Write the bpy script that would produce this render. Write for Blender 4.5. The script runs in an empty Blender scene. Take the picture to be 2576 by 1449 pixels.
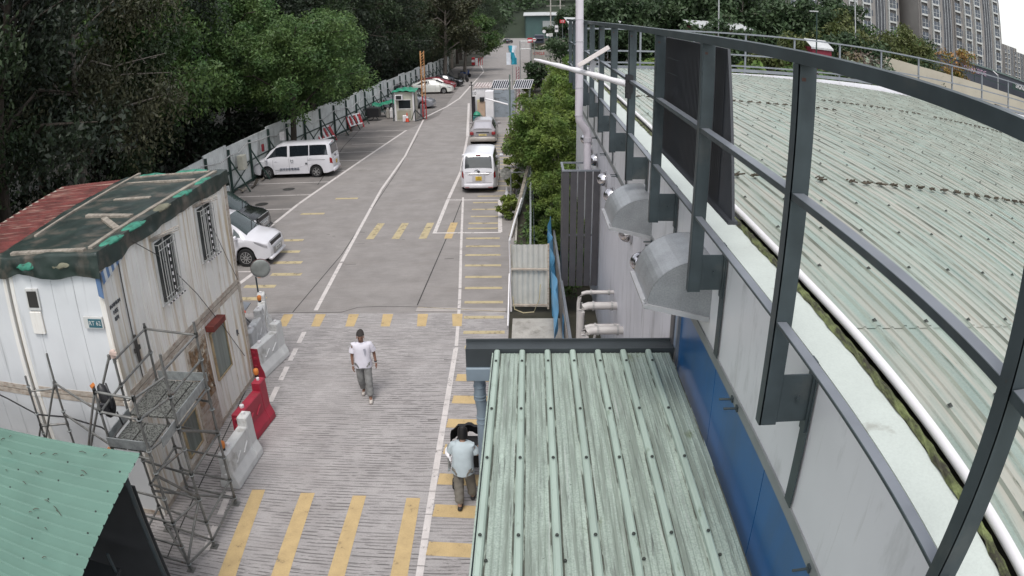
import bpy, bmesh, math, random
import numpy as np
from mathutils import Matrix, Vector, Euler
R=math.radians; pi=math.pi
random.seed(7); rng=np.random.default_rng(11)
sc=bpy.context.scene
# ---------------------------------------------------------------- camera (wide CCTV lens with barrel distortion)
CAM_H=8.1; PITCH=0.37715; ROLL=0.01586; YAW=0.02817
LF,LA,LB=1770.24,-0.39524,0.59508
cp,sp=math.cos(PITCH),math.sin(PITCH)
fw=Vector((0,cp,-sp)); rt=Vector((1,0,0)); dn=fw.cross(rt)
rt2=rt*math.cos(ROLL)+dn*math.sin(ROLL); dn2=-rt*math.sin(ROLL)+dn*math.cos(ROLL)
RZ=Matrix.Rotation(YAW,3,'Z'); rt2=RZ@rt2; dn2=RZ@dn2; fw=RZ@fw
cd=bpy.data.cameras.new('camera'); cam=bpy.data.objects.new('camera',cd); sc.collection.objects.link(cam)
cam.matrix_world=Matrix(((rt2.x,-dn2.x,-fw.x,0),(rt2.y,-dn2.y,-fw.y,0),(rt2.z,-dn2.z,-fw.z,CAM_H),(0,0,0,1)))
cd.clip_start=0.05; cd.clip_end=3000; cd.sensor_width=36; cd.sensor_height=20.25; cd.lens=24.7
cd.type='PANO'
cy=cd.cycles if hasattr(cd,'cycles') and hasattr(cd.cycles,'panorama_type') else cd
cy.panorama_type='FISHEYE_LENS_POLYNOMIAL'; cy.fisheye_fov=R(150)
fm=LF*36/2576
cy.fisheye_polynomial_k0=0; cy.fisheye_polynomial_k1=-1/fm; cy.fisheye_polynomial_k2=0
cy.fisheye_polynomial_k3=-LA/fm**3; cy.fisheye_polynomial_k4=-LB/fm**4
sc.camera=cam
# ---------------------------------------------------------------- world, sun, exposure
SUN_EL,SUN_AZ=R(64),R(-172)      # azimuth from +Y towards +X of where the sun stands
w=bpy.data.worlds.new('World'); sc.world=w; w.use_nodes=True
nt=w.node_tree; bg=nt.nodes['Background']; sky=nt.nodes.new('ShaderNodeTexSky'); sky.sky_type='NISHITA'
sky.sun_disc=False; sky.sun_elevation=SUN_EL; sky.sun_rotation=SUN_AZ; sky.dust_density=1.5; sky.air_density=1.0; sky.ozone_density=1
hs=nt.nodes.new('ShaderNodeHueSaturation'); hs.inputs['Saturation'].default_value=.22; hs.inputs['Value'].default_value=1.15
nt.links.new(sky.outputs[0],hs.inputs['Color']); nt.links.new(hs.outputs[0],bg.inputs[0]); bg.inputs[1].default_value=.15
sd=bpy.data.lights.new('sun','SUN'); sd.energy=1.3; sd.angle=R(22); sd.color=(1,.96,.92)
so=bpy.data.objects.new('sun',sd); sc.collection.objects.link(so)
sv=Vector((math.sin(SUN_AZ)*math.cos(SUN_EL),math.cos(SUN_AZ)*math.cos(SUN_EL),math.sin(SUN_EL)))
so.rotation_euler=sv.to_track_quat('Z','Y').to_euler()
sc.view_settings.view_transform='Standard'; sc.view_settings.look='None'; sc.view_settings.gamma=1; sc.view_settings.use_curve_mapping=False
sc.view_settings.exposure=0.6
sc.cycles.max_bounces=6; sc.cycles.diffuse_bounces=3; sc.cycles.glossy_bounces=3; sc.cycles.transparent_max_bounces=8
sc.cycles.sample_clamp_indirect=6; sc.cycles.use_denoising=True
# ---------------------------------------------------------------- helpers
MATS={}
def _nt(m):
    m.use_nodes=True; n=m.node_tree; return n,n.nodes['Principled BSDF']
def mat(name,col,rough=.6,metal=0,var=.12,scale=3,bump=0,bscale=30,dirt=None,dlo=.55,dhi=.75,dsc=(1,1,1),dscale=2,spec=.5,coat=0,stretch=(1,1,1),alpha=1,ddetail=6,fine=0,fscale=60,dirt2=None):
    """procedural paint: base colour + soft variation + optional dirt/wear colour with its own stretched noise"""
    if name in MATS: return MATS[name]
    m=bpy.data.materials.new(name); n,b=_nt(m); L=n.links
    tc=n.nodes.new('ShaderNodeTexCoord'); mp=n.nodes.new('ShaderNodeMapping'); mp.inputs['Scale'].default_value=stretch
    L.new(tc.outputs['Object'],mp.inputs[0])
    no=n.nodes.new('ShaderNodeTexNoise'); no.inputs['Scale'].default_value=scale; no.inputs['Detail'].default_value=7
    L.new(mp.outputs[0],no.inputs[0])
    mr=n.nodes.new('ShaderNodeMapRange'); mr.inputs['From Min'].default_value=.3; mr.inputs['From Max'].default_value=.7
    mr.inputs['To Min'].default_value=1-var; mr.inputs['To Max'].default_value=1+var; L.new(no.outputs[0],mr.inputs[0])
    mx=n.nodes.new('ShaderNodeMix'); mx.data_type='RGBA'; mx.blend_type='MULTIPLY'; mx.inputs['Factor'].default_value=1
    mx.inputs[6].default_value=(*col,1); L.new(mr.outputs[0],mx.inputs[7]); out=mx.outputs[2]
    if fine:
        f=n.nodes.new('ShaderNodeTexNoise'); f.inputs['Scale'].default_value=fscale; f.inputs['Detail'].default_value=3; L.new(tc.outputs['Object'],f.inputs[0])
        r2=n.nodes.new('ShaderNodeMapRange'); r2.inputs['From Min'].default_value=.35; r2.inputs['From Max'].default_value=.65
        r2.inputs['To Min'].default_value=1-fine; r2.inputs['To Max'].default_value=1+fine; L.new(f.outputs[0],r2.inputs[0])
        m3=n.nodes.new('ShaderNodeMix'); m3.data_type='RGBA'; m3.blend_type='MULTIPLY'; m3.inputs['Factor'].default_value=1
        L.new(out,m3.inputs[6]); L.new(r2.outputs[0],m3.inputs[7]); out=m3.outputs[2]
    if dirt is not None:
        mp2=n.nodes.new('ShaderNodeMapping'); mp2.inputs['Scale'].default_value=dsc; mp2.inputs['Location'].default_value=(3.1,7.7,1.3); L.new(tc.outputs['Object'],mp2.inputs[0])
        n2=n.nodes.new('ShaderNodeTexNoise'); n2.inputs['Scale'].default_value=dscale; n2.inputs['Detail'].default_value=ddetail; n2.inputs['Roughness'].default_value=.65; L.new(mp2.outputs[0],n2.inputs[0])
        r3=n.nodes.new('ShaderNodeMapRange'); r3.inputs['From Min'].default_value=dlo; r3.inputs['From Max'].default_value=dhi; L.new(n2.outputs[0],r3.inputs[0])
        m4=n.nodes.new('ShaderNodeMix'); m4.data_type='RGBA'; L.new(r3.outputs[0],m4.inputs['Factor']); L.new(out,m4.inputs[6]); m4.inputs[7].default_value=(*dirt,1); out=m4.outputs[2]
    for (c_,lo_,hi_,st_,sc_) in (dirt2 or ()):
        mp3=n.nodes.new('ShaderNodeMapping'); mp3.inputs['Scale'].default_value=st_; mp3.inputs['Location'].default_value=(sc_*1.7,2.2,5.1); L.new(tc.outputs['Object'],mp3.inputs[0])
        n3=n.nodes.new('ShaderNodeTexNoise'); n3.inputs['Scale'].default_value=sc_; n3.inputs['Detail'].default_value=9; n3.inputs['Roughness'].default_value=.7; L.new(mp3.outputs[0],n3.inputs[0])
        r5=n.nodes.new('ShaderNodeMapRange'); r5.inputs['From Min'].default_value=lo_; r5.inputs['From Max'].default_value=hi_; L.new(n3.outputs[0],r5.inputs[0])
        m5=n.nodes.new('ShaderNodeMix'); m5.data_type='RGBA'; L.new(r5.outputs[0],m5.inputs['Factor']); L.new(out,m5.inputs[6]); m5.inputs[7].default_value=(*c_,1); out=m5.outputs[2]
    L.new(out,b.inputs['Base Color']); b.inputs['Roughness'].default_value=rough; b.inputs['Metallic'].default_value=metal
    b.inputs['Specular IOR Level'].default_value=spec
    if coat: b.inputs['Coat Weight'].default_value=coat; b.inputs['Coat Roughness'].default_value=.08
    if alpha<1: b.inputs['Alpha'].default_value=alpha
    if bump:
        bn=n.nodes.new('ShaderNodeTexNoise'); bn.inputs['Scale'].default_value=bscale; bn.inputs['Detail'].default_value=5; L.new(tc.outputs['Object'],bn.inputs[0])
        bp=n.nodes.new('ShaderNodeBump'); bp.inputs['Strength'].default_value=bump; bp.inputs['Distance'].default_value=.02; L.new(bn.outputs[0],bp.inputs['Height']); L.new(bp.outputs[0],b.inputs['Normal'])
    MATS[name]=m; return m
def acc(o):
    v=Vector((0,0,0))
    while o is not None: v+=o.location; o=o.parent
    return v
SPLIT={'support_frame','side_wall','edge_rail','hazard_tape','post','frame','hinge_lug','filler_cap','chrome_grille_bar','pilaster','drain_stack','leg','horizontal_bars','pipe_joint','window_frame','top_frame','cone_body','end_rail','post_and_rail','shadow_gap','sill_trim'}
class MB:
    """collects shapes in world (or local) metres and links them as one mesh object"""
    def __init__(s): s.v=[]; s.f=[]; s.mi=[]; s.cur=0
    def add(s,vs,fs):
        k=len(s.v); s.v+=[tuple(p) for p in vs]; s.f+=[tuple(i+k for i in f) for f in fs]; s.mi+=[s.cur]*len(fs); return s
    def box(s,c,d,rot=None,taper=1):
        hx,hy,hz=d[0]/2,d[1]/2,d[2]/2; vs=[]
        for z,t in ((-hz,1),(hz,taper)):
            for x,y in ((-hx,-hy),(hx,-hy),(hx,hy),(-hx,hy)): vs.append(Vector((x*t,y*t,z)))
        if rot is not None:
            m=rot if isinstance(rot,Matrix) else Euler(rot).to_matrix(); vs=[m@p for p in vs]
        c=Vector(c); return s.add([p+c for p in vs],[(0,3,2,1),(4,5,6,7),(0,1,5,4),(1,2,6,5),(2,3,7,6),(3,0,4,7)])
    def b2(s,x0,x1,y0,y1,z0,z1): return s.box(((x0+x1)/2,(y0+y1)/2,(z0+z1)/2),(abs(x1-x0),abs(y1-y0),abs(z1-z0)))
    def bar(s,a,b,wd,h=None,up=(0,0,1)):
        a,b=Vector(a),Vector(b); d=b-a; L=d.length; d.normalize(); up=Vector(up)
        if abs(d.dot(up))>.98: up=Vector((1,0,0))
        x=d.cross(up).normalized(); z=x.cross(d); m=Matrix((x,d,z)).transposed()
        return s.box((a+b)/2,(wd,L,h or wd),m)
    def tube(s,pts,r,seg=8,caps=True):
        pts=[Vector(p) for p in pts]; rr=r if isinstance(r,(list,tuple)) else [r]*len(pts); vs=[]; fs=[]
        for i,p in enumerate(pts):
            d=(pts[min(i+1,len(pts)-1)]-pts[max(i-1,0)]).normalized(); u=Vector((0,0,1)) if abs(d.z)<.9 else Vector((1,0,0))
            x=d.cross(u).normalized(); y=d.cross(x)
            for k in range(seg):
                a=2*pi*k/seg; vs.append(p+(x*math.cos(a)+y*math.sin(a))*rr[i])
        for i in range(len(pts)-1):
            for k in range(seg): a=i*seg+k; b=i*seg+(k+1)%seg; fs.append((a,b,b+seg,a+seg))
        if caps: fs.append(tuple(range(seg-1,-1,-1))); fs.append(tuple(range((len(pts)-1)*seg,len(pts)*seg)))
        return s.add(vs,fs)
    def prism(s,poly,ax,a,b):
        """polygon in the plane across axis ax, extruded from a to b. poly 2D: for x:(y,z) y:(x,z) z:(x,y)"""
        n=len(poly); f={'x':lambda u,v,t:(t,u,v),'y':lambda u,v,t:(u,t,v),'z':lambda u,v,t:(u,v,t)}[ax]
        vs=[f(u,v,a) for u,v in poly]+[f(u,v,b) for u,v in poly]
        fs=[tuple(range(n-1,-1,-1)),tuple(range(n,2*n))]+[(i,(i+1)%n,n+(i+1)%n,n+i) for i in range(n)]
        return s.add(vs,fs)
    def grid(s,fn,nu,nv,close=False):
        vs=[fn(i/nu,j/nv) for i in range(nu+1) for j in range(nv+1)]
        return s.add(vs,[(i*(nv+1)+j,(i+1)*(nv+1)+j,(i+1)*(nv+1)+j+1,i*(nv+1)+j+1) for i in range(nu) for j in range(nv)])
    def lathe(s,prof,c=(0,0,0),seg=16,ax='z'):
        vs=[];n=len(prof); c=Vector(c)
        for r,h in prof:
            for k in range(seg):
                a=2*pi*k/seg; x,y=r*math.cos(a),r*math.sin(a)
                vs.append(c+Vector({'z':(x,y,h),'x':(h,x,y),'y':(x,h,y)}[ax]))
        fs=[(i*seg+k,i*seg+(k+1)%seg,(i+1)*seg+(k+1)%seg,(i+1)*seg+k) for i in range(n-1) for k in range(seg)]
        fs+= [tuple(range(seg-1,-1,-1)),tuple(range((n-1)*seg,n*seg))]
        return s.add(vs,fs)
    def pieces(s):
        p=list(range(len(s.v)))
        def f(a):
            while p[a]!=a: p[a]=p[p[a]]; a=p[a]
            return a
        for fc in s.f:
            for k in fc[1:]: p[f(k)]=f(fc[0])
        bb={}
        for i,v in enumerate(s.v):
            b=bb.setdefault(f(i),[list(v),list(v)])
            for k in range(3): b[0][k]=min(b[0][k],v[k]); b[1][k]=max(b[1][k],v[k])
        R_=list(bb); q={r:r for r in R_}
        def g(a):
            while q[a]!=a: a=q[a]
            return a
        for i,a in enumerate(R_):
            for c in R_[:i]:
                if all(bb[a][0][k]-.01<=bb[c][1][k] and bb[c][0][k]-.01<=bb[a][1][k] for k in range(3)): q[g(a)]=g(c)
        out={}
        for fi,fc in enumerate(s.f):
            m=out.setdefault(g(f(fc[0])),MB()); d=m.__dict__.setdefault('mp',{}); nf=[]
            for k in fc:
                if k not in d: d[k]=len(m.v); m.v.append(s.v[k])
                nf.append(d[k])
            m.f.append(tuple(nf)); m.mi.append(s.mi[fi])
        return list(out.values())
    def build(s,name,m,parent=None,smooth=False,bevel=0,kind=None,label=None,cat=None,group=None,fixn=True):
        if name in SPLIT and parent is not None and not hasattr(s,'mp'):
            ps=s.pieces()
            if len(ps)>1:
                return [x.build(name,m,parent,smooth,bevel,kind,label,None,None,fixn) for x in ps][0]
        me=bpy.data.meshes.new(name); off=acc(parent) if parent else Vector((0,0,0))
        me.from_pydata([(p[0]-off.x,p[1]-off.y,p[2]-off.z) for p in s.v],[],s.f)
        for x in (m if isinstance(m,(list,tuple)) else [m]): me.materials.append(x)
        if isinstance(m,(list,tuple)): me.polygons.foreach_set('material_index',s.mi)
        if fixn:
            bm=bmesh.new(); bm.from_mesh(me); bmesh.ops.recalc_face_normals(bm,faces=bm.faces)
            if bevel: bmesh.ops.bevel(bm,geom=[e for e in bm.edges if len(e.link_faces)==2 and e.calc_face_angle(0)>.6],offset=bevel,segments=1,affect='EDGES')
            bm.to_mesh(me); bm.free()
        if smooth:
            me.polygons.foreach_set('use_smooth',[True]*len(me.polygons))
            try: me.set_sharp_from_angle(angle=R(smooth if smooth>1 else 40))
            except Exception: pass
        o=bpy.data.objects.new(name,me); sc.collection.objects.link(o)
        if parent: o.parent=parent
        if kind: o['kind']=kind
        if label: o['label']=label
        if cat: o['category']=cat
        if group: o['group']=group
        return o
def thing(name,label,cat,loc=(0,0,0),rz=0,group=None):
    o=bpy.data.objects.new(name,None); sc.collection.objects.link(o); o.location=loc; o.rotation_euler=(0,0,rz); o.empty_display_size=.1
    o['label']=label; o['category']=cat
    if group: o['group']=group
    return o
def copy_tree(o,parent=None):
    kids=list(o.children); c=o.copy(); sc.collection.objects.link(c); c.parent=parent
    for k in kids: copy_tree(k,c)
    return c
def dup(o,loc,rz=0,label=None,scale=None):
    c=copy_tree(o); c.location=loc; c.rotation_euler=(0,0,rz)
    if label: c['label']=label
    if scale: c.scale=scale if isinstance(scale,(tuple,list)) else (scale,)*3
    return c
def text(name,body,size,m,parent,loc,rot,th=.004,sx=1,label=None,track=1):
    cu=bpy.data.curves.new('t','FONT'); cu.body=body; cu.size=size; cu.align_x='CENTER'; cu.align_y='CENTER'; cu.extrude=th; cu.space_character=track; cu.resolution_u=2
    t=bpy.data.objects.new('t',cu); sc.collection.objects.link(t); bpy.context.view_layer.update()
    me=bpy.data.meshes.new_from_object(t.evaluated_get(bpy.context.evaluated_depsgraph_get())); bpy.data.objects.remove(t); bpy.data.curves.remove(cu)
    mm=(rot if isinstance(rot,Matrix) else Euler(rot).to_matrix())@Matrix.Diagonal((sx,1,1)); off=acc(parent) if parent else Vector((0,0,0))
    me.transform(Matrix.Translation(Vector(loc)-off)@mm.to_4x4()); me.materials.clear(); me.materials.append(m)
    o=bpy.data.objects.new(name,me); sc.collection.objects.link(o); o.parent=parent
    if label: o['label']=label
    return o
# ---------------------------------------------------------------- shared materials
steel=mat('dark_grey_steel',(.052,.068,.074),.45,.3,.2,4,dirt=(.10,.105,.10),dlo=.56,dhi=.8,dirt2=[((.15,.165,.17),.66,.7,(1,1,.25),7),((.09,.05,.032),.69,.73,(1,1,.6),6)])
steel_l=mat('weathered_grey_steel',(.22,.235,.26),.4,.3,.12,3)
galv=mat('galvanised_steel',(.33,.35,.35),.42,.55,.25,9,fine=.12,fscale=120)
scafm=mat('scaffold_tube_steel',(.19,.19,.18),.5,.5,.3,6,dirt=(.12,.07,.04),dlo=.58,dhi=.75,dscale=5)
black=mat('black_plastic',(.015,.015,.017),.45)
rubber=mat('tyre_rubber',(.012,.012,.013),.8)
white=mat('white_plastic',(.72,.70,.71),.4,var=.05,dirt=(.45,.42,.38),dlo=.62,dhi=.85)
glassd=mat('dark_car_glass',(.012,.016,.02),.05,spec=.8,var=.05)
chrome=mat('chrome',(.75,.75,.75),.12,1,.05)
rubbish=mat('rust_brown',(.075,.04,.032),.85,var=.4,scale=8)
wood=mat('weathered_wood',(.27,.24,.2),.85,var=.3,scale=3,stretch=(6,1,6),dirt=(.12,.1,.08),dlo=.5,dhi=.7)
concm=mat('concrete',(.36,.34,.31),.85,var=.2,scale=2.5,fine=.1,dirt=(.14,.13,.11),dlo=.55,dhi=.75)
# ================================================================ SETTING: ground, road, markings
def groundmat(name,col,grooves=0,blot=(.2,.19,.17),lo=.5,hi=.75,blsc=.6):
    m=bpy.data.materials.new(name); n,b=_nt(m); L=n.links; N=n.nodes.new
    tc=N('ShaderNodeTexCoord')
    def noise(sc_,det,stretch=(1,1,1),rough=.6,loc=(0,0,0)):
        mp=N('ShaderNodeMapping'); mp.inputs['Scale'].default_value=stretch; mp.inputs['Location'].default_value=loc; L.new(tc.outputs['Object'],mp.inputs[0])
        t=N('ShaderNodeTexNoise'); t.inputs['Scale'].default_value=sc_; t.inputs['Detail'].default_value=det; t.inputs['Roughness'].default_value=rough; L.new(mp.outputs[0],t.inputs[0]); return t.outputs[0]
    def mr(x,a,b_,c,d):
        r=N('ShaderNodeMapRange'); 
        for k,v in zip(('From Min','From Max','To Min','To Max'),(a,b_,c,d)): r.inputs[k].default_value=v
        L.new(x,r.inputs[0]); return r.outputs[0]
    def mix(f,a,b_,bl='MIX'):
        x=N('ShaderNodeMix'); x.data_type='RGBA'; x.blend_type=bl
        for s_,v in ((0,f),(6,a),(7,b_)):
            if hasattr(v,'is_linked'): L.new(v,x.inputs[s_])
            elif isinstance(v,(int,float)): x.inputs[s_].default_value=v
            else: x.inputs[s_].default_value=(*v,1)
        return x.outputs[2]
    c=mix(1,(col),mr(noise(1.1,8),.3,.7,.86,1.14),'MULTIPLY')
    c=mix(1,c,mr(noise(45,3),.3,.7,.84,1.16),'MULTIPLY')
    c=mix(mr(noise(blsc,6,(1,2.2,1),loc=(5,2,0)),lo,hi,0,.55),c,blot)
    c=mix(mr(noise(3.2,5,(.5,2.5,1),loc=(1,9,0)),.56,.72,0,.3),c,blot)
    h=noise(60,4)
    if grooves:
        sx=N('ShaderNodeSeparateXYZ'); L.new(tc.outputs['Object'],sx.inputs[0])
        def mth(op,a,b_=None):
            q=N('ShaderNodeMath'); q.operation=op
            for k_,v in enumerate((a,b_)):
                if v is None: continue
                if hasattr(v,'is_linked'): L.new(v,q.inputs[k_])
                else: q.inputs[k_].default_value=v
            return q.outputs[0]
        ph=mth('ADD',mth('MULTIPLY',sx.outputs[1],74.),mth('MULTIPLY',noise(1,2,(.45,1.6,1),.5),9.))
        ln=mr(mth('SINE',ph),.35,.75,0,1)
        mask=mr(noise(1,5,(2.2,9,1),.7,(4,4,0)),.45,.51,.08,1); big=mr(noise(.5,4,loc=(8,1,0)),.36,.6,.45,1)
        fin=mr(noise(1,3,(3.5,38,1),.6,(2,7,0)),.46,.40,0,.6)
        gg=mth('MULTIPLY',mth('MAXIMUM',mth('MULTIPLY',ln,mask),mth('MULTIPLY',fin,mask)),big)
        gg=mth('MULTIPLY',gg,grooves); c=mix(gg,c,(.075,.07,.068)); h=gg
    L.new(c,b.inputs['Base Color']); b.inputs['Roughness'].default_value=.8; b.inputs['Specular IOR Level'].default_value=.35
    bp=N('ShaderNodeBump'); bp.inputs['Strength'].default_value=.35; bp.inputs['Distance'].default_value=.01; bp.invert=bool(grooves); L.new(h,bp.inputs['Height']); L.new(bp.outputs[0],b.inputs['Normal'])
    return m
def paint(name,col,lo,hi,sc_=9,str_=(1,1,1)):
    m=mat(name,col,.65,var=.1,scale=4,fine=.08); n=m.node_tree; b=n.nodes['Principled BSDF']
    tc=n.nodes.new('ShaderNodeTexCoord'); mp=n.nodes.new('ShaderNodeMapping'); mp.inputs['Scale'].default_value=str_; n.links.new(tc.outputs['Object'],mp.inputs[0])
    t=n.nodes.new('ShaderNodeTexNoise'); t.inputs['Scale'].default_value=sc_; t.inputs['Detail'].default_value=6; t.inputs['Roughness'].default_value=.7; n.links.new(mp.outputs[0],t.inputs[0])
    r=n.nodes.new('ShaderNodeMapRange'); r.inputs['From Min'].default_value=lo; r.inputs['From Max'].default_value=hi; n.links.new(t.outputs[0],r.inputs[0]); n.links.new(r.outputs[0],b.inputs['Alpha'])
    return m
road_m=groundmat('road_asphalt',(.262,.243,.232),grooves=.25,blot=(.20,.18,.165))
ramp_m=groundmat('grooved_concrete',(.345,.325,.318),grooves=.8,blot=(.27,.245,.235))
lot_m=groundmat('parking_asphalt',(.205,.187,.175),grooves=.3,blot=(.115,.11,.105),lo=.42,hi=.62,blsc=.45)
soil_m=groundmat('bare_soil',(.05,.045,.032),blot=(.025,.027,.018),lo=.4,hi=.6)
def sheet(name,poly,z,m,sub=None):
    b=MB(); b.add([(x,y,z) for x,y in poly],[tuple(range(len(poly)))]); return b.build(name,m,kind='structure',fixn=False)
sheet('ground',[(-2500,-60),(2500,-60),(2500,2600),(-2500,2600)],-.03,soil_m)
sheet('concrete_ramp',[(-14,-6),(-.52,-6),(-.6,18.52),(-14,18.52)],0,ramp_m)
sheet('road',[(-11.2,18.52),(-.6,18.52),(-.6,31),(-.75,60),(1,120),(1.5,275),(-9,275),(-9,120),(-7.6,60),(-9.12,52.3),(-10.07,40),(-10.9,28)],0,road_m)
sheet('parking_lot',[(-16,18.52),(-11.2,18.52),(-10.9,28),(-10.07,40),(-9.12,52.3),(-7.6,60),(-9,120),(-12,120),(-12.5,84),(-13.8,52.7),(-15.4,34),(-16,26)],0,lot_m)
# white lines
wl=MB(); yl=MB(); jl=MB(); fl=MB()
def line(B,pts,wd,z=.004):
    for a,b in zip(pts,pts[1:]):
        a,b=Vector((*a,0)),Vector((*b,0)); d=(b-a).normalized(); n=Vector((-d.y,d.x,0))*wd/2; e=d*wd*.25
        B.add([(*(a-n-e).xy,z),(*(a+n-e).xy,z),(*(b+n+e).xy,z),(*(b-n+e).xy,z)],[(0,3,2,1)])
def dash(B,a,b,n,wd,fill=.75,z=.004):
    a,b=Vector((*a,0)),Vector((*b,0))
    for i in range(n):
        p=a.lerp(b,i/n); q=a.lerp(b,(i+fill)/n); line(B,[p.xy,q.xy],wd,z)
line(wl,[(-6.32,18.76),(-6.6,22.96),(-7.3,33.66),(-7.53,42.2),(-8.7,59.1)],.125)
line(wl,[(-8.66,59.2),(-7.6,66),(-7.04,72.5),(-6.7,107.5),(-8.2,122.7)],.18,.0045)
dash(wl,(-5.53,8.4),(-6.25,17.6),9,.13,.62)
line(wl,[(-1.93,16.4),(-2.08,18.81),(-2.2,20.4),(-2.52,24.3),(-3.11,31.9)],.09)
dash(wl,(-1.72,6.5),(-1.93,16.3),15,.12,.93)
line(wl,[(-4.3,49),(-3.72,37.7),(-3.77,31.7),(-3.74,26.3)],.15)
line(wl,[(-5.75,68.2),(-4.3,49)],.2); line(wl,[(-3.72,26.32),(-1.17,26.32)],.13,.0048)
line(wl,[(-3.8,31.45),(-1.4,31.4)],.12,.0048); line(wl,[(-1.17,26.4),(-1.38,31.3)],.16,.0052)
line(wl,[(-10.85,25.2),(-10.82,28.02),(-10.73,31.18),(-10.07,39.95),(-9.12,52.3)],.15)
ROW=[(52.3,-14.0,-9.2),(49.5,-12.9,-9.4),(46.8,-11.9,-9.6),(43.9,-12.6,-9.85),(41.2,-12.4,-10.05),(38.3,-14.2,-10.2),(35.6,-14.9,-10.4),(32.9,-15.1,-10.6),(30.3,-15.3,-10.8),(22.1,-15,-9.3)]
for y,x0,x1 in ROW: line(wl,[(x0,y),(x1,y)],.085,.0048)
line(wl,[(-15.25,33),(-15.2,37.4),(-13.97,50.9),(-13.6,53)],.12,.0052)
line(wl,[(-9.9,18.9),(-9.45,22.05)],.16,.0052)
# yellow hatching beside the right hand line
HL=[(-2.52,30.92),(-2.49,29.77),(-2.45,28.63),(-2.46,27.62),(-2.43,26.9),(-2.40,25.59),(-2.32,24.62),(-2.26,23.63),(-2.18,22.54),(-2.08,21.43),(-2.0,20.45),(-1.92,19.3),(-1.84,18.2),(-1.77,17.2),(-1.66,16.3)]
for i,(x,y) in enumerate(HL):
    xr=-1.5+.034*max(0,31-y)*1.6; xr=min(xr,-.62); B=fl
    line(B,[(x,y),(xr,y)],.19,.0044)
for x,y in [(-1.68,14.69),(-1.67,13.68),(-1.69,12.7),(-1.65,11.75),(-1.65,10.77),(-1.63,9.85),(-1.62,8.86),(-1.6,7.8)]:
    line(yl,[(x,y),(-.55,y-.05)],.34,.0044)
for k in range(18):
    y=32.1+1.02*k; line(fl,[(-2.4,y),(-.78,y)],.17,.0044)
line(fl,[(-3.3,18.95),(-.75,18.6)],.02)
def quadm(B,q,z=.0044): B.add([(x,y,z) for x,y in q],[(0,1,2,3)])
for q in ([(-5.23,10.22),(-4.97,10.25),(-4.76,7.7),(-5.08,7.7)],[(-4.25,10.22),(-3.98,10.24),(-3.86,7.8),(-4.16,7.8)],[(-3.25,10.21),(-3.0,10.22),(-2.94,7.8),(-3.22,7.8)],[(-2.25,10.19),(-2.0,10.19),(-1.93,7.8),(-2.21,7.8)]): quadm(yl,q)
for x in (-7.06,-6.08,-5.1,-4.1,-3.09,-2.1): quadm(yl,[(x-.15,18.45),(x+.15,18.45),(x+.2,17.6),(x-.05,17.6)],.0041)
for x in (-6.15,-5.15,-4.1,-3.13): quadm(fl if x<-4 else yl,[(x-.12,27.75),(x+.17,27.75),(x+.14,25.6),(x-.16,25.6)],.0041)
for x,y in ((-8.75,20.7),(-8.2,21.8),(-8.7,19.65),(-8.55,23.0),(-9.0,24.2),(-9.3,25.6),(-9.5,29.4),(-8.6,32)): line(fl,[(x-.5,y),(x+.45,y)],.26,.0041)
wm=paint('white_road_paint',(.56,.52,.50),.30,.42,5); ym=paint('yellow_road_paint',(.48,.35,.175),.27,.38,4); fm_=paint('faded_yellow_road_paint',(.43,.355,.21),.28,.46,4)
wl.build('white_road_markings',wm,kind='structure',fixn=False); yl.build('yellow_road_markings',ym,kind='structure',fixn=False); fl.build('faded_road_markings',fm_,kind='structure',fixn=False)
sheet('repair_strip',[(-3.33,18.64),(-.72,18.5),(-.72,18.86),(-3.33,18.95)],.002,groundmat('pale_repair_concrete',(.36,.33,.31),blot=(.22,.2,.18)))
# joints, cracks, manhole, tar
line(jl,[(-8.2,18.53),(-5.5,18.6),(-5.1,18.95),(-4.4,19.02),(-3.3,18.97),(-.62,18.56)],.025,.003)
line(jl,[(-3.35,19.1),(-3.15,27.8),(-3.12,31.9)],.035,.003); line(jl,[(-3.33,18.62),(-.7,18.62)],.02,.003)
line(jl,[(-6.98,18.6),(-6.8,23.8),(-7.25,38),(-7.9,50)],.03,.003); line(jl,[(-7.1,17.5),(-6.5,12),(-6.2,8)],.025,.003)
line(jl,[(-10.9,35),(-12.3,46),(-13.2,58)],.05,.003); line(jl,[(-8.2,66.3),(-4.6,66.2)],.12,.003); line(jl,[(-7.3,86.6),(-3.5,86.6)],.18,.003); line(jl,[(-8,100.6),(-3.6,101)],.14,.003)
line(jl,[(-5.1,70),(-4.8,86)],.05,.003)
for i in range(26):
    x,y=random.uniform(-10,-2),random.uniform(11,50); a=random.uniform(-.3,.3); l=random.uniform(.08,.45)
    line(jl,[(x,y),(x+l,y+a*l)],.02+.03*random.random(),.0032)
jm=mat('dark_tar_joint',(.04,.037,.035),.9,var=.4,scale=6); jl.build('road_joints',jm,kind='structure',fixn=False)
b=MB(); 
for cx,cy in ((-12.6,31.3),(-12.2,34.2)): b.add([(cx+.32*math.cos(k*pi/10),cy+.32*math.sin(k*pi/10),.004) for k in range(20)],[tuple(range(20))])
b.build('manhole_covers',mat('cast_iron',(.05,.048,.045),.6,.4),kind='structure',fixn=False)
# concrete kerb and slab on the right, gravel pit
b=MB(); b.b2(-.5,.95,16.6,17.85,-.1,.12); b.b2(-.56,-.46,6,16.55,-.1,.06); b.b2(-.58,-.5,20,33,-.1,.1); b.build('kerb',concm,kind='structure',bevel=.01)
sheet('gravel_path',[(-.46,5),(.62,5),(.62,16.58),(-.46,16.58)],.01,groundmat('gravel',(.14,.13,.12),blot=(.03,.03,.03),lo=.42,hi=.5,blsc=7))
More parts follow.
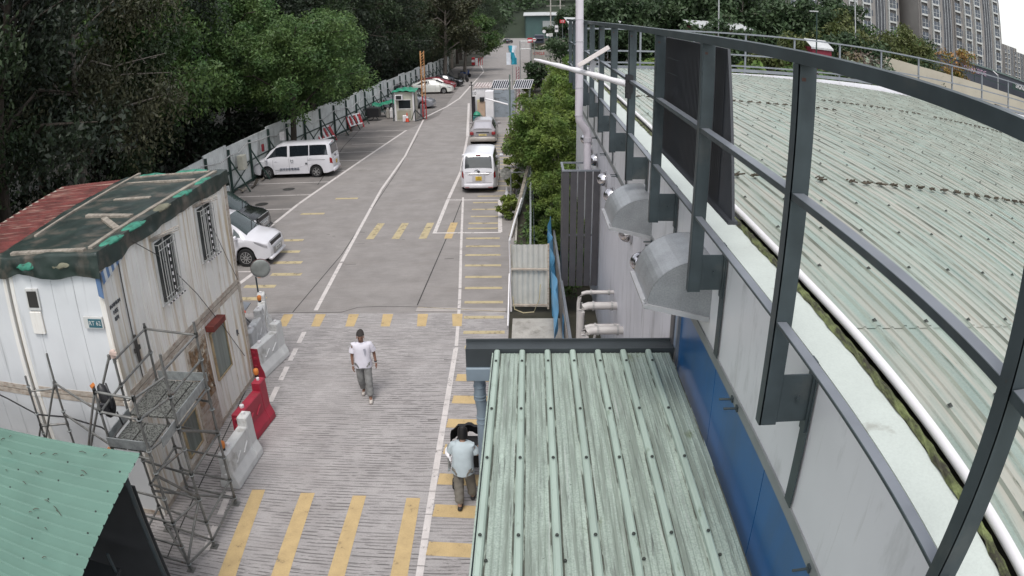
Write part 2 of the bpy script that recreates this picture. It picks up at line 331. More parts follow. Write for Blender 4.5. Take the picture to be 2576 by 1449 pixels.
# ================================================================ RIGHT HAND BUILDING
corr_m=lambda nm,col,d1,lo,hi,sc_,rough=.5,var=.14: mat(nm,col,rough,.0,var,.9,dirt=d1,dlo=lo,dhi=hi,dsc=(7,.35,1),dscale=sc_,fine=.1,fscale=70,stretch=(3,.4,1),dirt2=[((.17,.19,.16),.62,.72,(11,.22,1),1.4),((.12,.14,.11),.62,.68,(9,.5,1),3.5),((.14,.15,.12),.66,.72,(.8,.5,1),1.3),((.42,.41,.36),.56,.75,(4,.3,1),.9)])
roof_m=corr_m('pale_green_roof_sheet',(.25,.315,.275),(.35,.345,.295),.38,.6,1.3,.42,.2)
screwm=mat('rubber_washer_screw',(.03,.035,.03),.7)
B=thing('industrial_building','long grey clad building with pale green ribbed metal roof','building',(12,14,0))
def rz(x): return 6.12-.026*(x-2.2)
b=MB(); P=.235; x=2.22; ys=[-3,4.2,8.9,14.5,21,28]
while x<25.5:
    pr=[(0,0),(.075,0),(.085,.012),(.1,.012),(.11,0),(.185,0),(.2,.021),(.222,.021),(P,0)]
    for y0,y1 in zip(ys,ys[1:]):
        vs=[]
        lift=.006*(ys.index(y0)%2)
        for y in (y0,y1+.03):
            for u,h in pr: vs.append((x+u,y,rz(x+u)+h+lift))
        n=len(pr); b.add(vs,[(i,i+1,n+i+1,n+i) for i in range(n-1)])
        for i_ in (5,7): b.mi[len(b.mi)-(n-1)+i_]=2  # both rib flanks take a darker tone than the pans
    x+=P
b.cur=1; x=2.22; k=0
while x<25.3:
    if k%2==0:
        for j,y in enumerate(np.arange(-1.5,27.5,1.15)):
            c=(x+.21,y+random.uniform(-.04,.04),rz(x)+.024); r=.017
            b.add([(c[0]-r,c[1]-r,c[2]),(c[0]+r,c[1]-r,c[2]),(c[0]+r,c[1]+r,c[2]),(c[0]-r,c[1]+r,c[2]),(c[0],c[1],c[2]+.02)],[(0,1,4),(1,2,4),(2,3,4),(3,0,4)])
    x+=P; k+=1
b.build('ribbed_roof',[roof_m,screwm,mat('rib_edge_dark',(.22,.24,.20),.7,var=.4,scale=3,stretch=(1,.3,1),dirt=(.33,.38,.33),dlo=.5,dhi=.58,dsc=(9,.5,1),dscale=2)],B,fixn=False)
# fascia / parapet
fasm=mat('cream_grey_fascia_panel',(.72,.715,.73),.35,var=.05,scale=1,dirt=(.38,.38,.37),dlo=.55,dhi=.8,dsc=(1,1,.4),dirt2=[((.45,.44,.42),.6,.8,(1,5,.35),1.5),((.3,.29,.27),.74,.77,(1,1,.5),9)])
topm=mat('parapet_top_sheet',(.48,.52,.48),.45,var=.06,scale=2,dirt=(.30,.30,.26),dlo=.62,dhi=.72,fine=.04)
b=MB(); b.b2(1.80,1.84,-3,28.2,4.9,6.07); b.build('fascia_panel',fasm,B)
b=MB(); b.b2(1.795,2.08,-3,28.2,6.07,6.09); b.build('parapet_top',topm,B)
b=MB(); b.b2(1.785,1.80,-3,28.2,4.885,4.98); b.b2(1.79,1.86,-3,28.2,4.865,4.885); b.build('fascia_trim',mat('grey_trim',(.26,.27,.27),.5,.2),B)
gm=mat('mossy_gutter',(.115,.135,.05),.85,var=.5,scale=11,dirt=(.035,.032,.02),dlo=.45,dhi=.6,dscale=14,dsc=(1,.3,1),bump=.6)
b=MB()
N=150
def gfn(u,v):
    y=-3+u*31.2; x=2.07+.07*v+ (.006*math.sin(y*7)+.006*math.sin(y*23+1)+.006*math.sin(y*61))*(1-v); return (x,y,6.097+.022*math.sin(v*pi)+.008*math.sin(y*31+v*7))
b.grid(gfn,N*2,4); b.build('mossy_gutter',gm,B,fixn=False)
b=MB(); b.tube([(2.185,y,6.135+.004*math.sin(y*2)) for y in np.arange(-3,28.3,1.0)],.033,10); b.build('rain_pipe',white,B,smooth=60)
# twigs / debris line across the roof, moss clumps
b=MB()
for yy,xs in ((8.75,(2.6,11)),(17.5,(2.4,8)),(19.8,(8,16))):
    x=xs[0]
    while x<xs[1]:
        if random.random()<.93:
            for _ in range(8):
                a=random.uniform(-.9,.9); l=random.uniform(.03,.1); p=Vector((x+random.uniform(-.05,.05)+(.0 if x<8 else 0),yy+random.uniform(-.035,.035),rz(x)+.05+random.random()*.02))
                b.tube([p,p+Vector((l*math.cos(a),l*math.sin(a),random.uniform(-.01,.02)))],.011,4)
        x+=.235
b.build('dead_twigs',mat('dead_twig',(.06,.05,.035),.9,var=.3),B,kind='stuff')
# walls
wallm=mat('grey_wall_cladding',(.72,.71,.75),.5,var=.05,scale=1.5,dirt=(.34,.33,.33),dlo=.55,dhi=.8,dsc=(1,2,.3))
b=MB(); 
for y in np.arange(8.45,28.1,.78): b.b2(1.86,1.9,y+.006,min(y+.774,28.2),-.2,4.9)
b.cur=1; b.b2(1.875,1.92,8.45,28.2,-.2,4.9); b.cur=0; b.b2(1.9,25.5,28.1,28.2,-.2,6.0)
b.b2(25.45,25.55,-3,28.1,-.2,5.5)
b.build('cladding_wall',[wallm,mat('panel_gap',(.28,.28,.31),.7)],B)
bluem=mat('blue_glazed_panel',(.015,.115,.31),.3,.0,.15,.8,spec=.5,dirt=(.03,.10,.22),dlo=.5,dhi=.8,dsc=(1,1,.25),dscale=2)
b=MB()
for y0,y1 in ((-3,.9),(.915,3.0),(3.015,4.55),(4.565,6.28),(6.295,8.0)): b.b2(1.875,1.9,y0,y1,-.2,4.89)
b.cur=1; b.b2(1.892,1.91,-3,8,-.2,4.88)
b.build('blue_panel_wall',[bluem,black],B)
b=MB(); b.b2(1.84,1.9,8.0,8.06,-.2,4.88); b.cur=1; b.b2(1.85,1.9,8.06,8.22,-.2,4.88); b.cur=2; b.b2(1.83,1.9,8.22,8.4,-.2,4.88); b.build('corner_flashing',[steel_l,mat('pale_blue_flashing',(.30,.36,.46),.4),mat('brown_grey_post',(.10,.095,.10),.5)],B)
for y in (.8,3.0,5.2,7.5,9.7,12.0,14.2,16.5,18.8): 
    for dy in (0,.16): b=MB(); b.tube([(1.80,y+dy,4.91),(1.66,y+dy,4.91)],.011,6); b.box((1.78,y+dy,4.91),(.02,.05,.05)); b.build('stud_bolt',steel,B)

# sloping-underside exhaust hoods on the fascia
hoodm=mat('speckled_galvanised_sheet',(.30,.31,.32),.38,.4,.12,5,fine=.1,fscale=60); rimm=mat('bright_galvanised_rim',(.46,.46,.47),.4,.4)
for (y0,y1,x0,zb,r) in ((6.45,7.4,1.8,5.2,.64),(10.0,11.05,1.8,4.93,.6)):
    h=MB(); n=14; arc=[(x0-r*math.sin(t*pi/2/n)*1.0, zb+r*.95*math.cos(t*pi/2/n)+.16*(t/n)) for t in range(n+1)]
    poly=[(x0,zb)]+arc
    for yy,s_ in ((y0,0),(y0+.012,1)): pass
    h.prism(poly,'y',y0,y0+.01); h.prism(poly,'y',y1-.01,y1)
    for (xa,za),(xb,zb_) in zip(arc,arc[1:]): h.add([(xa,y0,za),(xb,y0,zb_),(xb,y1,zb_),(xa,y1,za)],[(0,1,2,3)])
    ho=h.build('exhaust_hood',hoodm,B,fixn=True)
    rm=MB(); xo,zo=arc[-1]
    rm.bar((x0-.01,y0-.012,zb-.005),(xo-.03,y0-.012,zo-.01),.022,.05); rm.bar((xo-.02,y0-.03,zo-.01),(xo-.02,y1,zo-.01),.05,.03); rm.bar((xo,y0,zo),(xo-.04,y0-.02,zo+.07),.02)
    rm.build('rim_flange',rimm,ho)
# round shiny vent cowls on the wall
domem=mat('polished_cowl',(.62,.60,.62),.16,.95,.2,3)
for y in (9.45,10.84,12.40,15.24,16.84,19.2,20.9,22.6):
    v=MB(); prof=[(.17*math.sin(t*pi/2/7),-.2*math.cos(t*pi/2/7)) for t in range(0,8)]+[(.17,.05)]
    v.lathe([(max(r,.004),h) for r,h in prof],(1.82,y,4.25),14,'x'); vo=v.build('vent_cowl',domem,B,smooth=60)
    k=MB(); k.lathe([(.2,0),(.2,.02)],(1.835,y,4.25),16,'x'); k.build('wall_flange',rimm,vo)
# wall pipes
for y,z,r in ((12.9,2.06,.085),(14.0,2.13,.085),(13.45,1.9,.05),(14.6,2.2,.045),(12.2,1.9,.045)):
    p=MB(); p.tube([(1.9,y,z),(1.25,y,z),(1.16,y,z-.03),(1.1,y,z-.12),(1.08,y,z-.25),(1.08,y,-.1)],r,10); po=p.build('service_pipe',mat('cream_pipe',(.50,.47,.45),.5,var=.1),B,smooth=60)
    for xx in (1.35,1.75): p=MB(); p.lathe([(r+.02,-.02),(r+.02,.02)],(xx,y,z),12,'x'); p.build('pipe_collar',mat('pipe_collar_grey',(.35,.34,.33),.5),po)
p=MB()
for i in range(7): p.tube([(.95+.04*i,12+.5*i,0),(.95+.04*i,12+.5*i,1.6-.1*(i%3)),(1.2,12.1+.5*i,1.75)],.022,6); p.lathe([(.05,-.05),(.05,.05)],(.95+.04*i,12+.5*i,.9+.1*(i%4)),10)
p.b2(.9,1.5,11.9,12.5,0,.35); p.bar((.8,12,1.5),(1.4,16,0.3),.06); p.bar((.85,11.6,.9),(1.5,14.5,1.4),.05)
p.build('valve_manifold',mat('grey_pipework',(.25,.24,.23),.5,.3,.3),B,smooth=60)
# ---------------------------------------------------------------- steel railing bolted along the parapet
RL=thing('roof_railing','dark grey steel railing of tall channel posts bolted along parapet','railing',(1.5,12,5.6))
PY=[1.495+2.27*i for i in range(12)]
post=None
for i,y in enumerate(PY):
    q=MB(); q.b2(1.452,1.565,y-.004,y+.008,5.66,7.893); q.b2(1.45,1.462,y-.004,y+.075,5.66,7.893); q.b2(1.553,1.565,y+.008,y+.07,5.66,7.9)
    q.cur=1; q.b2(1.475,1.5,y-.0055,y-.004,7.80,7.82)
    po=q.build('post',[steel,rubbish],RL)
    k=MB(); k.b2(1.566,1.76,y-.004,y+.008,5.68,6.02); k.b2(1.76,1.775,y-.03,y+.06,5.6,6.12); k.b2(1.775,1.785,y-.05,y+.07,4.99,6.05)
    for z in (5.78,5.94): k.tube([(1.77,y+.02,z),(1.70,y+.02,z)],.012,6)
    k.tube([(1.68,y-.004,5.86),(1.68,y-.03,5.86)],.014,6)
    k.build('bracket',steel,po)
q=MB(); q.b2(1.45,1.545,-1,28.3,7.895,7.965); q.build('top_rail',steel,RL)
for i,(y0,y1) in enumerate(zip([-.71]+PY,PY)):
    for z,x0,x1 in ((7.17,1.465,1.535),(6.385,1.465,1.525)):
        q=MB(); q.b2(x0,x1,y0+.08,y1-.01,z-.006,z); q.cur=1; q.b2(x0-.006,x0,y0+.08,y1-.01,z-.036 if z>7 else z-.014,z+.001); q.b2(x0+.01,x0+.04,y1-.05,y1-.0,z-.03,z-.006)
        q.build('mid_rail' if z>7 else 'lower_rail',[steel_l,steel],RL)
# dark ribbed screen panel fixed behind the railing
q=MB(); yv=np.arange(5.98,8.7,.06)
for y in yv: q.add([(1.638,y,6.52),(1.638,y+.03,6.52),(1.645,y+.04,6.52),(1.645,y+.055,6.52),(1.638,y,7.86),(1.638,y+.03,7.86),(1.645,y+.04,7.86),(1.645,y+.055,7.86)],[(0,1,5,4),(1,2,6,5),(2,3,7,6)])
q.prism([(5.5,6.5),(5.94,7.86),(8.75,7.86),(8.75,6.5)],'x',1.646,1.67); q.b2(1.61,1.69,5.48,8.77,6.47,6.5)
for z in (7.62,7.45): q.cur=1; q.b2(1.632,1.635,7.9,8.5,z,z+.005)
q.build('screen_panel',[mat('charcoal_ribbed_panel',(.045,.048,.055),.55),steel],RL)
# far end railing of the roof
FR=thing('roof_end_railing','grey tube railing across far end of the ribbed roof','railing',(12,28.3,6))
for i in range(12):
    x=2.2+2.13*i; q=MB(); q.b2(x-.035,x+.035,28.28,28.35,5.6,7.62); q.build('post',steel_l,FR)
for z in (7.6,6.75,6.3,6.12):
    q=MB(); q.bar((1.5,28.25,z),(25.8,28.25,z-.03),.05,.06 if z!=6.12 else .12); q.build('rail',steel_l,FR)
# ---------------------------------------------------------------- low ribbed canopy in front
CN=thing('lean_to_canopy','mossy green ribbed metal canopy beside the blue wall','canopy',(.7,6,0))
can_m=mat('mossy_green_sheet',(.31,.37,.32),.45,0,.14,1.5,stretch=(5,.5,1),dirt=(.20,.235,.20),dlo=.44,dhi=.6,dsc=(9,.5,1),dscale=1.6,fine=.16,fscale=55,ddetail=12,dirt2=[((.12,.135,.12),.58,.68,(16,.8,1),1.7),((.40,.43,.40),.6,.7,(20,.6,1),1.3),((.12,.15,.08),.63,.7,(2,.8,1),1.1),((.04,.045,.04),.66,.7,(1,1,1),14)])
b=MB(); X0,X1=-.43,1.82; n=7; pitch=(X1-X0)/n
for i in range(n):
    x=X0+i*pitch
    pr=[(-.04,.0),(-.034,.042),(-.018,.055),(.018,.055),(.034,.042),(.04,.0),(.055,0),(.09,0),(.1,.007),(.112,0),(.15,0),(.16,.007),(.172,0),(.21,0),(.22,.007),(.232,0),(pitch-.055,0),(pitch-.04,0)]
    vs=[(x+u,y,4.0+h+ (8.05-y)*-.004) for y in (1.5,4.6,8.07) for u,h in pr]; m_=len(pr)
    b.add(vs,[(k*m_+j,k*m_+j+1,(k+1)*m_+j+1,(k+1)*m_+j) for k in range(2) for j in range(m_-1)])
    for k in range(2):
        for j in range(m_-1): b.mi[len(b.mi)-2*(m_-1)+k*(m_-1)+j]=2 if j<5 else (3 if j in (5,m_-2) else 0)  # strips at the rib feet take a darker tone
b.b2(X0-.065,X0-.05,1.5,8.07,3.9,4.01)
b.cur=1
for i in range(n):
    for y in (7.75,6.63,5.72,4.6,3.6,4.35):
        x=X0+i*pitch; 
        if y==4.35 and i%2: continue
        b.lathe([(.017,0),(.014,.012),(.006,.017)],(x+(0 if y!=4.35 else .06),y,4.06 if y!=4.35 else 4.0),8)
b.build('ribbed_sheet',[can_m,screwm,mat('clean_green_rib',(.33,.405,.35),.4,var=.1,scale=3,stretch=(1,.4,1),dirt=(.2,.25,.19),dlo=.6,dhi=.7,dsc=(3,1,1),dscale=3),mat('rib_foot_dark',(.07,.075,.06),.8,var=.4,scale=5,dirt=(.3,.35,.3),dlo=.52,dhi=.58,dsc=(9,.7,1),dscale=3)],CN,fixn=False)
b=MB(); b.b2(-.84,1.84,8.10,8.13,3.79,4.05); b.b2(-.84,1.84,8.13,8.32,3.99,4.045); b.b2(-.85,1.84,8.32,8.345,3.9,4.08); b.build('ridge_board',mat('charcoal_flashing',(.04,.048,.052),.5,.1,dirt=(.2,.2,.2),dlo=.68,dhi=.75),CN)
b=MB(); b.b2(-.84,-.50,8.06,8.31,3.60,3.785); b.build('hopper_head',mat('blue_grey_steel',(.20,.25,.29),.45,.1),CN,bevel=.006)
b=MB(); b.tube([(-.68,8.2,3.6),(-.68,8.2,3.34),(-.685,8.2,3.3),(-.665,8.2,3.16),(-.655,8.2,3.1),(-.655,8.2,0)],.079,16); b.build('downpipe',MATS['blue_grey_steel'],CN,smooth=50)
for z,x in ((3.46,-.68),(3.32,-.682),(3.27,-.68),(2.98,-.655),(2.9,-.655),(1.2,-.655)):
    b=MB(); b.lathe([(.086,-.012),(.089,0),(.086,.012)],(x,8.2,z),16); b.build('pipe_collar',MATS['blue_grey_steel'],CN,smooth=50)
b=MB(); 
for y in (2.2,7.9): b.b2(-.4,-.33,y-.04,y+.04,0,3.95)
b.b2(-.33,1.8,7.86,7.94,3.86,3.96); b.build('support_frame',steel,CN)
# ---------------------------------------------------------------- slatted pipe cage, vertical pipe, arm with floodlight
CG=thing('slatted_duct_cage','tall charcoal slatted metal cage fixed around ducts on grey wall','cage',(1.35,18.4,1))
sl=mat('charcoal_slat',(.075,.072,.078),.5,.2)
for i in range(5):
    x=.86+.2*i; b=MB(); b.b2(x,x+.172,18.1,18.14,.98,4.17); b.build('slat',sl,CG)
for i in range(5):
    b=MB(); y=18.2+i*.19; b.b2(.86,.88,y,y+.16,.98,4.17); b.build('slat',sl,CG)
b=MB(); b.b2(.84,1.84,18.085,18.15,4.17,4.21); b.b2(.84,.9,18.15,19.1,4.17,4.21); b.b2(.84,1.84,19.1,19.16,4.17,4.21); b.b2(.9,1.8,18.145,18.16,2.4,2.46); b.b2(1.3,1.34,18.2,19.1,4.12,4.16); b.b2(1.6,1.64,18.2,19.1,4.12,4.16); b.build('top_frame',steel_l,CG)
VP=thing('vertical_drain_pipe','tall white plastic pipe rising from cage past the railing','pipe',(1.24,18.3,4))
b=MB(); b.tube([(1.26,18.2,12.5),(1.26,18.2,5.6),(1.28,18.22,5.45),(1.46,18.35,5.2),(1.5,18.38,5.05),(1.52,18.4,3.9)],.1,14); b.build('pipe',mat('white_pvc',(.62,.58,.62),.35,var=.04),VP,smooth=60)
b=MB(); 
for z in (8.0,7.45,6.3,5.6): b.lathe([(.106,-.012),(.106,.012)],(1.26,18.2,z),14)
b.lathe([(.112,-.05),(.112,.05)],(1.51,18.38,4.95),14); b.build('pipe_joint',mat('pvc_joint',(.45,.43,.46),.4),VP)
AR=thing('floodlight_arm','white wrapped boom clamped to railing post carrying slim floodlight','lamp arm',(1.46,10.7,7.1))
b=MB(); pts=[Vector((1.46,10.62,7.1)).lerp(Vector((.1,13.4,7.30)),t/14) for t in range(15)]
b.tube(pts,[.042+.006*math.sin(k*2.1)+(.004 if k<6 else 0)-.02*(k>9)*((k-9)/5) for k in range(15)],10); b.build('boom',white,AR,smooth=60)
b=MB(); b.b2(1.42,1.52,10.55,10.7,6.98,7.24); b.tube([(1.46,10.6,7.25),(1.46,10.6,6.9)],.05,8); b.build('clamp',black,AR)
b=MB(); b.bar((.80,11.7,7.30),(1.27,11.6,7.60),.16,.07); b.build('light_bar',mat('floodlight_body',(.66,.60,.58),.35),AR,bevel=.006)
b=MB(); b.box((1.02,11.75,7.28),(.09,.07,.2),(0,.3,0)); b.tube([(.98,11.66,7.25),(1.0,11.6,7.12),(1.06,11.6,7.06),(1.12,11.65,7.12),(1.12,11.7,7.4)],.009,6); b.build('driver_box',mat('grey_box',(.38,.38,.4),.5),AR)
# ================================================================ LEFT: stacked site cabins
cabm=mat('white_cabin_steel',(.78,.76,.715),.5,var=.06,scale=1.5,dirt=(.50,.39,.25),dlo=.5,dhi=.68,dsc=(5,5,.22),dscale=1.3,ddetail=8,dirt2=[((.30,.16,.07),.62,.72,(9,9,.3),1.6),((.16,.08,.04),.68,.74,(1,1,1),7)])
cabf=mat('shaded_white_cabin_steel',(.64,.655,.665),.5,var=.05,scale=1.5,dirt=(.36,.37,.37),dlo=.58,dhi=.8,dsc=(5,5,.3),dscale=1.1)  # shade on the cabin fronts put into a dimmer, bluer white
rusty=mat('rusty_frame',(.47,.42,.36),.7,var=.2,scale=6,dirt=(.20,.11,.06),dlo=.46,dhi=.8,dscale=5,dsc=(1,1,3),ddetail=12)
rustroof=mat('rust_red_roof_sheet',(.125,.028,.024),.75,var=.4,scale=3,dirt=(.36,.25,.20),dlo=.54,dhi=.7,dsc=(.5,9,22),dscale=1.6,fine=.2,dirt2=[((.055,.015,.012),.55,.65,(.6,7,1),1.8),((.52,.46,.41),.66,.72,(.8,9,20),1.2)])
seam=mat('dark_seam',(.07,.065,.06),.8)
wdark=mat('dim_window_glass',(.05,.055,.055),.12,var=.3,scale=4)
def cabin(name,label,x0,x1,y0,y1,z0,z1,side=True,frontm=None,roofm=None,front=True):
    T=thing(name,label,'site cabin',((x0+x1)/2,(y0+y1)/2,z0))
    b=MB()
    # side wall with shallow ribs (facing the road), front wall panels
    ys_=[]; y=y0+.12
    while y<y1-.12: ys_+=[(y,0),(y+.2,0),(y+.205,-.012),(y+.26,-.012),(y+.265,0)]; y+=.30
    ys_=[p for p in ys_ if p[0]<y1-.1]+[(y1-.1,0)]
    vs=[(x1-.02+d,y,z) for z in (z0+.1,z1-.1) for y,d in ys_]; n=len(ys_); b.add(vs,[(i,i+1,n+i+1,n+i) for i in range(n-1)])
    b.b2(x0+.02,x0+.05,y0+.1,y1-.1,z0+.1,z1-.1); b.b2(x0+.1,x1-.1,y1-.05,y1-.02,z0+.1,z1-.1)
    b.build('side_wall',cabm,T,fixn=False)
    b=MB(); xs=[x0+.1]+[x0+.1+(x1-x0-.2)*k/4 for k in (1,2,3)]+[x1-.1]
    for a,c in zip(xs,xs[1:]): b.b2(a+.004,c-.004,y0+.012,y0+.035,z0+.1,z1-.1)
    b.cur=1; b.b2(x0+.1,x1-.1,y0+.02,y0+.04,z0+.1,z1-.1); b.build('front_wall',[frontm or cabf,seam],T)
    for px in (x0+.06,x1-.06):
        for py in (y0+.06,y1-.06):
            b=MB(); b.b2(px-.06,px+.06,py-.06,py+.06,z0,z1); b.b2(px-.07,px+.07,py-.07,py+.07,z1-.1,z1); b.build('corner_post',rusty if py>y0+.2 else cabm,T,bevel=.008)
    b=MB(); 
    for zz in (z0+.05,z1-.05):
        b.b2(x1-.1,x1-.004,y0+.12,y1-.12,zz-.05,zz+.05); b.b2(x0+.12,x1-.12,y0+.004,y0+.1,zz-.05,zz+.05); b.b2(x0+.004,x0+.1,y0+.12,y1-.12,zz-.05,zz+.05); b.b2(x0+.12,x1-.12,y1-.1,y1-.004,zz-.05,zz+.05)
    b.build('edge_rail',rusty,T)
    b=MB(); yv=[]; y=y0+.05
    while y<y1-.05: yv+=[(y,0),(y+.08,0),(y+.115,.05),(y+.185,.05),(y+.22,0)]; y+=.30
    yv=[p for p in yv if p[0]<y1-.02]; n=len(yv)
    b.add([(x,y,z1-.03+d) for x in (x0+.04,(x0+x1)/2,x1-.04) for y,d in yv],[(k*n+i,k*n+i+1,(k+1)*n+i+1,(k+1)*n+i) for k in range(2) for i in range(n-1)])
    b.build('roof',roofm or cabm,T,fixn=False)
    return T
CZ=2.47; TOP=5.06
c_ur=cabin('site_cabin','white upper site cabin with barred windows under dark green tarpaulin',-9.13,-6.7,9.13,14.66,CZ+.02,TOP)
c_lr=cabin('site_cabin','rust streaked lower site cabin at road edge behind the scaffold tower',-9.13,-6.7,9.13,14.66,0,CZ)
c_ul=cabin('site_cabin','upper site cabin with rusty red corrugated roof beside the trees',-11.68,-9.2,9.1,14.75,CZ+.02,TOP,roofm=rustroof)
c_ll=cabin('site_cabin','lower site cabin under the rusty red roofed one',-11.68,-9.2,9.1,14.75,0,CZ)
def stripes(B,a,b_,r,n,alt):
    a,b_=Vector(a),Vector(b_)
    for k in range(n): B.cur=alt[k%2]; B.tube([a.lerp(b_,k/n),a.lerp(b_,(k+1)/n)],r*(1+.25*math.sin(k*2.3)),6)
wf=mat('white_window_frame',(.55,.55,.53),.5,var=.1,dirt=(.2,.12,.07),dlo=.6,dhi=.7)
for (y0,y1,z0,z1) in ((11.05,11.8,3.42,4.6),(12.97,13.68,3.56,4.68)):
    b=MB(); b.b2(-6.715,-6.675,y0-.03,y0+.01,z0-.03,z1+.03); b.b2(-6.715,-6.675,y1-.01,y1+.03,z0-.03,z1+.03); b.b2(-6.715,-6.675,y0+.01,y1-.01,z1,z1+.03); b.b2(-6.715,-6.675,y0+.01,y1-.01,z0-.03,z0); b.b2(-6.715,-6.68,(y0+y1)/2-.015,(y0+y1)/2+.015,z0,z1)
    W_=b.build('window',wf,c_ur)
    b=MB(); b.b2(-6.712,-6.70,y0,y1,z0,z1); b.build('pane',wdark,W_)
    b=MB()
    for k in range(8):
        y=y0+.04+(y1-y0-.08)*k/7; b.bar((-6.60,y,z0+.03),(-6.60,y,z1-.04),.012)
    for z in (z0+.03,z0+.14,z1-.15,z1-.04): b.bar((-6.60,y0+.02,z),(-6.60,y1-.02,z),.014)
    for y in (y0+.03,y1-.03): b.bar((-6.7,y,z0+.03),(-6.6,y,z0+.03),.014); b.bar((-6.7,y,z1-.04),(-6.6,y,z1-.04),.014)
    b.build('window_bars',mat('pale_bar',(.5,.5,.48),.5,.2),W_)
    b=MB(); stripes(b,(-6.58,(y0+y1)/2,z0+.05),(-6.58,(y0+y1)/2,z1-.05),.013,16,(0,1)); stripes(b,(-6.585,y0,z0),(-6.585,y1,z0-.01),.013,12,(0,1))
    b.build('hazard_tape',[white,black],W_)
    b=MB()
    for k in range(5): b.bar((-6.72,y0-.05,z1+.06+.012*k),(-6.5,y1-.2*(k%2),z1+.03+.02*k),.03,.006)
    b.build('rain_hood',rusty,W_)
for (y0,y1,z0,z1,T_) in ((12.72,13.45,.98,2.05,c_lr),(10.72,11.35,.3,1.05,c_lr)):
    b=MB(); b.b2(-6.715,-6.67,y0-.03,y0+.01,z0-.03,z1+.03); b.b2(-6.715,-6.67,y1-.01,y1+.03,z0-.03,z1+.03); b.b2(-6.715,-6.67,y0+.01,y1-.01,z1,z1+.03); b.b2(-6.715,-6.67,y0+.01,y1-.01,z0-.03,z0)
    W_=b.build('window',mat('rusted_window_frame',(.42,.33,.2),.7,dirt=(.16,.08,.04),dlo=.5,dhi=.8,dscale=9,ddetail=10),T_)
    b=MB(); b.b2(-6.712,-6.695,y0,y1,z0,z1); b.build('pane',mat('dusty_green_pane',(.16,.19,.17),.3,var=.3,scale=2,stretch=(1,6,.4)),W_)
b=MB(); b.b2(-6.73,-6.68,11.55,12.45,.12,2.3); D_=b.build('door',rusty,c_lr)
b=MB(); b.b2(-6.68,-6.655,11.6,12.4,.9,2.2)
for k in range(14): b.bar((-6.65,11.6+.8*random.random(),1+1.1*random.random()),(-6.63,11.6+.8*random.random(),1+1.1*random.random()),.05,.01)
b.build('louvre',mat('peeling_brown_sheet',(.22,.14,.08),.9,var=.5,scale=7,dirt=(.4,.36,.3),dlo=.5,dhi=.6,dscale=5),D_)
b=MB(); b.b2(-6.70,-6.5,12.55,13.2,2.18,2.3); b.build('rain_hood',mat('rust_red_shelf',(.18,.04,.03),.8,var=.4),c_lr)
b=MB(); b.b2(-8.66,-8.3,9.10,9.15,4.13,4.52); V_=b.build('vent_frame',wf,c_ur)
b=MB(); b.b2(-8.62,-8.34,9.095,9.12,4.18,4.48); 
b.build('louvre',mat('dark_louvre',(.035,.033,.03),.5),V_)
b=MB(); b.b2(-8.66,-8.33,9.09,9.14,3.68,4.1); b.build('access_panel',cabm,c_ur,bevel=.01)
tealm=mat('teal_sign_plate',(.035,.12,.15),.5); b=MB(); b.b2(-7.25,-6.82,9.09,9.125,3.83,4.03); sg=b.build('sign',wf,c_ur)
b=MB(); b.b2(-7.14,-6.84,9.083,9.1,3.85,4.0); b.build('sign_plate',tealm,sg)
text('sign_lettering','RT 62',.11,wf,sg,(-6.99,9.079,3.925),(pi/2,0,0),.002)
MX=Matrix(((0,0,1),(1,0,0),(0,1,0)))   # text reading along +Y, facing +X
inkm=mat('faded_black_ink',(.10,.105,.11),.7)
for t,z,s_ in (('MAXIMUM',4.12,.09),('HSS',4.0,.1),('871',3.88,.1)): text('wall_lettering',t,s_,inkm,c_ur,(-6.712,9.42,z),MX,.01)
text('wall_lettering','R',.2,inkm,c_lr,(-6.712,14.1,1.45),MX,.01)
b=MB(); b.b2(-6.713,-6.70,9.78,9.80,CZ+.12,4.9); b.b2(-6.70,-6.67,9.70,9.9,3.1,3.18); b.b2(-6.70,-6.66,9.76,9.82,2.9,3.4)
b.build('door_seam',seam,c_ur)
# cables looping over the wall
CB=MB(); CB.tube([(-6.66,10.3,4.9),(-6.65,11.2,4.3),(-6.66,12.4,3.1),(-6.66,13.3,2.0),(-6.68,14.2,.8)],.008,5); o=CB.build('steel_wire',seam,None,label='thin black wire slanting down the white cabin wall',cat='wire')
CB=MB(); CB.tube([(-6.66,13.1,5.0),(-6.66,13.9,3.6),(-6.67,14.5,2.6)],.007,5); CB.build('steel_wire',seam,None,label='thin wire near far corner of the white cabin',cat='wire')
CB=MB(); CB.tube([(-11,8.95,2.5),(-10,8.9,2.35),(-9.1,8.9,2.1),(-8.2,8.9,2.15),(-7.4,8.95,2.0),(-6.9,9,1.6)],.016,6); CB.build('hose',black,None,label='black hose sagging across the cabin fronts above green shed',cat='hose')
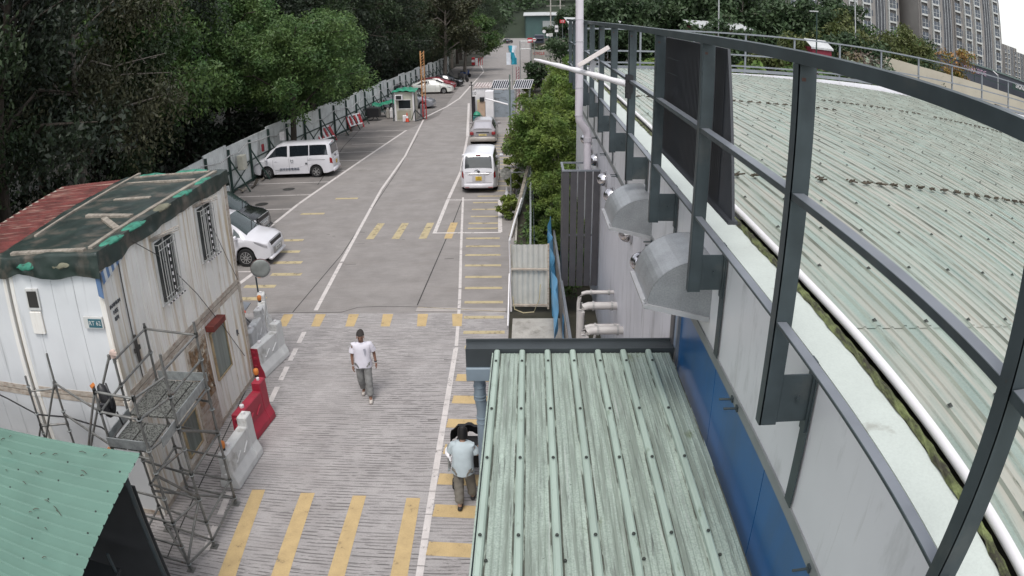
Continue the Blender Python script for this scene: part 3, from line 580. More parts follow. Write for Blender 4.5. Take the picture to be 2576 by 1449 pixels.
# tarpaulin draped over the upper right cabin
tarpm=mat('dark_green_tarpaulin',(.022,.035,.03),.42,var=.35,scale=1.6,dirt=(.125,.105,.085),dlo=.5,dhi=.68,dsc=(1,1.6,1),dscale=1.1,bump=.25,bscale=9)
b=MB()
from mathutils import noise as NZ
def nz(x,y,z=0,k=1): return NZ.noise(Vector((x*k,y*k,z)))
def tfn(u,v):
    yy=v*6.5-.45; dy=0
    if yy<0: dy=-yy; yy=0
    if yy>5.62: dy=max(dy,(yy-5.62)); yy=5.62+min(.02,yy-5.62)
    L=2.78; s_=u*(L+.36); hang=0; y=9.08+yy
    if s_<L: x=-9.42+s_*(2.77/L)
    else: hang=(s_-L)*(.86+.42*nz(0,y,5,.9)); x=-6.65+.05*nz(hang*2,y,1,2.2)*min(1,hang*5)
    z=TOP+.06+.03*nz(x,y,0,1.1)+.016*nz(x,y,3,4)+.01*abs(nz(x,y,7,2.6))
    dz=hang+dy*(.85+.5*nz(x,y,9,1.1))
    if dy>0: y+=(.05*nz(x,dy,2,4)-.02)*min(1,dy*4)*(1 if v<.5 else -1)
    return (x,y,z-dz)
b.grid(tfn,60,150)
TP=b.build('tarpaulin',tarpm,None,smooth=70,fixn=False,label='wrinkled dark green tarpaulin draped over the upper white cabin',cat='tarpaulin')
# blue and white striped cloth under its near corner
b=MB()
for k in range(9):
    b.cur=k%2; y=9.12+k*.085; b.add([(-6.655,y,4.78+.015*k),(-6.655,y+.085,4.79+.015*k),(-6.64,y+.085,4.60+.022*k),(-6.64,y,4.57+.022*k)],[(0,1,2,3)])
b.cur=0; b.add([(-6.65,9.1,4.78),(-6.78,9.09,4.76),(-6.77,9.08,4.4),(-6.66,9.08,4.35)],[(0,1,2,3)])
b.build('striped_cloth',[mat('blue_cloth',(.10,.17,.30),.8),mat('white_cloth',(.5,.52,.53),.8)],None,fixn=False,label='blue and white striped cloth hanging under the tarpaulin corner',cat='cloth')
ZT=TOP+.07
for a,c,wd,lb in (((-6.93,9.3),(-6.86,14.5),.1,'long grey timber along the road side edge of the tarpaulin'),((-9.0,9.25),(-6.99,9.22),.11,'pale timber along the near end of the tarpaulin'),((-9.05,10.2),(-9.12,14.9),.08,'long thin batten along tarpaulin edge next to rusty roof'),
    ((-9.0,14.45),(-7.0,14.5),.08,'timber lying across the far end of the tarpaulin'),((-8.9,13.9),(-7.0,13.75),.06,'thin pale pole across tarpaulin second from far end'),((-8.35,12.42),(-7.4,12.4),.1,'short loose plank in middle of the tarpaulin'),
    ((-8.4,11.35),(-7.1,11.1),.12,'plank forming top of the T shape on the tarpaulin'),((-7.75,11.05),(-7.0,10.35),.13,'slanting short plank that meets the T shaped plank')):
    b=MB(); n=6; A_,B_=Vector((*a,ZT)),Vector((*c,ZT))
    b.bar(A_,B_,wd,.055); b.build('timber_batten',wood,None,bevel=.006,label=lb,cat='timber',group='timbers holding down the tarpaulin')
sbm={'g':mat('green_woven_sandbag',(.035,.19,.13),.7,var=.25,scale=9,bump=.3,bscale=60,dirt=(.02,.05,.04),dlo=.62,dhi=.68,dscale=7),'t':mat('faded_brown_sandbag',(.15,.145,.10),.8,var=.3,scale=6,bump=.3,bscale=50)}
def sandbag(x,y,z,rz_,tilt,ln,wd,c,lb):
    b=MB(); nu,nv=14,12
    def fn(u,v):
        t=u*2-1; a=v*2*pi; e=(1-abs(t)**2.6)**.5; e=max(e,.06)
        px=t*ln/2; r=wd/2*e*(1+.06*math.sin(u*19+v*7)); py=r*math.cos(a); pz=.05*e*math.sin(a)*(1+.15*math.sin(u*13))
        if abs(t)>.93: py=wd*.28*math.cos(a); pz=.015*math.sin(a)
        return (px,py,pz)
    b.grid(fn,nu,nv); o=b.build('sandbag',sbm[c],None,smooth=70,fixn=False,label=lb,cat='sandbag',group='sandbags on the tarpaulin')
    o.location=(x,y,z); o.rotation_euler=(tilt,0,rz_)
for a in ((-8.42,9.12,4.98,.08,.9,.62,.26,'g','bright green sandbag lying on the near end flap of tarpaulin'),(-7.55,9.14,4.99,-.04,.8,.6,.28,'t','brown faded sandbag on near end flap beside green one'),(-6.74,9.72,5.1,1.45,0,.62,.26,'g','crumpled green sandbag nearest the road side corner of tarpaulin'),
    (-6.73,10.5,5.1,1.5,0,.66,.3,'g','plump oval green sandbag second along the road side edge'),(-6.74,11.65,5.1,1.6,0,.66,.26,'t','brown faded sandbag on the road side edge of tarpaulin'),(-6.76,12.6,5.1,1.5,0,.72,.24,'g','green sandbag on the road side edge just beyond the brown one'),
    (-6.78,13.65,5.11,1.55,0,.7,.24,'g','farthest green sandbag on the road side edge of tarpaulin'),(-8.6,14.6,5.12,.05,0,.75,.24,'g','green sandbag at the far end of tarpaulin near rusty roof'),(-7.55,14.7,5.12,0,0,.8,.22,'g','long green sandbag at the far end corner of tarpaulin')): sandbag(*a)
# ---------------------------------------------------------------- scaffold tower
ST=thing('scaffold_tower','grey tube scaffold tower with perforated steel deck against the cabins','scaffold',(-6,8.9,0))
stand=[(-5.4,9.75,3.68),(-5.4,8.5,3.72),(-5.62,7.8,3.4),(-6.52,9.95,3.55),(-6.5,8.75,3.55),(-6.45,7.9,3.42),(-8.0,8.62,3.56),(-8.6,8.4,3.2)]
ros=[.15,.55,1.05,1.55,2.05,2.45,3.0,3.45]
for i,(x,y,h) in enumerate(stand):
    b=MB(); b.tube([(x,y,.02),(x,y,h)],.024,8); b.b2(x-.07,x+.07,y-.07,y+.07,0,.012)
    sb=b.build('standard',scafm,ST,smooth=50)
    b=MB()
    for z in ros[:-1] if i<6 else ros[3:7]:
        if z<h: b.lathe([(.052,-.006),(.052,.006)],(x,y,z),8)
    k_=b.build('rosette_ring',galv,sb); k_['kind']='stuff'
def led(a,c,r=.021,n='ledger'):
    b=MB(); b.tube([a,c],r,8); 
    for p in (a,c): b.tube([Vector(p)+Vector((0,0,-.04)),Vector(p)+Vector((0,0,.04))],.034,7)
    b.build(n,scafm,ST,smooth=50)
S=lambda i,z:(stand[i][0],stand[i][1],z)
for i,j,zs in ((0,1,(.15,.55,1.55,2.45,3.0,3.45)),(1,2,(.15,1.05,2.05,2.45,3.0,3.35)),(2,5,(.15,.55,1.05,1.55,2.3,3.0,3.35)),(3,4,(1.05,2.45,3.0,3.45)),(4,5,(.55,2.45,3.0)),(0,3,(.15,.55,1.05,1.55,2.2,3.45)),(1,4,(.15,.55,1.05,1.55)),(5,6,(3.0,2.4)),(6,7,(2.9,2.2))):
    for z in zs: led(S(i,z),S(j,z))
for a,c in ((S(2,.2),S(1,1.05)),(S(1,1.1),S(2,2.0)),(S(0,1.6),S(1,2.4)),(S(5,3.35),(-7.55,7.6,.9)),((-6.6,8.75,3.5),(-7.9,8.2,.9)),(S(7,1.9),(-8.0,8.6,3.0)),((-8.6,8.4,2.2),(-9.1,8.3,1.4)),(S(2,.15),(-6.5,8.75,.15)),(S(0,.15),(-6.5,8.75,.9))): led(a,c,.024,'diagonal_brace')
deckm=mat('perforated_deck_steel',(.20,.205,.19),.5,.45,.2,6,dirt=(.05,.05,.045),dlo=.5,dhi=.55,dscale=38,ddetail=1)
for x0,x1,y0,y1,z in ((-6.45,-6.1,8.72,9.9,2.5),(-6.07,-5.74,8.72,9.9,2.5),(-5.71,-5.45,8.72,9.9,2.5),(-6.42,-6.1,7.85,8.62,2.42),(-6.07,-5.68,7.85,8.62,2.42)):
    b=MB(); b.b2(x0,x1,y0,y1,z-.04,z); b.build('deck_board',deckm,ST,bevel=.004)
for a,c in (((-5.42,8.55,2.58),(-5.42,9.75,2.58)),((-5.42,7.95,2.52),(-5.42,8.5,2.52)),((-6.45,9.93,2.58),(-5.45,9.93,2.58)),((-6.45,7.84,2.5),(-5.6,7.84,2.5)),((-6.48,7.9,2.5),(-6.48,8.75,2.5))):
    b=MB(); b.bar(a,c,.02,.16); b.build('toe_board',galv,ST)
orm=mat('orange_clamp',(.62,.20,.04),.6,var=.2)
for x,y,z in ((-6.45,7.9,3.42),(-6.5,7.86,2.3)):
    b=MB(); 
    for a in range(3): b.box((x+.02*a-.02,y-.03*a+.02,z+.03*a),(.05,.04,.08),(a,.5*a,0))
    b.build('tape_clamp',orm,ST)
b=MB(); b.tube([(-6.5,8.75,3.5),(-6.5,8.75,3.62)],.05,8); b.box((-6.46,8.7,3.6),(.12,.06,.05),(0,.4,.4)); b.build('tape_clamp',mat('pale_orange_tape',(.55,.42,.36),.7),ST)
# backpack hanging on the guard rail
BP=thing('backpack','black backpack hanging from the scaffold guard rail by its straps','backpack',(-6.62,8.35,2.5))
b=MB()
def bfn(u,v):
    a=u*2*pi; t=v; r=(math.sin(min(1,max(0,t))*pi))**.35 if 0<t<1 else .05
    w_=.15*r*(1-.15*t); d_=.11*r; return (-6.62+w_*math.cos(a)+.04*math.sin(t*4),8.35+d_*math.sin(a),2.62+.62*t)
b.grid(bfn,18,12); b.build('bag_body',black,BP,smooth=70,fixn=False)
b=MB(); b.tube([(-6.55,8.3,2.75),(-6.42,8.22,2.9),(-6.42,8.25,3.15),(-6.52,8.35,3.25)],.018,6); b.tube([(-6.5,8.42,2.7),(-6.36,8.3,2.55),(-6.4,8.3,2.75)],.016,6); b.build('strap',black,BP,smooth=60)
b=MB(); b.box((-6.6,8.235,2.85),(.2,.05,.22),(.1,0,0)); b.build('front_pocket',mat('black_nylon',(.022,.022,.026),.6),BP,bevel=.02)
# ---------------------------------------------------------------- green lean-to shed roof in the near left corner
GS=thing('green_metal_shed','open shed with clean sea green ribbed roof in near corner','shed',(-8,5,0))
gsm=mat('sea_green_roof_sheet',(.115,.205,.165),.45,var=.1,scale=1.2,dirt=(.10,.20,.16),dlo=.6,dhi=.75,dsc=(.5,4,1),dscale=1.6)
b=MB(); yv=[]; y=2.0
while y<6.88: yv+=[(y,0),(y+.10,0),(y+.113,.022),(y+.135,.022),(y+.148,0)]; y+=.2
yv.append((6.9,0)); n=len(yv); zf=lambda x,y: 3.0-.13*(6.9-y)+.0*(x)
b.add([(x,y,zf(x,y)+d) for x in (-12,-8.5,-5.17) for y,d in yv],[(k*n+i,k*n+i+1,(k+1)*n+i+1,(k+1)*n+i) for k in range(2) for i in range(n-1)])
b.cur=1
for j,y in enumerate(np.arange(2.12,6.9,.4)):
    for x in (-5.35,-6.3,-7.25,-8.2,-9.2): b.lathe([(.018,0),(.013,.012)],(x+random.uniform(-.05,.05),y,zf(x,y)+.022),6)
b.cur=2
for k in range(46):
    x,y=random.uniform(-9.5,-5.3),random.uniform(3.6,6.8); a=random.uniform(-.8,.8); l=random.uniform(.04,.16)
    p=Vector((x,y,zf(x,y)+.027)); q=p+Vector((l*math.cos(a),l*math.sin(a),0)); q.z=zf(q.x,q.y)+.03; b.tube([p,p.lerp(q,.5)+Vector((0,.01,.01)),q],.006,4)
b.build('ribbed_roof',[gsm,screwm,MATS['dead_twig']],GS,fixn=False)
b=MB()
for y in (2.4,6.7): b.tube([(-5.4,y,0),(-5.4,y,zf(0,y)-.05)],.04,8); 
b.build('post',steel,GS)
b=MB(); b.bar((-5.3,2,2.32),(-5.3,6.85,2.94),.06,.08); b.bar((-12,6.82,2.93),(-5.25,6.82,2.93),.06,.08); b.build('roof_beam',steel,GS)
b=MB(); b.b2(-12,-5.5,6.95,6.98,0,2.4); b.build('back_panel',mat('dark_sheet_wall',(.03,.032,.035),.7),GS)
# dim clutter under the shed
CL=thing('storage_rack','dark rack with covered goods under the green shed roof','rack',(-6.6,5.2,0))
b=MB()
for x in (-7.2,-6.0):
    for y in (4.4,6.2): b.tube([(x,y,0),(x,y,1.6)],.03,6)
b.build('frame',steel,CL); 
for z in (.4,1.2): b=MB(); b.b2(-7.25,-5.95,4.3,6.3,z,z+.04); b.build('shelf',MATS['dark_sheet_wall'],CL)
TR=thing('folded_parasol','black folded parasol with pale ribs under the shed edge','parasol',(-5.6,5.0,0))
b=MB(); b.tube([(-5.65,4.9,.2),(-5.4,4.6,2.0)],.02,6); b.build('pole',galv,TR)
b=MB(); b.tube([(-5.6,4.85,.5),(-5.52,4.75,1.0),(-5.44,4.65,1.8)],[.16,.13,.03],9); b.build('folded_fabric',black,TR)
# ---------------------------------------------------------------- water filled barriers
def barrier(mA,mB,name,lb,loc,rz_,scale=1):
    T=thing(name,lb,'barrier',(0,0,0),0,'water filled barriers beside the cabins')
    L=1.28; b=MB()
    prof=[(-.21,0),(.21,0),(.2,.14),(.12,.34),(.105,.8),(-.105,.8),(-.12,.34),(-.2,.14)]
    b.prism([(x,z) for x,z in prof],'y',-L/2,L/2*.55)
    prof2=[(x,z if z<.7 else .98) for x,z in prof]; b.prism(prof2,'y',L/2*.552,L/2)
    body=b.build('barrier_body',mA,T,bevel=.02)
    b=MB()
    for z0 in (.3,.5,.66): b.b2(-.04,.04,-L/2-.05,-L/2+.0,z0,z0+.06) 
    b.build('hinge_lug',mB,body,bevel=.012)
    b=MB(); b.prism([(-.205,.02),(.205,.02),(.19,.16),(.115,.36),(.10,.78),(-.10,.78),(-.115,.36),(-.19,.16)],'y',-L/2-.015,-L/2-.001); b.build('end_panel',mB,body)
    for sx in (-1,1):
        for yy in (-.25,.1):
            b=MB(); b.bar((sx*.125,yy-.12,.42),(sx*.118,yy+.12,.55),.03,.05); b.build('side_rib',mA,body,bevel=.01)
    b=MB(); b.lathe([(.05,.8),(.05,.85),(.04,.86)],(0,-.35,0),12); b.lathe([(.035,.98),(.035,1.03)],(0,.5,0),10); b.build('filler_cap',white,T)
    T.location=loc; T.rotation_euler=(0,0,rz_)
    return T
bw=mat('dirty_white_barrier',(.58,.58,.57),.5,var=.1,scale=4,dirt=(.22,.2,.17),dlo=.55,dhi=.75,dscale=3); br=mat('faded_red_barrier',(.34,.022,.045),.5,var=.15,scale=3,dirt=(.2,.08,.07),dlo=.6,dhi=.75,dscale=3); bgm=mat('grey_barrier',(.56,.56,.56),.6,var=.15,dirt=(.2,.19,.17),dlo=.55,dhi=.7)
barrier(bw,bw,'water_barrier','dirty white water barrier nearest the camera beside scaffold foot',(-5.64,10.85,0),R(-3))
barrier(br,br,'water_barrier','plain red water barrier against the lower cabin wall',(-5.85,12.25,0),R(-6))
barrier(bw,br,'water_barrier','white water barrier with bright red end panel at cabin corner',(-6.50,15.25,0),R(-10))
barrier(bgm,bgm,'water_barrier','grey water barrier tucked behind cabin corner',(-7.15,16.1,0),R(4))
barrier(bw,bgm,'water_barrier','farthest pale water barrier by foot of the mirror pole',(-7.35,17.2,0),R(18))
for x,y,z in ((-5.7,10.35,.8),(-5.9,12.95,.95),(-7.3,17.05,.98)):
    T=thing('warning_lamp',{10.35:'orange warning lamp on the nearest white barrier',12.95:'orange warning lamp on the plain red barrier',17.05:'orange warning lamp near the mirror pole'}[y],'lamp',(x,y,z),0,'warning lamps on the barriers')
    b=MB(); b.lathe([(.045,0),(.045,.05)],(x,y,z),10); b.build('lamp_base',black,T); b=MB(); b.lathe([(.045,.05),(.06,.09),(.055,.17),(.03,.19)],(x,y,z),12); b.build('lens',orm,T,smooth=60)
# convex mirror seen from behind
MP=thing('traffic_mirror','round convex traffic mirror on slim pole seen from behind','mirror',(-7.6,17.75,0))
b=MB(); b.tube([(-7.6,17.75,0),(-7.62,17.78,1.72)],.025,8); b.build('pole',steel,MP,smooth=60)
b=MB(); b.lathe([(.25,0),(.26,.01),(.25,.025),(.2,.04),(.1,.05),(.02,.052)],(0,0,0),20,'y'); o=b.build('mirror_back',mat('pale_grey_fibreglass',(.22,.235,.225),.5,var=.3),None,smooth=60); o.parent=MP; o.location=(.16,.02,1.68); o.rotation_euler=(0,0,R(200))
b=MB(); b.lathe([(.285,-.006),(.15,-.03),(.01,-.04)],(0,0,0),20,'y'); o2=b.build('mirror_face',chrome,None,smooth=60); o2.parent=o
b=MB(); b.tube([(-7.61,17.76,1.64),(-7.48,17.74,1.66)],.018,6); b.build('mount_arm',steel,MP)
# folded barrow / table behind barriers
T=thing('folding_table','small grey folded table behind the farthest barrier','table',(-8.3,17.6,0))
b=MB(); b.box((-8.3,17.6,.62),(.75,.5,.03),(.1,.08,0)); b.build('tabletop',steel_l,T)
for dx in (-.3,.3):
    for dy in (-.2,.2): b=MB(); b.bar((-8.3+dx,17.6+dy,0),(-8.3-dx*.6,17.6+dy,.6),.02); b.build('leg',steel,T)
b=MB(); b.lathe([(.16,0),(.15,.02),(.05,.04),(.015,.45)],(-7.95,17.1,.64),12); c_=b.build('traffic_cone',mat('cone_orange_red',(.6,.07,.03),.5),None,smooth=50,label='small red cone standing on the folding table',cat='cone')
# ================================================================ VEHICLES
def carpaint(nm,col,**k): return mat(nm,col,k.pop('rough',.28),var=.03,coat=.7,spec=.5,**k)
whitep=carpaint('white_car_paint',(.66,.65,.68)); blackp=carpaint('black_car_paint',(.012,.013,.015),rough=.2); greyp=carpaint('champagne_grey_car_paint',(.26,.24,.245)); silverp=carpaint('slate_silver_car_paint',(.19,.195,.215)); redp=carpaint('dark_red_car_paint',(.20,.012,.02)); whitep2=carpaint('pearl_white_car_paint',(.62,.62,.58))
tail=mat('red_tail_lamp',(.25,.01,.015),.15,spec=.8); headl=mat('headlamp_lens',(.5,.5,.53),.08,.5); platey=mat('yellow_number_plate',(.62,.42,.04),.5); platew=mat('white_number_plate',(.6,.6,.6),.5)
trim=mat('dark_trim',(.02,.02,.022),.5); rimm_=mat('silver_alloy_rim',(.5,.5,.5),.25,.8,.1); under=mat('underbody_black',(.006,.006,.006),.9)
lens_seam=mat('panel_seam_grey',(.16,.16,.17),.6)
def vehicle(name,label,L,W,keys,pm,wx,wr=.31,group=None,zb=.2,glass=None,seams=(),tails=None,heads=None,plate=None,plater=None,spoke=6,sunshade=False,rearwin=None,wind=None,sides=(),extras=None,mirror=None):
    T=thing(name,label,'car' if 'van' not in name else 'van',(0,0,0),0,group)
    K=np.array(sorted(keys)); X=K[:,0]
    def ip(x,c):
        return float(np.interp(x,X,K[:,c]))
    def ring(x):
        zt,zl,wt=ip(x,1),ip(x,2),ip(x,3); e=max(0,(abs(x)-(L/2-.5))/.5); wb=W/2*(1-.2*e**2.4)
        z0=zb+.10*e**2; wt=min(wt,wb)
        for xw in wx:
            d=abs(x-xw); ra=wr+.055
            if d<ra: z0=max(z0,wr+math.sqrt(ra*ra-d*d)-.0)
        h=min(.07,(zt-zl)*.5); zl=max(zl,z0+.1)
        return [(0,max(z0,zb)),(wb*.88,z0),(wb*.985,z0+.035),(wb,(z0+zl)/2+.05),(wb*.975,zl),(wt,zt-h),(wt*.72,zt-.012),(0,zt)]
    def S(x,s,off=0,side=1):
        r=ring(x); i=min(6,int(s)); t=s-i; y=r[i][0]*(1-t)+r[i+1][0]*t; z=r[i][1]*(1-t)+r[i+1][1]*t
        return Vector((x,y*side,z))
    def patch(name_,m,q,parent,n=(8,3),off=.006,sides_=(1,-1),thick=False):
        """q: corners (x,s) bl,br,tr,tl on the body surface"""
        for sd_ in sides_:
            b=MB()
            def fn(u,v):
                x=(q[0][0]*(1-u)+q[1][0]*u)*(1-v)+(q[3][0]*(1-u)+q[2][0]*u)*v; s_=(q[0][1]*(1-u)+q[1][1]*u)*(1-v)+(q[3][1]*(1-u)+q[2][1]*u)*v
                e=.004; p=S(x,s_,0,sd_); a=S(min(x+e,L/2),s_,0,sd_)-S(max(x-e,-L/2),s_,0,sd_); c=S(x,min(s_+.02,6.999),0,sd_)-S(x,max(s_-.02,0),0,sd_)
                nn=a.cross(c); 
                if nn.length<1e-9: nn=Vector((0,0,1))
                nn.normalize()
                if nn.dot(Vector((p.x*.15,p.y*1.2,p.z-.6)))<0: nn=-nn
                return p+nn*off
            b.grid(fn,*n); b.build(name_,m,parent,smooth=50,fixn=False)
    xs=sorted(set(list(np.linspace(-L/2,L/2,74))+[k[0] for k in keys]+[xw+sgn*(wr+.0549) for xw in wx for sgn in (-1,1)]))
    b=MB(); rings=[ring(x) for x in xs]; vs=[]
    for x,r in zip(xs,rings): vs+=[(x,y,z) for y,z in r]+[(x,-y,z) for y,z in r[-2:0:-1]]
    n=14; fs=[]
    for i in range(len(xs)-1):
        for k in range(n): fs.append((i*n+k,i*n+(k+1)%n,(i+1)*n+(k+1)%n,(i+1)*n+k))
    fs+=[tuple(range(n)),tuple(range((len(xs)-1)*n,len(xs)*n))]
    b.add(vs,fs); b.mi=[1 if (k%n in (0,13)) else 0 for k in range((len(xs)-1)*n)]+[0,0]
    body=b.build('body',[pm,under],T,smooth=38)
    for q in sides: patch('side_window',glass or glassd,q,body)
    if wind:
        b=MB(); x0,x1=wind; 
        def fn(u,v):
            x=x0*(1-u)+x1*u; t=v*2-1; s_=7-abs(t)*1.72; p=S(x,min(s_,6.999),0,1 if t>=0 else -1); return p+Vector((.004,0,.007))
        b.grid(fn,10,10); b.build('windscreen',glass or glassd,T,smooth=60,fixn=False)
    if rearwin:
        b=MB(); x0,x1,mm_,sh=rearwin
        def fn(u,v):
            x=x0*(1-u)+x1*u; t=v*2-1; s_=7-abs(t)*sh; p=S(x,min(s_,6.999),0,1 if t>=0 else -1); return p+Vector((-.008,0,.005))
        b.grid(fn,10,12); b.build('rear_window',mm_,T,smooth=60,fixn=False)
    for sx in seams:
        patch('door_seam',lens_seam,[(sx-.006,2.3),(sx+.006,2.3),(sx+.006,3.98),(sx-.006,3.98)],body,(1,6),.003)
        b=MB()
        for sd_ in (1,-1):
            b=MB(); p=S(sx-.16,3.72,0,sd_); b.box(p+Vector((0,.012*sd_,0)),(.16,.022,.025)); b.build('door_handle',pm if pm is not blackp else chrome,body,bevel=.005)
    for q in (tails or ()): patch('tail_lamp',tail,q,body,(3,4),.008)
    for q in (heads or ()): patch('headlight',headl,q,body,(4,3),.008)
    for i,xw in enumerate(wx):
        for sd_ in (1,-1):
            b=MB(); yy=(W/2-.12)*sd_; b.lathe([(wr*.62,-.1),(wr*.93,-.105),(wr,-.08),(wr,.08),(wr*.93,.105),(wr*.62,.1)],(xw,yy,wr),24,'y'); wheel=b.build('wheel',rubber,T,smooth=40)
            b=MB(); yo=yy+.085*sd_; b.lathe([(wr*.64,-.004),(wr*.64,.012)],(xw,yo-.01*sd_,wr),24,'y')
            rd=b.build('rim_barrel',mat('dark_rim_gap',(.03,.03,.032),.5),wheel)
            b=MB(); b.lathe([(.05,-.01),(.045,.022*1)],(xw,yo,wr),12,'y')
            for k in range(spoke):
                a=2*pi*k/spoke+.3; c,s_=math.cos(a),math.sin(a); b.bar((xw+.03*c,yo+.014*sd_,wr+.03*s_),(xw+wr*.62*c,yo+.006*sd_,wr+wr*.62*s_),.03 if spoke>7 else .055,.02,up=(0,1,0))
            for k in range(24):
                a=2*pi*k/24; a2=a+2*pi/24; rr=wr*.625; b.bar((xw+rr*math.cos(a),yo+.008*sd_,wr+rr*math.sin(a)),(xw+rr*math.cos(a2),yo+.008*sd_,wr+rr*math.sin(a2)),.02,.02,up=(0,1,0))
            b.build('rim',rimm_,wheel)
    if mirror:
        for sd_ in (1,-1):
            b=MB(); p=S(mirror,4.05,0,sd_); b.box(p+Vector((.02,.13*sd_,.07)),(.11,.2,.15)); b.box(p+Vector((.03,.03*sd_,.0)),(.05,.08,.04)); b.build('wing_mirror',pm,T,bevel=.03,smooth=40)
    if extras: extras(T,body,S,patch)
    return T
def plate_text(T,x,z,body_txt,m,rear=True,two=True):
    b=MB(); w_=.30 if two else .5; h_=.2 if two else .11; sx=-1 if rear else 1
    b.box((x,0,z),(.012,w_,h_)); pl=b.build('number_plate',m,T,bevel=.003)
    rot=Matrix(((0,0,-1),(-1,0,0),(0,1,0))) if rear else Matrix(((0,0,1),(1,0,0),(0,1,0)))
    lines=body_txt.split('\n'); n=len(lines)
    for i,t in enumerate(lines): text('plate_lettering',t,.105 if two else .1,black,pl,(x+.008*sx,0,z+(.045-.09*i if n>1 else 0)),rot,.001)
    return pl
# --- boxy electric people carrier: keys (x, ztop, zbelt, half width of top)
def vankeys(H=1.86,L=4.56):
    h=L/2
    return [(-h,.98,.92,.70),(-h+.03,1.1,1.0,.74),(-h+.11,H-.16,1.08,.70),(-h+.2,H-.03,1.1,.68),(-h+.5,H,1.12,.68),(0,H,1.12,.69),(.55,H-.02,1.10,.68),(.85,H-.09,1.07,.66),(1.2,1.56,1.03,.63),(1.62,1.14,.99,.66),(1.75,1.06,.97,.70),(2.05,.95,.88,.70),(h-.08,.78,.74,.66),(h,.62,.58,.60)]
def van_extras(kind):
    def f(T,body,S,patch):
        h=2.28
        for sd_ in (1,-1):      # sliding door rail
            b=MB(); p=S(-1.9,3.62,0,sd_); q=S(-.95,3.62,0,sd_); b.bar(p+Vector((0,.004*sd_,0)),q+Vector((0,.004*sd_,0)),.012,.03,up=(0,1,0)); b.build('sliding_rail',trim,body)
            b=MB(); p=S(-1.2,2.3,0,sd_); q=S(.95,2.3,0,sd_); b.bar(p+Vector((0,.004*sd_,.0)),q+Vector((0,.004*sd_,0)),.02,.03); b.build('sill_trim',pm_w if False else whitep,body,bevel=.005)
        b=MB(); b.box((-h-.02,0,.36),(.09,1.38,.2)); b.build('rear_bumper',whitep,T,bevel=.03,smooth=50)
        b=MB(); b.box((-h-.066,-.55,.3),(.01,.2,.03)); b.build('reflector',tail,T); b=MB(); b.box((-h-.066,.55,.3),(.01,.2,.03)); b.build('reflector',tail,T)
        b=MB(); b.bar((-h-.012,-.5,.93),(-h-.012,.5,.93),.03,.05); b.build('tailgate_grip',whitep if kind=='l' else chrome,T,bevel=.01)
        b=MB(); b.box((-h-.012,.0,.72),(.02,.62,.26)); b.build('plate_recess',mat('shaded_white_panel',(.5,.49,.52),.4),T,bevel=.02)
        b=MB(); b.lathe([(.062,-.012),(.062,.004)],(-h-.006,0,1.045),18,'x'); b.lathe([(.045,-.016),(.045,.0)],(-h-.004,0,1.045),18,'x'); b.box((-h-.018,0,1.045),(.008,.15,.03)); b.build('round_badge',mat('badge_grey',(.12,.12,.13),.3,.6),T)
        b=MB(); b.bar((-h+.0,.02,1.14),(-h+.015,.2,1.07),.02,.02); b.build('rear_wiper',trim,T)
        b=MB(); b.box((-h+.12,0,1.80),(.04,.22,.035)); b.build('brake_lamp',tail,T)
        plate_text(T,-h-.028,.72,'SS\n3393',platey)
        for z in (.52,): b=MB(); b.box((-h-.004,0,z),(.006,1.2,.008)); b.build('tailgate_seam',lens_seam,T)
        for sy in (-1,1): b=MB(); b.box((-h-.003,.5*sy,1.0),(.006,.26,.014)); b.build('tailgate_seam',lens_seam,T)
        b=MB(); b.box((h-.0,0,.62),(.02,.9,.06)); b.build('grille',trim,T); b=MB(); b.box((h-.0,0,.36),(.03,1.1,.14)); b.build('front_bumper_intake',trim,T)
        if kind=='l':
            LR=Matrix(((-1,0,0),(0,0,1),(0,1,0)))
            text('door_lettering','保持空氣電機械',.16,mat('blue_grey_lettering',(.10,.12,.16),.5),body,(.12,.893,.50),LR,.006)
            text('door_lettering','U',.26,mat('grey_lettering',(.2,.21,.23),.5),body,(-.05,.892,.93),LR,.006)
            b=MB(); b.box((.78,.885,.47),(.3,.012,.014)); b.build('door_stripe',inkm,body)
            b=MB(); b.box((-.85,.888,.78),(.12,.01,.1)); b.build('charge_label',inkm,body)
    return f
def compact_van(label,kind):
    reflw=mat('rear_glass_reflecting_sky',(.05,.055,.06),.04,spec=1.0)
    return vehicle('parked_van',label,4.56,1.75,vankeys(),whitep,(-1.36,1.42),.32,'white vans parked in the yard',
     seams=(-.93,.12,1.05),sides=[[(-2.06,4.14),(-1.05,4.12),(-1.05,4.93),(-1.98,4.93)],[(-1.0,4.12),(.06,4.08),(.06,4.93),(-1.0,4.93)],[(.2,4.1),(1.52,4.3),(.85,4.93),(.2,4.95)]],
     wind=(1.58,.86),rearwin=(-2.235,-2.12,reflw,1.55 if kind=='r' else 1.6),tails=[[(-2.27,3.1),(-2.13,3.1),(-2.13,3.9),(-2.25,3.95)]],heads=[[(1.72,3.75),(2.2,3.5),(2.15,3.95),(1.66,3.98)]],mirror=1.38,extras=van_extras(kind),spoke=6 if kind=='l' else 5)
v1=compact_van('white compact electric van with dark lettering on its doors beside the hoarding','l'); v1.location=(-12.83,37.62,0); v1.rotation_euler=(0,0,R(180.8))
v2=compact_van('white van seen from behind parked on the yellow hatching','r'); v2.location=(-2.43,34.95,0); v2.rotation_euler=(0,0,R(90.5))
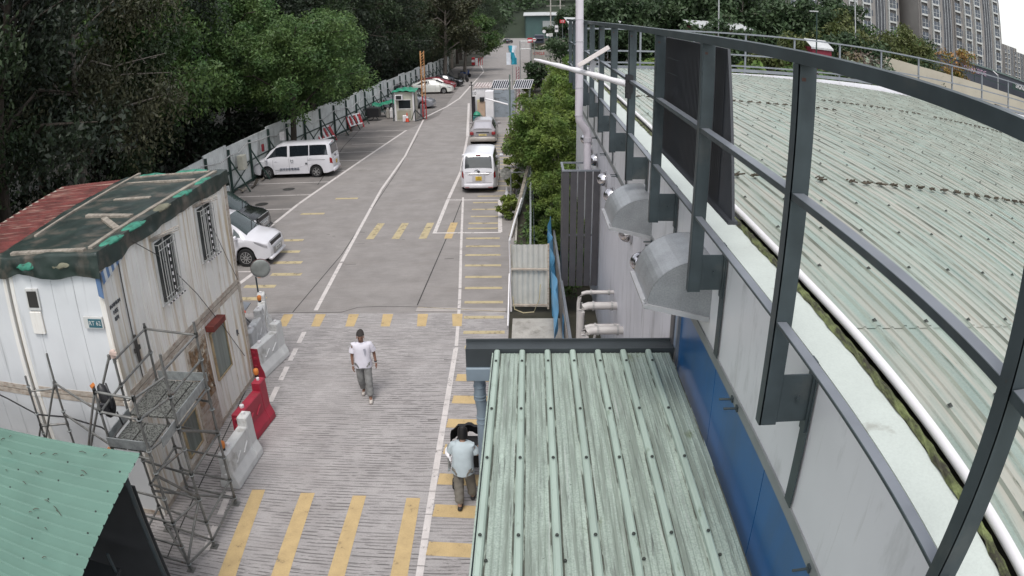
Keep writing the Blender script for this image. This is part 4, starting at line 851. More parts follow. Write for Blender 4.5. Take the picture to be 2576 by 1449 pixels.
# --- tall people carriers with bold chrome noses
def mpvkeys():
    h=2.35
    return [(-h,1.0,.95,.70),(-h+.08,1.5,1.05,.70),(-h+.3,1.79,1.08,.66),(-1,1.82,1.08,.68),(.2,1.82,1.06,.68),(.7,1.74,1.04,.65),(1.15,1.42,1.0,.64),(1.5,1.15,.99,.68),(1.62,1.08,.98,.71),(2.0,.98,.90,.70),(h-.08,.86,.78,.68),(h,.66,.6,.62)]
def mpv_extras(pm,hasqr=False):
    def f(T,body,S,patch):
        h=2.35
        b=MB(); b.bar((h-.055,-.52,.83),(h-.055,.52,.83),.05,.03); b.bar((h-.01,-.5,.64),(h-.01,.5,.64),.04,.02); b.bar((h-.035,-.52,.73),(h-.035,.52,.73),.03,.05); b.build('chrome_grille_bar',chrome,T,bevel=.006)
        b=MB(); b.box((h-.04,0,.735),(.05,1.0,.17)); b.build('grille',trim,T)
        b=MB(); b.box((h+.0,0,.48),(.07,.78,.24)); b.build('lower_grille',mat('silver_mesh_grille',(.35,.35,.35),.35,.6),T,bevel=.015)
        b=MB(); b.box((h-.02,0,.27),(.16,1.45,.12)); b.build('front_lip',pm,T,bevel=.04,smooth=50)
        for sy in (1,-1):
            b=MB(); b.bar((h-.09,.52*sy,.36),(h-.2,.76*sy,.42),.06,.13); b.build('fog_lamp_recess',trim,T,bevel=.02)
            b=MB(); b.bar((h-.06,.42*sy,.3),(h-.17,.72*sy,.33),.04,.03); b.build('chrome_strip',chrome,T)
        plate_text(T,h+.042,.5,'WP 728',platew,False,False)
        for a,c in (((1.5,-.1,1.17),(1.28,.45,1.33)),((1.5,.15,1.17),(1.42,.6,1.2))): b=MB(); b.bar(a,c,.02,.02); b.build('wiper',trim,T)
    return f
def mpv(label,pm,nm):
    return vehicle('parked_people_carrier',label,4.7,1.72,mpvkeys(),pm,(-1.4,1.45),.33,'people carriers parked nose out',seams=(.0,1.02),
     sides=[[(-2.0,4.12),(-.95,4.1),(-.95,4.93),(-1.95,4.93)],[(-.9,4.1),(.1,4.08),(.1,4.93),(-.9,4.93)],[(.16,4.08),(.98,4.1),(.62,4.93),(.16,4.95)],[(1.04,4.12),(1.42,4.35),(1.1,4.8),(1.04,4.84)]],
     wind=(1.5,.72),rearwin=(-2.28,-2.12,glassd,1.5),tails=[[(-2.34,3.2),(-2.2,3.2),(-2.2,3.9),(-2.3,3.95)]],heads=[[(1.85,3.78),(2.27,3.35),(2.27,3.8),(1.8,3.98)]],mirror=1.15,extras=mpv_extras(pm),glass=mat('greenish_car_glass',(.03,.045,.045),.05,spec=.9),spoke=10)
m1=mpv('white people carrier with chrome grille poking out behind the cabins',whitep,'w'); m1.location=(-11.38,23.45,0); m1.rotation_euler=(0,0,R(-1))
m2=mpv('black people carrier parked beyond the white one behind cabin corner',blackp,'b'); m2.location=(-12.95,26.5,0); m2.rotation_euler=(0,0,R(-2))
# --- low cars
def lowkeys(L,H,hatch=0):
    h=L/2; k=H-1.45
    if hatch: return [(-h,.95,.86,.62),(-h+.06,1.05,.9,.62),(-h+.28,1.16,.92,.58),(-1.2,H-.08,.93,.54),(-.3,H,.92,.56),(.4,H-.05,.9,.56),(1.05,1.16,.86,.6),(1.35,.98,.86,.66),(1.8,.88,.80,.66),(h-.12,.74,.70,.62),(h,.55,.52,.54)]
    return [(-h,.84,.78,.62),(-h+.06,.98,.86,.66),(-h+.45,1.02,.90,.64),(-1.35,1.12,.91,.58),(-.75,H-.04,.92,.53),(-.1,H,.91,.55),(.35,H-.06,.89,.55),(1.0,1.1,.86,.60),(1.25,.97,.86,.68),(1.8,.88,.8,.68),(h-.12,.75,.70,.62),(h,.55,.52,.54)]
def lowcar(name,label,pm,L=4.5,W=1.76,H=1.45,hatch=0,extras=None,rw=None,wr=.31,group='cars parked along the hoarding'):
    h=L/2
    return vehicle(name,label,L,W,lowkeys(L,H,hatch),pm,(-1.32,1.36),wr,group,seams=(-.55,.45),
     sides=[[(-1.4 if not hatch else -1.65,4.2),(-.42,4.12),(-.42,4.9),(-.85 if not hatch else -1.1,4.86)],[(-.36,4.12),(.9,4.25),(.35,4.86),(-.36,4.9)]],wind=(1.12,.42),rearwin=rw or ((-1.42,-.85,glassd,1.6) if not hatch else (-h+.3,-1.25,glassd,1.6)),
     tails=[[(-h+.01,3.2),(-h+.2,3.3),(-h+.2,3.95),(-h+.03,3.95)]],heads=[[(h-.5,3.6),(h-.12,3.3),(h-.12,3.9),(h-.55,3.97)]],mirror=.95,extras=extras,spoke=7,zb=.17)
# wagon seen from behind on the hatching
def wagon_ex(T,body,S,patch):
    h=2.3
    b=MB(); b.box((-h-.03,0,.4),(.14,1.62,.3)); b.build('rear_bumper',mat('pale_champagne_bumper',(.36,.33,.30),.35,coat=.4),T,bevel=.05,smooth=50)
    for sy in (1,-1):
        b=MB(); b.box((-h-.02,.70*sy,.78),(.12,.24,.2)); b.build('tail_lamp',tail,T,bevel=.03)
        b=MB(); b.box((-h-.085,.62*sy,.32),(.02,.3,.05)); b.build('exhaust_trim',chrome,T)
    b=MB(); b.bar((-h-.03,-.42,.84),(-h-.03,.42,.84),.02,.05); b.build('boot_strip',trim,T); b=MB(); b.box((-h-.012,0,.68),(.03,.8,.28)); b.build('plate_recess',greyp,T,bevel=.02)
    b=MB(); b.bar((-h-.03,-.1,.9),(-h-.03,.1,.9),.02,.03); b.bar((-h-.03,0,.87),(-h-.03,0,.95),.02,.03); b.build('boot_badge',chrome,T)
    plate_text(T,-h-.035,.68,'LA 4684',mat('pale_yellow_plate',(.6,.48,.2),.5),True,False)
    b=MB(); b.bar((-h+.05,-.6,1.05),(-h+.05,.6,1.05),.05,.02); b.build('spoiler_lip',greyp,T)
wk=[(-2.3,.86,.8,.64),(-2.26,1.0,.9,.68),(-2.16,1.05,.93,.66),(-1.75,1.42,.95,.58),(-1.4,1.52,.95,.57),(-.4,1.56,.94,.58),(.35,1.5,.92,.57),(1.1,1.12,.88,.6),(1.35,1.0,.88,.68),(1.9,.9,.82,.68),(2.2,.76,.7,.62),(2.3,.56,.52,.54)]
shade=mat('silver_rear_sunshade',(.36,.35,.38),.25,.15,var=.05)
wg=vehicle('parked_wagon','champagne grey wagon seen from behind ahead of the white van',4.6,1.74,wk,greyp,(-1.35,1.4),.31,None,seams=(-.6,.4),sides=[[(-1.95,4.2),(-1.2,4.15),(-1.2,4.9),(-1.75,4.9)],[(-1.15,4.15),(-.3,4.12),(-.3,4.9),(-1.15,4.9)],[(-.25,4.12),(.95,4.25),(.4,4.86),(-.25,4.9)]],wind=(1.2,.42),rearwin=(-2.13,-1.72,shade,1.62),tails=[],heads=[[(1.85,3.6),(2.18,3.3),(2.18,3.9),(1.8,3.97)]],mirror=.95,extras=wagon_ex,spoke=7,zb=.17)
wg.location=(-3.03,47.75,0); wg.rotation_euler=(0,0,R(90.5))
c1=lowcar('parked_saloon','slate silver saloon nose out behind the guard kiosk',silverp,4.7,1.8,1.42); c1.location=(-11.0,65.6,0); c1.rotation_euler=(0,0,R(-3))
c2=lowcar('parked_hatchback','pearl white hybrid hatchback nose out beyond the lattice mast',whitep2,4.46,1.75,1.49,1); c2.location=(-10.5,78.2,0); c2.rotation_euler=(0,0,R(-2))
c3=lowcar('parked_hatchback','dark red car half hidden behind the pearl white hatchback',redp,4.4,1.74,1.46,1); c3.location=(-10.5,82.0,0)
c4=lowcar('parked_saloon','black saloon nose out beyond the dark red car',blackp,4.6,1.78,1.44); c4.location=(-10.0,85.6,0); c4.rotation_euler=(0,0,R(-3))
def suv_ex(T,body,S,patch):
    for sy in (.55,-.55): b=MB(); b.bar((-1.6,sy,1.74),(.4,sy,1.74),.04,.04); b.build('roof_rail',trim,T)
    for x in (-1.3,.1): b=MB(); b.bar((x,-.6,1.77),(x,.6,1.77),.05,.03); b.build('roof_bar',trim,T)
sk=[(-2.2,1.0,.95,.68),(-2.1,1.5,1.05,.66),(-1.9,1.68,1.06,.64),(-.3,1.7,1.05,.64),(.5,1.62,1.03,.62),(1.1,1.15,1.0,.68),(1.9,1.02,.92,.68),(2.1,.9,.8,.64),(2.2,.66,.6,.58)]
c5=vehicle('parked_suv','black off road car with roof bars tail end by hoarding',4.4,1.8,sk,blackp,(-1.3,1.35),.35,None,seams=(-.5,.5),sides=[[(-1.95,4.15),(-.55,4.12),(-.55,4.9),(-1.9,4.9)],[(-.5,4.12),(.95,4.25),(.5,4.88),(-.5,4.9)]],wind=(1.05,.55),rearwin=(-2.18,-2.05,glassd,1.5),tails=[[(-2.18,3.1),(-2.05,3.1),(-2.05,3.9),(-2.15,3.9)]],heads=[],mirror=.95,extras=suv_ex)
c5.location=(-13.0,70.6,0); c5.rotation_euler=(0,0,R(-2))
c6=dup(c4,(-6.2,216,0),R(70),'small dark car far up the road under the trees'); c6['category']='car'
# far parked motorbikes
def scooter(label,col,loc,rz_,sz=1):
    T=thing('motor_scooter',label,'scooter',(0,0,0),0,'scooters beside the far hoarding')
    pm=mat('scooter_'+col[0],col[1],.4)
    for x in (-.6,.6): b=MB(); b.lathe([(.16,-.05),(.25,-.05),(.27,0),(.25,.05),(.16,.05)],(x,0,.27),16,'y'); b.build('wheel',rubber,T)
    b=MB(); b.bar((-.75,0,.62),(.1,0,.55),.28,.22); b.bar((.1,0,.38),(.42,0,.36),.3,.1); b.build('body',pm,T,bevel=.05)
    b=MB(); b.bar((.42,0,.36),(.5,0,.95),.34,.06); b.bar((.58,0,.3),(.48,0,1.02),.06,.06); b.build('front_shield',pm,T,bevel=.02)
    b=MB(); b.bar((-.7,0,.78),(.05,0,.72),.26,.08); b.build('seat',black,T,bevel=.03)
    b=MB(); b.bar((.46,-.32,1.03),(.46,.32,1.03),.03); b.bar((.48,-.3,1.03),(.48,-.34,1.2),.015); b.bar((.48,.3,1.03),(.48,.34,1.2),.015); b.build('handlebar',black,T)
    T.location=loc; T.rotation_euler=(0,0,rz_); return T
scooter('black motor scooter beside the far end of hoarding',('black',(.02,.02,.022)),(-8.3,91,0),R(-30))
scooter('blue motor scooter under a blue cover farther up the hoarding',('blue',(.02,.06,.2)),(-8.6,98,0),R(-25))
scooter('dark motor scooter leaning by the blue covered one',('charcoal',(.04,.04,.045)),(-8.9,94.5,0),R(-60))
# ================================================================ PEOPLE
def skin(verts,edges,rad,sub=2,root=0):
    me=bpy.data.meshes.new('t'); me.from_pydata(verts,edges,[]); o=bpy.data.objects.new('t',me); sc.collection.objects.link(o)
    sk_=o.modifiers.new('s','SKIN'); sk_.branch_smoothing=.6; sk_.use_smooth_shade=True
    for i,r in enumerate(rad):
        d=me.skin_vertices[0].data[i]; d.radius=(r,r) if not isinstance(r,tuple) else r; d.use_root=(i==root); 
    s=o.modifiers.new('u','SUBSURF'); s.levels=sub; s.render_levels=sub
    bpy.context.view_layer.update(); ev=o.evaluated_get(bpy.context.evaluated_depsgraph_get()); m2=bpy.data.meshes.new_from_object(ev)
    vs=[tuple(v.co) for v in m2.vertices]; fs=[tuple(p.vertices) for p in m2.polygons]; bpy.data.objects.remove(o); bpy.data.meshes.remove(me); bpy.data.meshes.remove(m2); return vs,fs
def person(label,J,mats,loc,rz_,hair_len,R_=None):
    """J: joints in metres facing -Y (local), left = +X"""
    skinm,shirtm,trm,shoem,hairm=mats
    names=['pelvis','waist','chest','neck','head','crown','shL','elL','wrL','shR','elR','wrR','hipL','knL','anL','toL','hipR','knR','anR','toR']
    rad={'pelvis':(.115,.09),'waist':(.10,.08),'chest':(.11,.085),'neck':.050,'head':(.073,.085),'crown':(.062,.07),'sh':.046,'el':.038,'wr':.026,'hip':.085,'kn':.052,'an':.036,'to':.032}
    ed=[('pelvis','waist'),('waist','chest'),('chest','neck'),('neck','head'),('head','crown'),('chest','shL'),('shL','elL'),('elL','wrL'),('chest','shR'),('shR','elR'),('elR','wrR'),('pelvis','hipL'),('hipL','knL'),('knL','anL'),('anL','toL'),('pelvis','hipR'),('hipR','knR'),('knR','anR'),('anR','toR')]
    def sub_(nm,es,scale,root,tr=lambda n,r:r):
        idx={n:i for i,n in enumerate(nm)}; rr=[]
        for n in nm:
            r=rad.get(n,rad.get(n[:-1])); r=tr(n,r); rr.append(tuple(x*scale for x in r) if isinstance(r,tuple) else r*scale)
        return skin([J[n] for n in nm],[(idx[a],idx[b]) for a,b in es],rr,2,idx[root])
    b=MB(); vs,fs=sub_(names,ed,1,'pelvis'); b.add(vs,fs)
    hd=Vector(J['head']); cr=Vector(J['crown']); face=(Vector(J['faced'])).normalized(); up=(cr-hd).normalized(); sx=face.cross(up).normalized()
    # hands
    for s_ in 'LR':
        w=Vector(J['wr'+s_]); d=(w-Vector(J['el'+s_])).normalized(); inw=Vector((-1 if s_=='L' else 1,0,0)); side=d.cross(inw).normalized()
        V=[w,w+d*.045,w+d*.085]; E=[(0,1),(1,2)]; RR=[.026,.03,.03]
        for k,(o_,ln) in enumerate(((-.027,.062),(-.009,.074),(.009,.07),(.026,.055))):
            base=w+d*.088+side*o_; i=len(V); V+=[base,base+d*ln*.55+inw*.008,base+d*ln*.9+inw*.028]; E+=[(2,i),(i,i+1),(i+1,i+2)]; RR+=[.011,.0095,.008]
        i=len(V); tb=w+d*.04-side*.03; V+=[tb,tb+d*.035-side*.012+inw*.015,tb+d*.06-side*.008+inw*.025]; E+=[(1,i),(i,i+1),(i+1,i+2)]; RR+=[.013,.011,.009]
        vs,fs=skin([tuple(v) for v in V],E,RR,1,1); b.add(vs,fs)
    # nose, ears
    nz=hd+face*.083+up*.02; b.add([tuple(p) for p in (nz-sx*.016,nz+sx*.016,nz+up*.045-face*.006,nz+face*.02-up*.004)],[(0,1,3),(1,2,3),(2,0,3)])
    for q in (-1,1):
        c=hd+sx*q*.078+up*.02; b.box(c,(.016,.03,.05),Matrix((sx,face,up)).transposed())
    body=b.build('person',skinm,None,smooth=80,fixn=False,label=label,cat='person')
    # face features as small inlays
    e=MB()
    for q in (-1,1): e.box(hd+sx*q*.03+up*.048+face*.079,(.026,.01,.01),Matrix((sx,face,up)).transposed())
    e.box(hd-up*.028+face*.08,(.045,.008,.008),Matrix((sx,face,up)).transposed()); SPLIT.add('face_features'); e.build('face_features',mat('dark_lip_and_eye',(.03,.015,.012),.6),body)
    # clothes
    b=MB(); J2=dict(J)
    for s_ in 'LR':
        a,c=Vector(J['sh'+s_]),Vector(J['el'+s_]); J2['sl'+s_]=tuple(a.lerp(c,.72)); J2['tr'+s_]=tuple(Vector(J['kn'+s_]).lerp(Vector(J['an'+s_]),.93))
    J_=J; 
    def sub2(nm,es,rr,root):
        idx={n:i for i,n in enumerate(nm)}; return skin([J2[n] for n in nm],[(idx[a],idx[b_]) for a,b_ in es],rr,2,idx[root])
    pv,wv,cv,nv_=(Vector(J[k]) for k in ('pelvis','waist','chest','neck'))
    lv=[(pv+Vector((0,0,-.10)),.195,.150),(pv,.192,.148),(wv,.180,.138),(wv.lerp(cv,.5),.185,.135),(cv,.200,.135),(cv.lerp(nv_,.45),.205,.115),(cv.lerp(nv_,.68),.165,.090),(cv.lerp(nv_,.85),.085,.070),(cv.lerp(nv_,.93),.062,.060)]
    vs=[];fs=[];sg=28
    for li,(c,rx,ry) in enumerate(lv):
        for k in range(sg):
            a=2*pi*k/sg; ca,sa=math.cos(a),math.sin(a); w_=(abs(ca)**.8)*(1 if ca>0 else -1); fo=1+.035*math.sin(a*5+li*1.3)*(li<4)+.02*math.sin(a*9+li*2)
            vs.append((c.x+rx*w_*fo,c.y+ry*sa*fo,c.z+.012*math.sin(a*3+li)*(li==0)))
    for li in range(len(lv)-1):
        for k in range(sg): fs.append((li*sg+k,li*sg+(k+1)%sg,(li+1)*sg+(k+1)%sg,(li+1)*sg+k))
    for s_ in 'LR':
        a,c=Vector(J['sh'+s_]),Vector(J2['sl'+s_]); q=MB(); a0=a.lerp(Vector(J['chest']),.22)+Vector((0,0,.015)); q.tube([a0,a,a.lerp(c,.5),c],[.062,.066,.072,.08],12,False); k0=len(vs); vs+=q.v; fs+=[tuple(i_+k0 for i_ in f_) for f_ in q.f]
    b.add(vs,fs); b.build('tshirt',shirtm,body,smooth=80,fixn=False)
    b=MB(); vs,fs=sub2(['pelvis','hipL','knL','trL','hipR','knR','trR'],[('pelvis','hipL'),('hipL','knL'),('knL','trL'),('pelvis','hipR'),('hipR','knR'),('knR','trR')],[(.14,.115),.108,.092,.084,.108,.092,.084],'pelvis')
    vs=[(x+.006*math.sin(z*55+y*15),y+.007*math.sin(z*47+x*30),z) for x,y,z in vs]
    b.add(vs,fs); b.build('trousers',trm,body,smooth=80,fixn=False)
    for s_ in 'LR':
        a,t=Vector(J['an'+s_]),Vector(J['to'+s_]); d=(t-a); d.z=0; d.normalize(); h_=Vector((a.x,a.y,.05))-d*.05; tt=Vector((t.x,t.y,.042))+d*.05
        vs,fs=skin([tuple(h_),tuple(h_.lerp(tt,.5)),tuple(tt)],[(0,1),(1,2)],[.046,.048,.040],2,0); b=MB(); b.add([(x,y,max(z,.002)) for x,y,z in vs],fs); b.build('shoe',shoem,body,smooth=80,fixn=False)
    # hair cap
    b=MB(); c0=hd.lerp(cr,.45)
    def hf(u,v):
        a=u*2*pi; bk=math.cos(a)   # 1 at the back, -1 at the brow
        lim=(.34+.30*max(0,(bk+.75)/1.75)) if bk>-.75 else .34
        t=v*pi*lim; d=face*(-bk)*math.sin(t)+sx*math.sin(a)*math.sin(t)+up*math.cos(t); k=1+.02*math.sin(a*9+t*7)
        p=c0+up*.012+(sx*(d.dot(sx))*.090+face*(d.dot(face))*.106+up*(d.dot(up))*.088)*k
        if v>.7 and bk>-.3: p=p-up*hair_len*(v-.7)/.3
        return p
    b.grid(hf,24,12); b.build('hair',hairm,body,smooth=80,fixn=False)
    body.location=loc; body.rotation_euler=(0,0,rz_); return body
skA=mat('tanned_skin',(.20,.10,.065),.5,var=.08); skB=mat('light_skin',(.33,.2,.14),.5,var=.08)
tw=mat('white_cotton',(.66,.64,.70),.85,var=.06,scale=7); tg=mat('pale_blue_grey_cotton',(.42,.48,.50),.85,var=.07,scale=7); trg=mat('grey_trousers',(.20,.20,.195),.85,var=.22,scale=9); trk=mat('khaki_grey_trousers',(.17,.155,.13),.85,var=.2,scale=9)
man=dict(pelvis=(0,0,.90),waist=(.0,0,1.03),chest=(.0,.01,1.24),neck=(0,-.005,1.41),head=(0,-.03,1.50),crown=(0,-.02,1.60),faced=(.0,-1,-.25),
 shL=(.175,.01,1.33),elL=(.245,.09,1.08),wrL=(.275,.03,.86),shR=(-.175,.01,1.33),elR=(-.235,.02,1.07),wrR=(-.225,-.06,.85),
 hipL=(.085,0,.85),knL=(.10,-.12,.47),anL=(.115,-.20,.09),toL=(.13,-.33,.04),hipR=(-.085,0,.85),knR=(-.09,.0,.47),anR=(-.08,.2,.12),toR=(-.085,.07,.035))
mn=person('man in white t-shirt and grey trousers walking towards the camera',man,(skA,tw,trg,mat('off_white_shoe',(.5,.46,.42),.6),mat('cropped_dark_hair',(.02,.016,.014),.8)),(-3.72,13.78,0),R(6),.0)
b=MB(); b.lathe([(.031,-.012),(.034,0),(.031,.012)],(0,0,0),14); wa=b.build('wrist_watch',black,None); wa.parent=mn; wa.location=(.272,.035,.885)
b=MB(); b.add([(.05,-.142,1.28),(.10,-.128,1.28),(.105,-.130,1.2),(.08,-.148,1.1),(.06,-.146,1.2)],[(0,1,2,3,4)]); q=b.build('chest_print',mat('grey_print',(.33,.33,.38),.8),None,fixn=False); q.parent=mn
wom=dict(pelvis=(0,0,.86),waist=(0,-.02,.99),chest=(0,-.06,1.19),neck=(0,-.10,1.35),head=(0,-.14,1.43),crown=(0,-.17,1.53),faced=(0,-1,-.55),
 shL=(.155,-.06,1.27),elL=(.235,-.12,1.04),wrL=(.22,-.36,.98),shR=(-.155,-.06,1.27),elR=(-.235,-.12,1.04),wrR=(-.22,-.36,.98),
 hipL=(.085,0,.81),knL=(.085,.02,.45),anL=(.07,.13,.10),toL=(.07,.0,.035),hipR=(-.085,0,.81),knR=(-.10,-.14,.45),anR=(-.11,-.2,.08),toR=(-.115,-.33,.035))
wm_=person('dark haired woman in pale grey t-shirt seen from behind pushing a stroller',wom,(skB,tg,trk,mat('black_shoe',(.02,.02,.02),.6),mat('black_hair',(.008,.007,.007),.5)),(-1.17,9.98,0),R(176),.13)
# stroller
SR=thing('stroller','black stroller with hooded seat and white towel pushed by the woman','stroller',(-1.14,10.75,0))
b=MB()
def cf(u,v):
    a=u*pi; t=v*pi*.5; return (-1.14+.31*math.cos(a),10.72+.34*math.sin(a)*math.sin(t)-.1*(1-math.sin(a)),.86+.36*math.cos(t)*math.sin(a)**.3+.02*math.sin(u*30))
b.grid(cf,16,8); b.build('hood',mat('black_fabric',(.012,.012,.014),.85,var=.3),SR,smooth=70,fixn=False)
b=MB(); b.box((-1.14,10.8,.6),(.44,.42,.5),(.25,0,0)); b.box((-1.14,11.05,.42),(.4,.36,.16)); b.build('seat',MATS['black_fabric'],SR,bevel=.05)
for sx in (-.27,.27):
    b=MB(); b.tube([(-1.14+sx,10.34,.97),(-1.14+sx,10.6,.7),(-1.14+sx,10.95,.3),(-1.14+sx,11.1,.14)],.014,8); b.tube([(-1.14+sx,10.5,.12),(-1.14+sx,10.9,.45)],.013,8); b.build('frame_tube',steel,SR,smooth=50)
    for y in (10.5,11.15):
        b=MB(); b.lathe([(.06,-.02),(.1,-.022),(.11,0),(.1,.022),(.06,.02)],(-1.14+sx,y,.11),14,'x'); b.build('wheel',rubber,SR)
b=MB(); b.tube([(-1.42,10.36,.985),(-.87,10.36,.985)],.018,8); b.build('push_bar',black,SR)
b=MB(); b.box((-1.47,10.45,.72),(.03,.12,.5)); b.box((-1.47,10.45,.50),(.04,.2,.03)); b.build('side_rack',galv,SR)
b=MB()
b.grid(lambda u,v:(-1.42+.1*math.sin(v*pi)*math.cos(u*2*pi)+.02*math.sin(u*12),10.40+.12*math.cos(v*pi)*1.0+.05*math.sin(u*2*pi),.90+.05*math.sin(u*2*pi)-.06*v),12,8); b.build('towel',white,SR,smooth=70,fixn=False)
# ================================================================ VEGETATION
def leafmat(nm,c,c2,tr=.25):
    m=bpy.data.materials.new(nm); n,b=_nt(m); L=n.links; N=n.nodes.new
    tc=N('ShaderNodeTexCoord'); t=N('ShaderNodeTexNoise'); t.inputs['Scale'].default_value=.9; t.inputs['Detail'].default_value=3; L.new(tc.outputs['Object'],t.inputs[0])
    t2=N('ShaderNodeTexWhiteNoise'); sn=N('ShaderNodeVectorMath'); sn.operation='SNAP'; sn.inputs[1].default_value=(.3,.3,.3); L.new(tc.outputs['Object'],sn.inputs[0]); L.new(sn.outputs[0],t2.inputs[0])
    r=N('ShaderNodeMapRange'); r.inputs['From Min'].default_value=.35; r.inputs['From Max'].default_value=.65; L.new(t.outputs[0],r.inputs[0])
    x=N('ShaderNodeMix'); x.data_type='RGBA'; L.new(r.outputs[0],x.inputs[0]); x.inputs[6].default_value=(*c,1); x.inputs[7].default_value=(*c2,1)
    r2=N('ShaderNodeMapRange'); r2.inputs['To Min'].default_value=.65; r2.inputs['To Max'].default_value=1.4; L.new(t2.outputs[0],r2.inputs[0])
    y=N('ShaderNodeMix'); y.data_type='RGBA'; y.blend_type='MULTIPLY'; y.inputs[0].default_value=1; L.new(x.outputs[2],y.inputs[6]); L.new(r2.outputs[0],y.inputs[7])
    L.new(y.outputs[2],b.inputs['Base Color']); b.inputs['Roughness'].default_value=.5; b.inputs['Specular IOR Level'].default_value=.3
    if tr: 
        ts=N('ShaderNodeBsdfTranslucent'); L.new(y.outputs[2],ts.inputs[0]); ms=N('ShaderNodeMixShader'); ms.inputs[0].default_value=tr; L.new(b.outputs[0],ms.inputs[1]); L.new(ts.outputs[0],ms.inputs[2]); L.new(ms.outputs[0],n.nodes['Material Output'].inputs[0])
    return m
def leaf_mesh(name,cent,rad,n_leaf,size,m,droop=0,flat=.5,elong=2.2,shell=.5):
    """leaf rhombs scattered in many clumps (numpy arrays)"""
    K=len(cent); cent=np.array(cent); rad=np.array(rad)[:,None]; tot=K*n_leaf
    d=rng.normal(size=(tot,3)); d/=np.linalg.norm(d,axis=1)[:,None]; rr=rng.random(tot)**shell
    idx=np.repeat(np.arange(K),n_leaf); p=cent[idx]+d*rr[:,None]*rad[idx]*np.array([1,1,.75]); p[:,2]-=droop*rr*rad[idx,0]*rng.random(tot)
    up=rng.normal(size=(tot,3))*(1-flat)+np.array([0,0,1])*flat+d*.35; up/=np.linalg.norm(up,axis=1)[:,None]
    a=rng.normal(size=(tot,3)); a[:,2]-=droop*1.5; a-=up*(a*up).sum(1)[:,None]; a/=np.linalg.norm(a,axis=1)[:,None]+1e-9; b=np.cross(up,a)
    s=size*(.6+.8*rng.random(tot))[:,None]; V=np.empty((tot,4,3)); V[:,0]=p-a*s*.5; V[:,1]=p+b*s*.5/elong; V[:,2]=p+a*s*.5; V[:,3]=p-b*s*.5/elong
    me=bpy.data.meshes.new(name); me.vertices.add(tot*4); me.vertices.foreach_set('co',V.reshape(-1)); me.loops.add(tot*4); me.loops.foreach_set('vertex_index',np.arange(tot*4,dtype=np.int32))
    me.polygons.add(tot); me.polygons.foreach_set('loop_start',np.arange(0,tot*4,4,dtype=np.int32)); me.update(calc_edges=True); me.materials.append(m); return me
def obj_of(me,name,parent=None,**kw):
    o=bpy.data.objects.new(name,me); sc.collection.objects.link(o); o.parent=parent
    for k,v in kw.items(): o[k]=v
    return o
barkd=mat('dark_bark',(.045,.036,.028),.9,var=.4,scale=5,stretch=(3,3,.5)); barkp=mat('pale_bark',(.16,.14,.12),.85,var=.3,scale=5,stretch=(3,3,.5))
def tree(name,label,H,spread,m,bark,n_limb=11,clump=1.25,leaves=300,size=.3,base=.35,droop=0,lean=(0,0),tr=.16,flat=.5,bare=0,cpl=4,group=None,elong=2.2,top=.9):
    T=thing(name,label,'tree',(0,0,0),0,group); b=MB(); P=[Vector((lean[0]*t*t*H+.15*math.sin(t*5),lean[1]*t*t*H+.12*math.cos(t*4),H*.88*t)) for t in np.linspace(0,1,9)]
    P[0].z=-.1; b.tube(P,[tr*(1.15-t*.95) for t in np.linspace(0,1,9)],8); C=[];Rd=[]
    for i in range(n_limb):
        t=base+(top-base)*(i+random.random()*.6)/n_limb; k=min(7,int(t*8)); q=P[k].lerp(P[k+1],t*8-k); a=i*2.399+random.random()*.7
        ln=spread*(1-.55*((t-base)/(1-base))**1.6)*random.uniform(.7,1.1); rise=random.uniform(.1,.55)*ln; e=q+Vector((math.cos(a)*ln,math.sin(a)*ln,rise)); mid=q.lerp(e,.5)+Vector((0,0,.18*ln))
        b.tube([q,mid,e],[tr*.42*(1.1-t*.6),tr*.28*(1.1-t*.6),.02],6)
        for j in range(cpl):
            f=.42+.62*(j+random.random()*.5)/cpl; c=q.lerp(e,f)+Vector((random.gauss(0,.4),random.gauss(0,.4),random.gauss(.1,.35)))*clump*.6; C.append(tuple(c)); Rd.append(clump*random.uniform(.55,1.1))
    for j in range(5): c=P[8]+Vector((random.gauss(0,.6),random.gauss(0,.6),random.uniform(-.6,.9)))*clump; C.append(tuple(c)); Rd.append(clump*random.uniform(.6,1))
    for j in range(bare):
        t=random.uniform(.2,.6); k=int(t*8); q=P[k]; a=random.uniform(-1.2,1.2); e=q+Vector((math.cos(a)*spread*.8,math.sin(a)*spread*.8,random.uniform(-.5,1.2))); b.tube([q,q.lerp(e,.5)+Vector((0,0,.3)),e],[.05,.03,.012],5)
        for k2 in range(4): f=random.uniform(.4,.95); s_=q.lerp(e,f); b.tube([s_,s_+Vector((random.uniform(.2,.9),random.uniform(-.7,.7),random.uniform(-.3,.6)))],[.018,.006],4)
    b.build('trunk',bark,T,smooth=60,fixn=False); obj_of(leaf_mesh('crown',C,Rd,leaves,size,m,droop,flat,elong),'crown',T); return T
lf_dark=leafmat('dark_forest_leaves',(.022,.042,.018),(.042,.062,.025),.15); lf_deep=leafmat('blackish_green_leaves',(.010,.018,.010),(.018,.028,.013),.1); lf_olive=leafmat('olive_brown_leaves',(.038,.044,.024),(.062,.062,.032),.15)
lf_mid=leafmat('mid_green_leaves',(.058,.115,.038),(.10,.155,.045),.3); lf_bright=leafmat('bright_feathery_leaves',(.085,.155,.035),(.19,.25,.06),.42); lf_yel=leafmat('yellow_green_leaves',(.17,.21,.04),(.09,.14,.03),.3)
lf_far=leafmat('distant_leaves',(.032,.060,.026),(.055,.085,.038),.2); lf_dry=leafmat('dry_brown_leaves',(.13,.10,.055),(.10,.10,.05),.2)
G1='dark trees crowding behind the left hoarding'
tA=tree('forest_tree','dark green spreading tree deep in the forest, by the parked van',14.5,5.2,lf_dark,barkd,15,1.6,430,.20,.22,.7,(.02,.02),.26,.25,bare=2,group=G1)
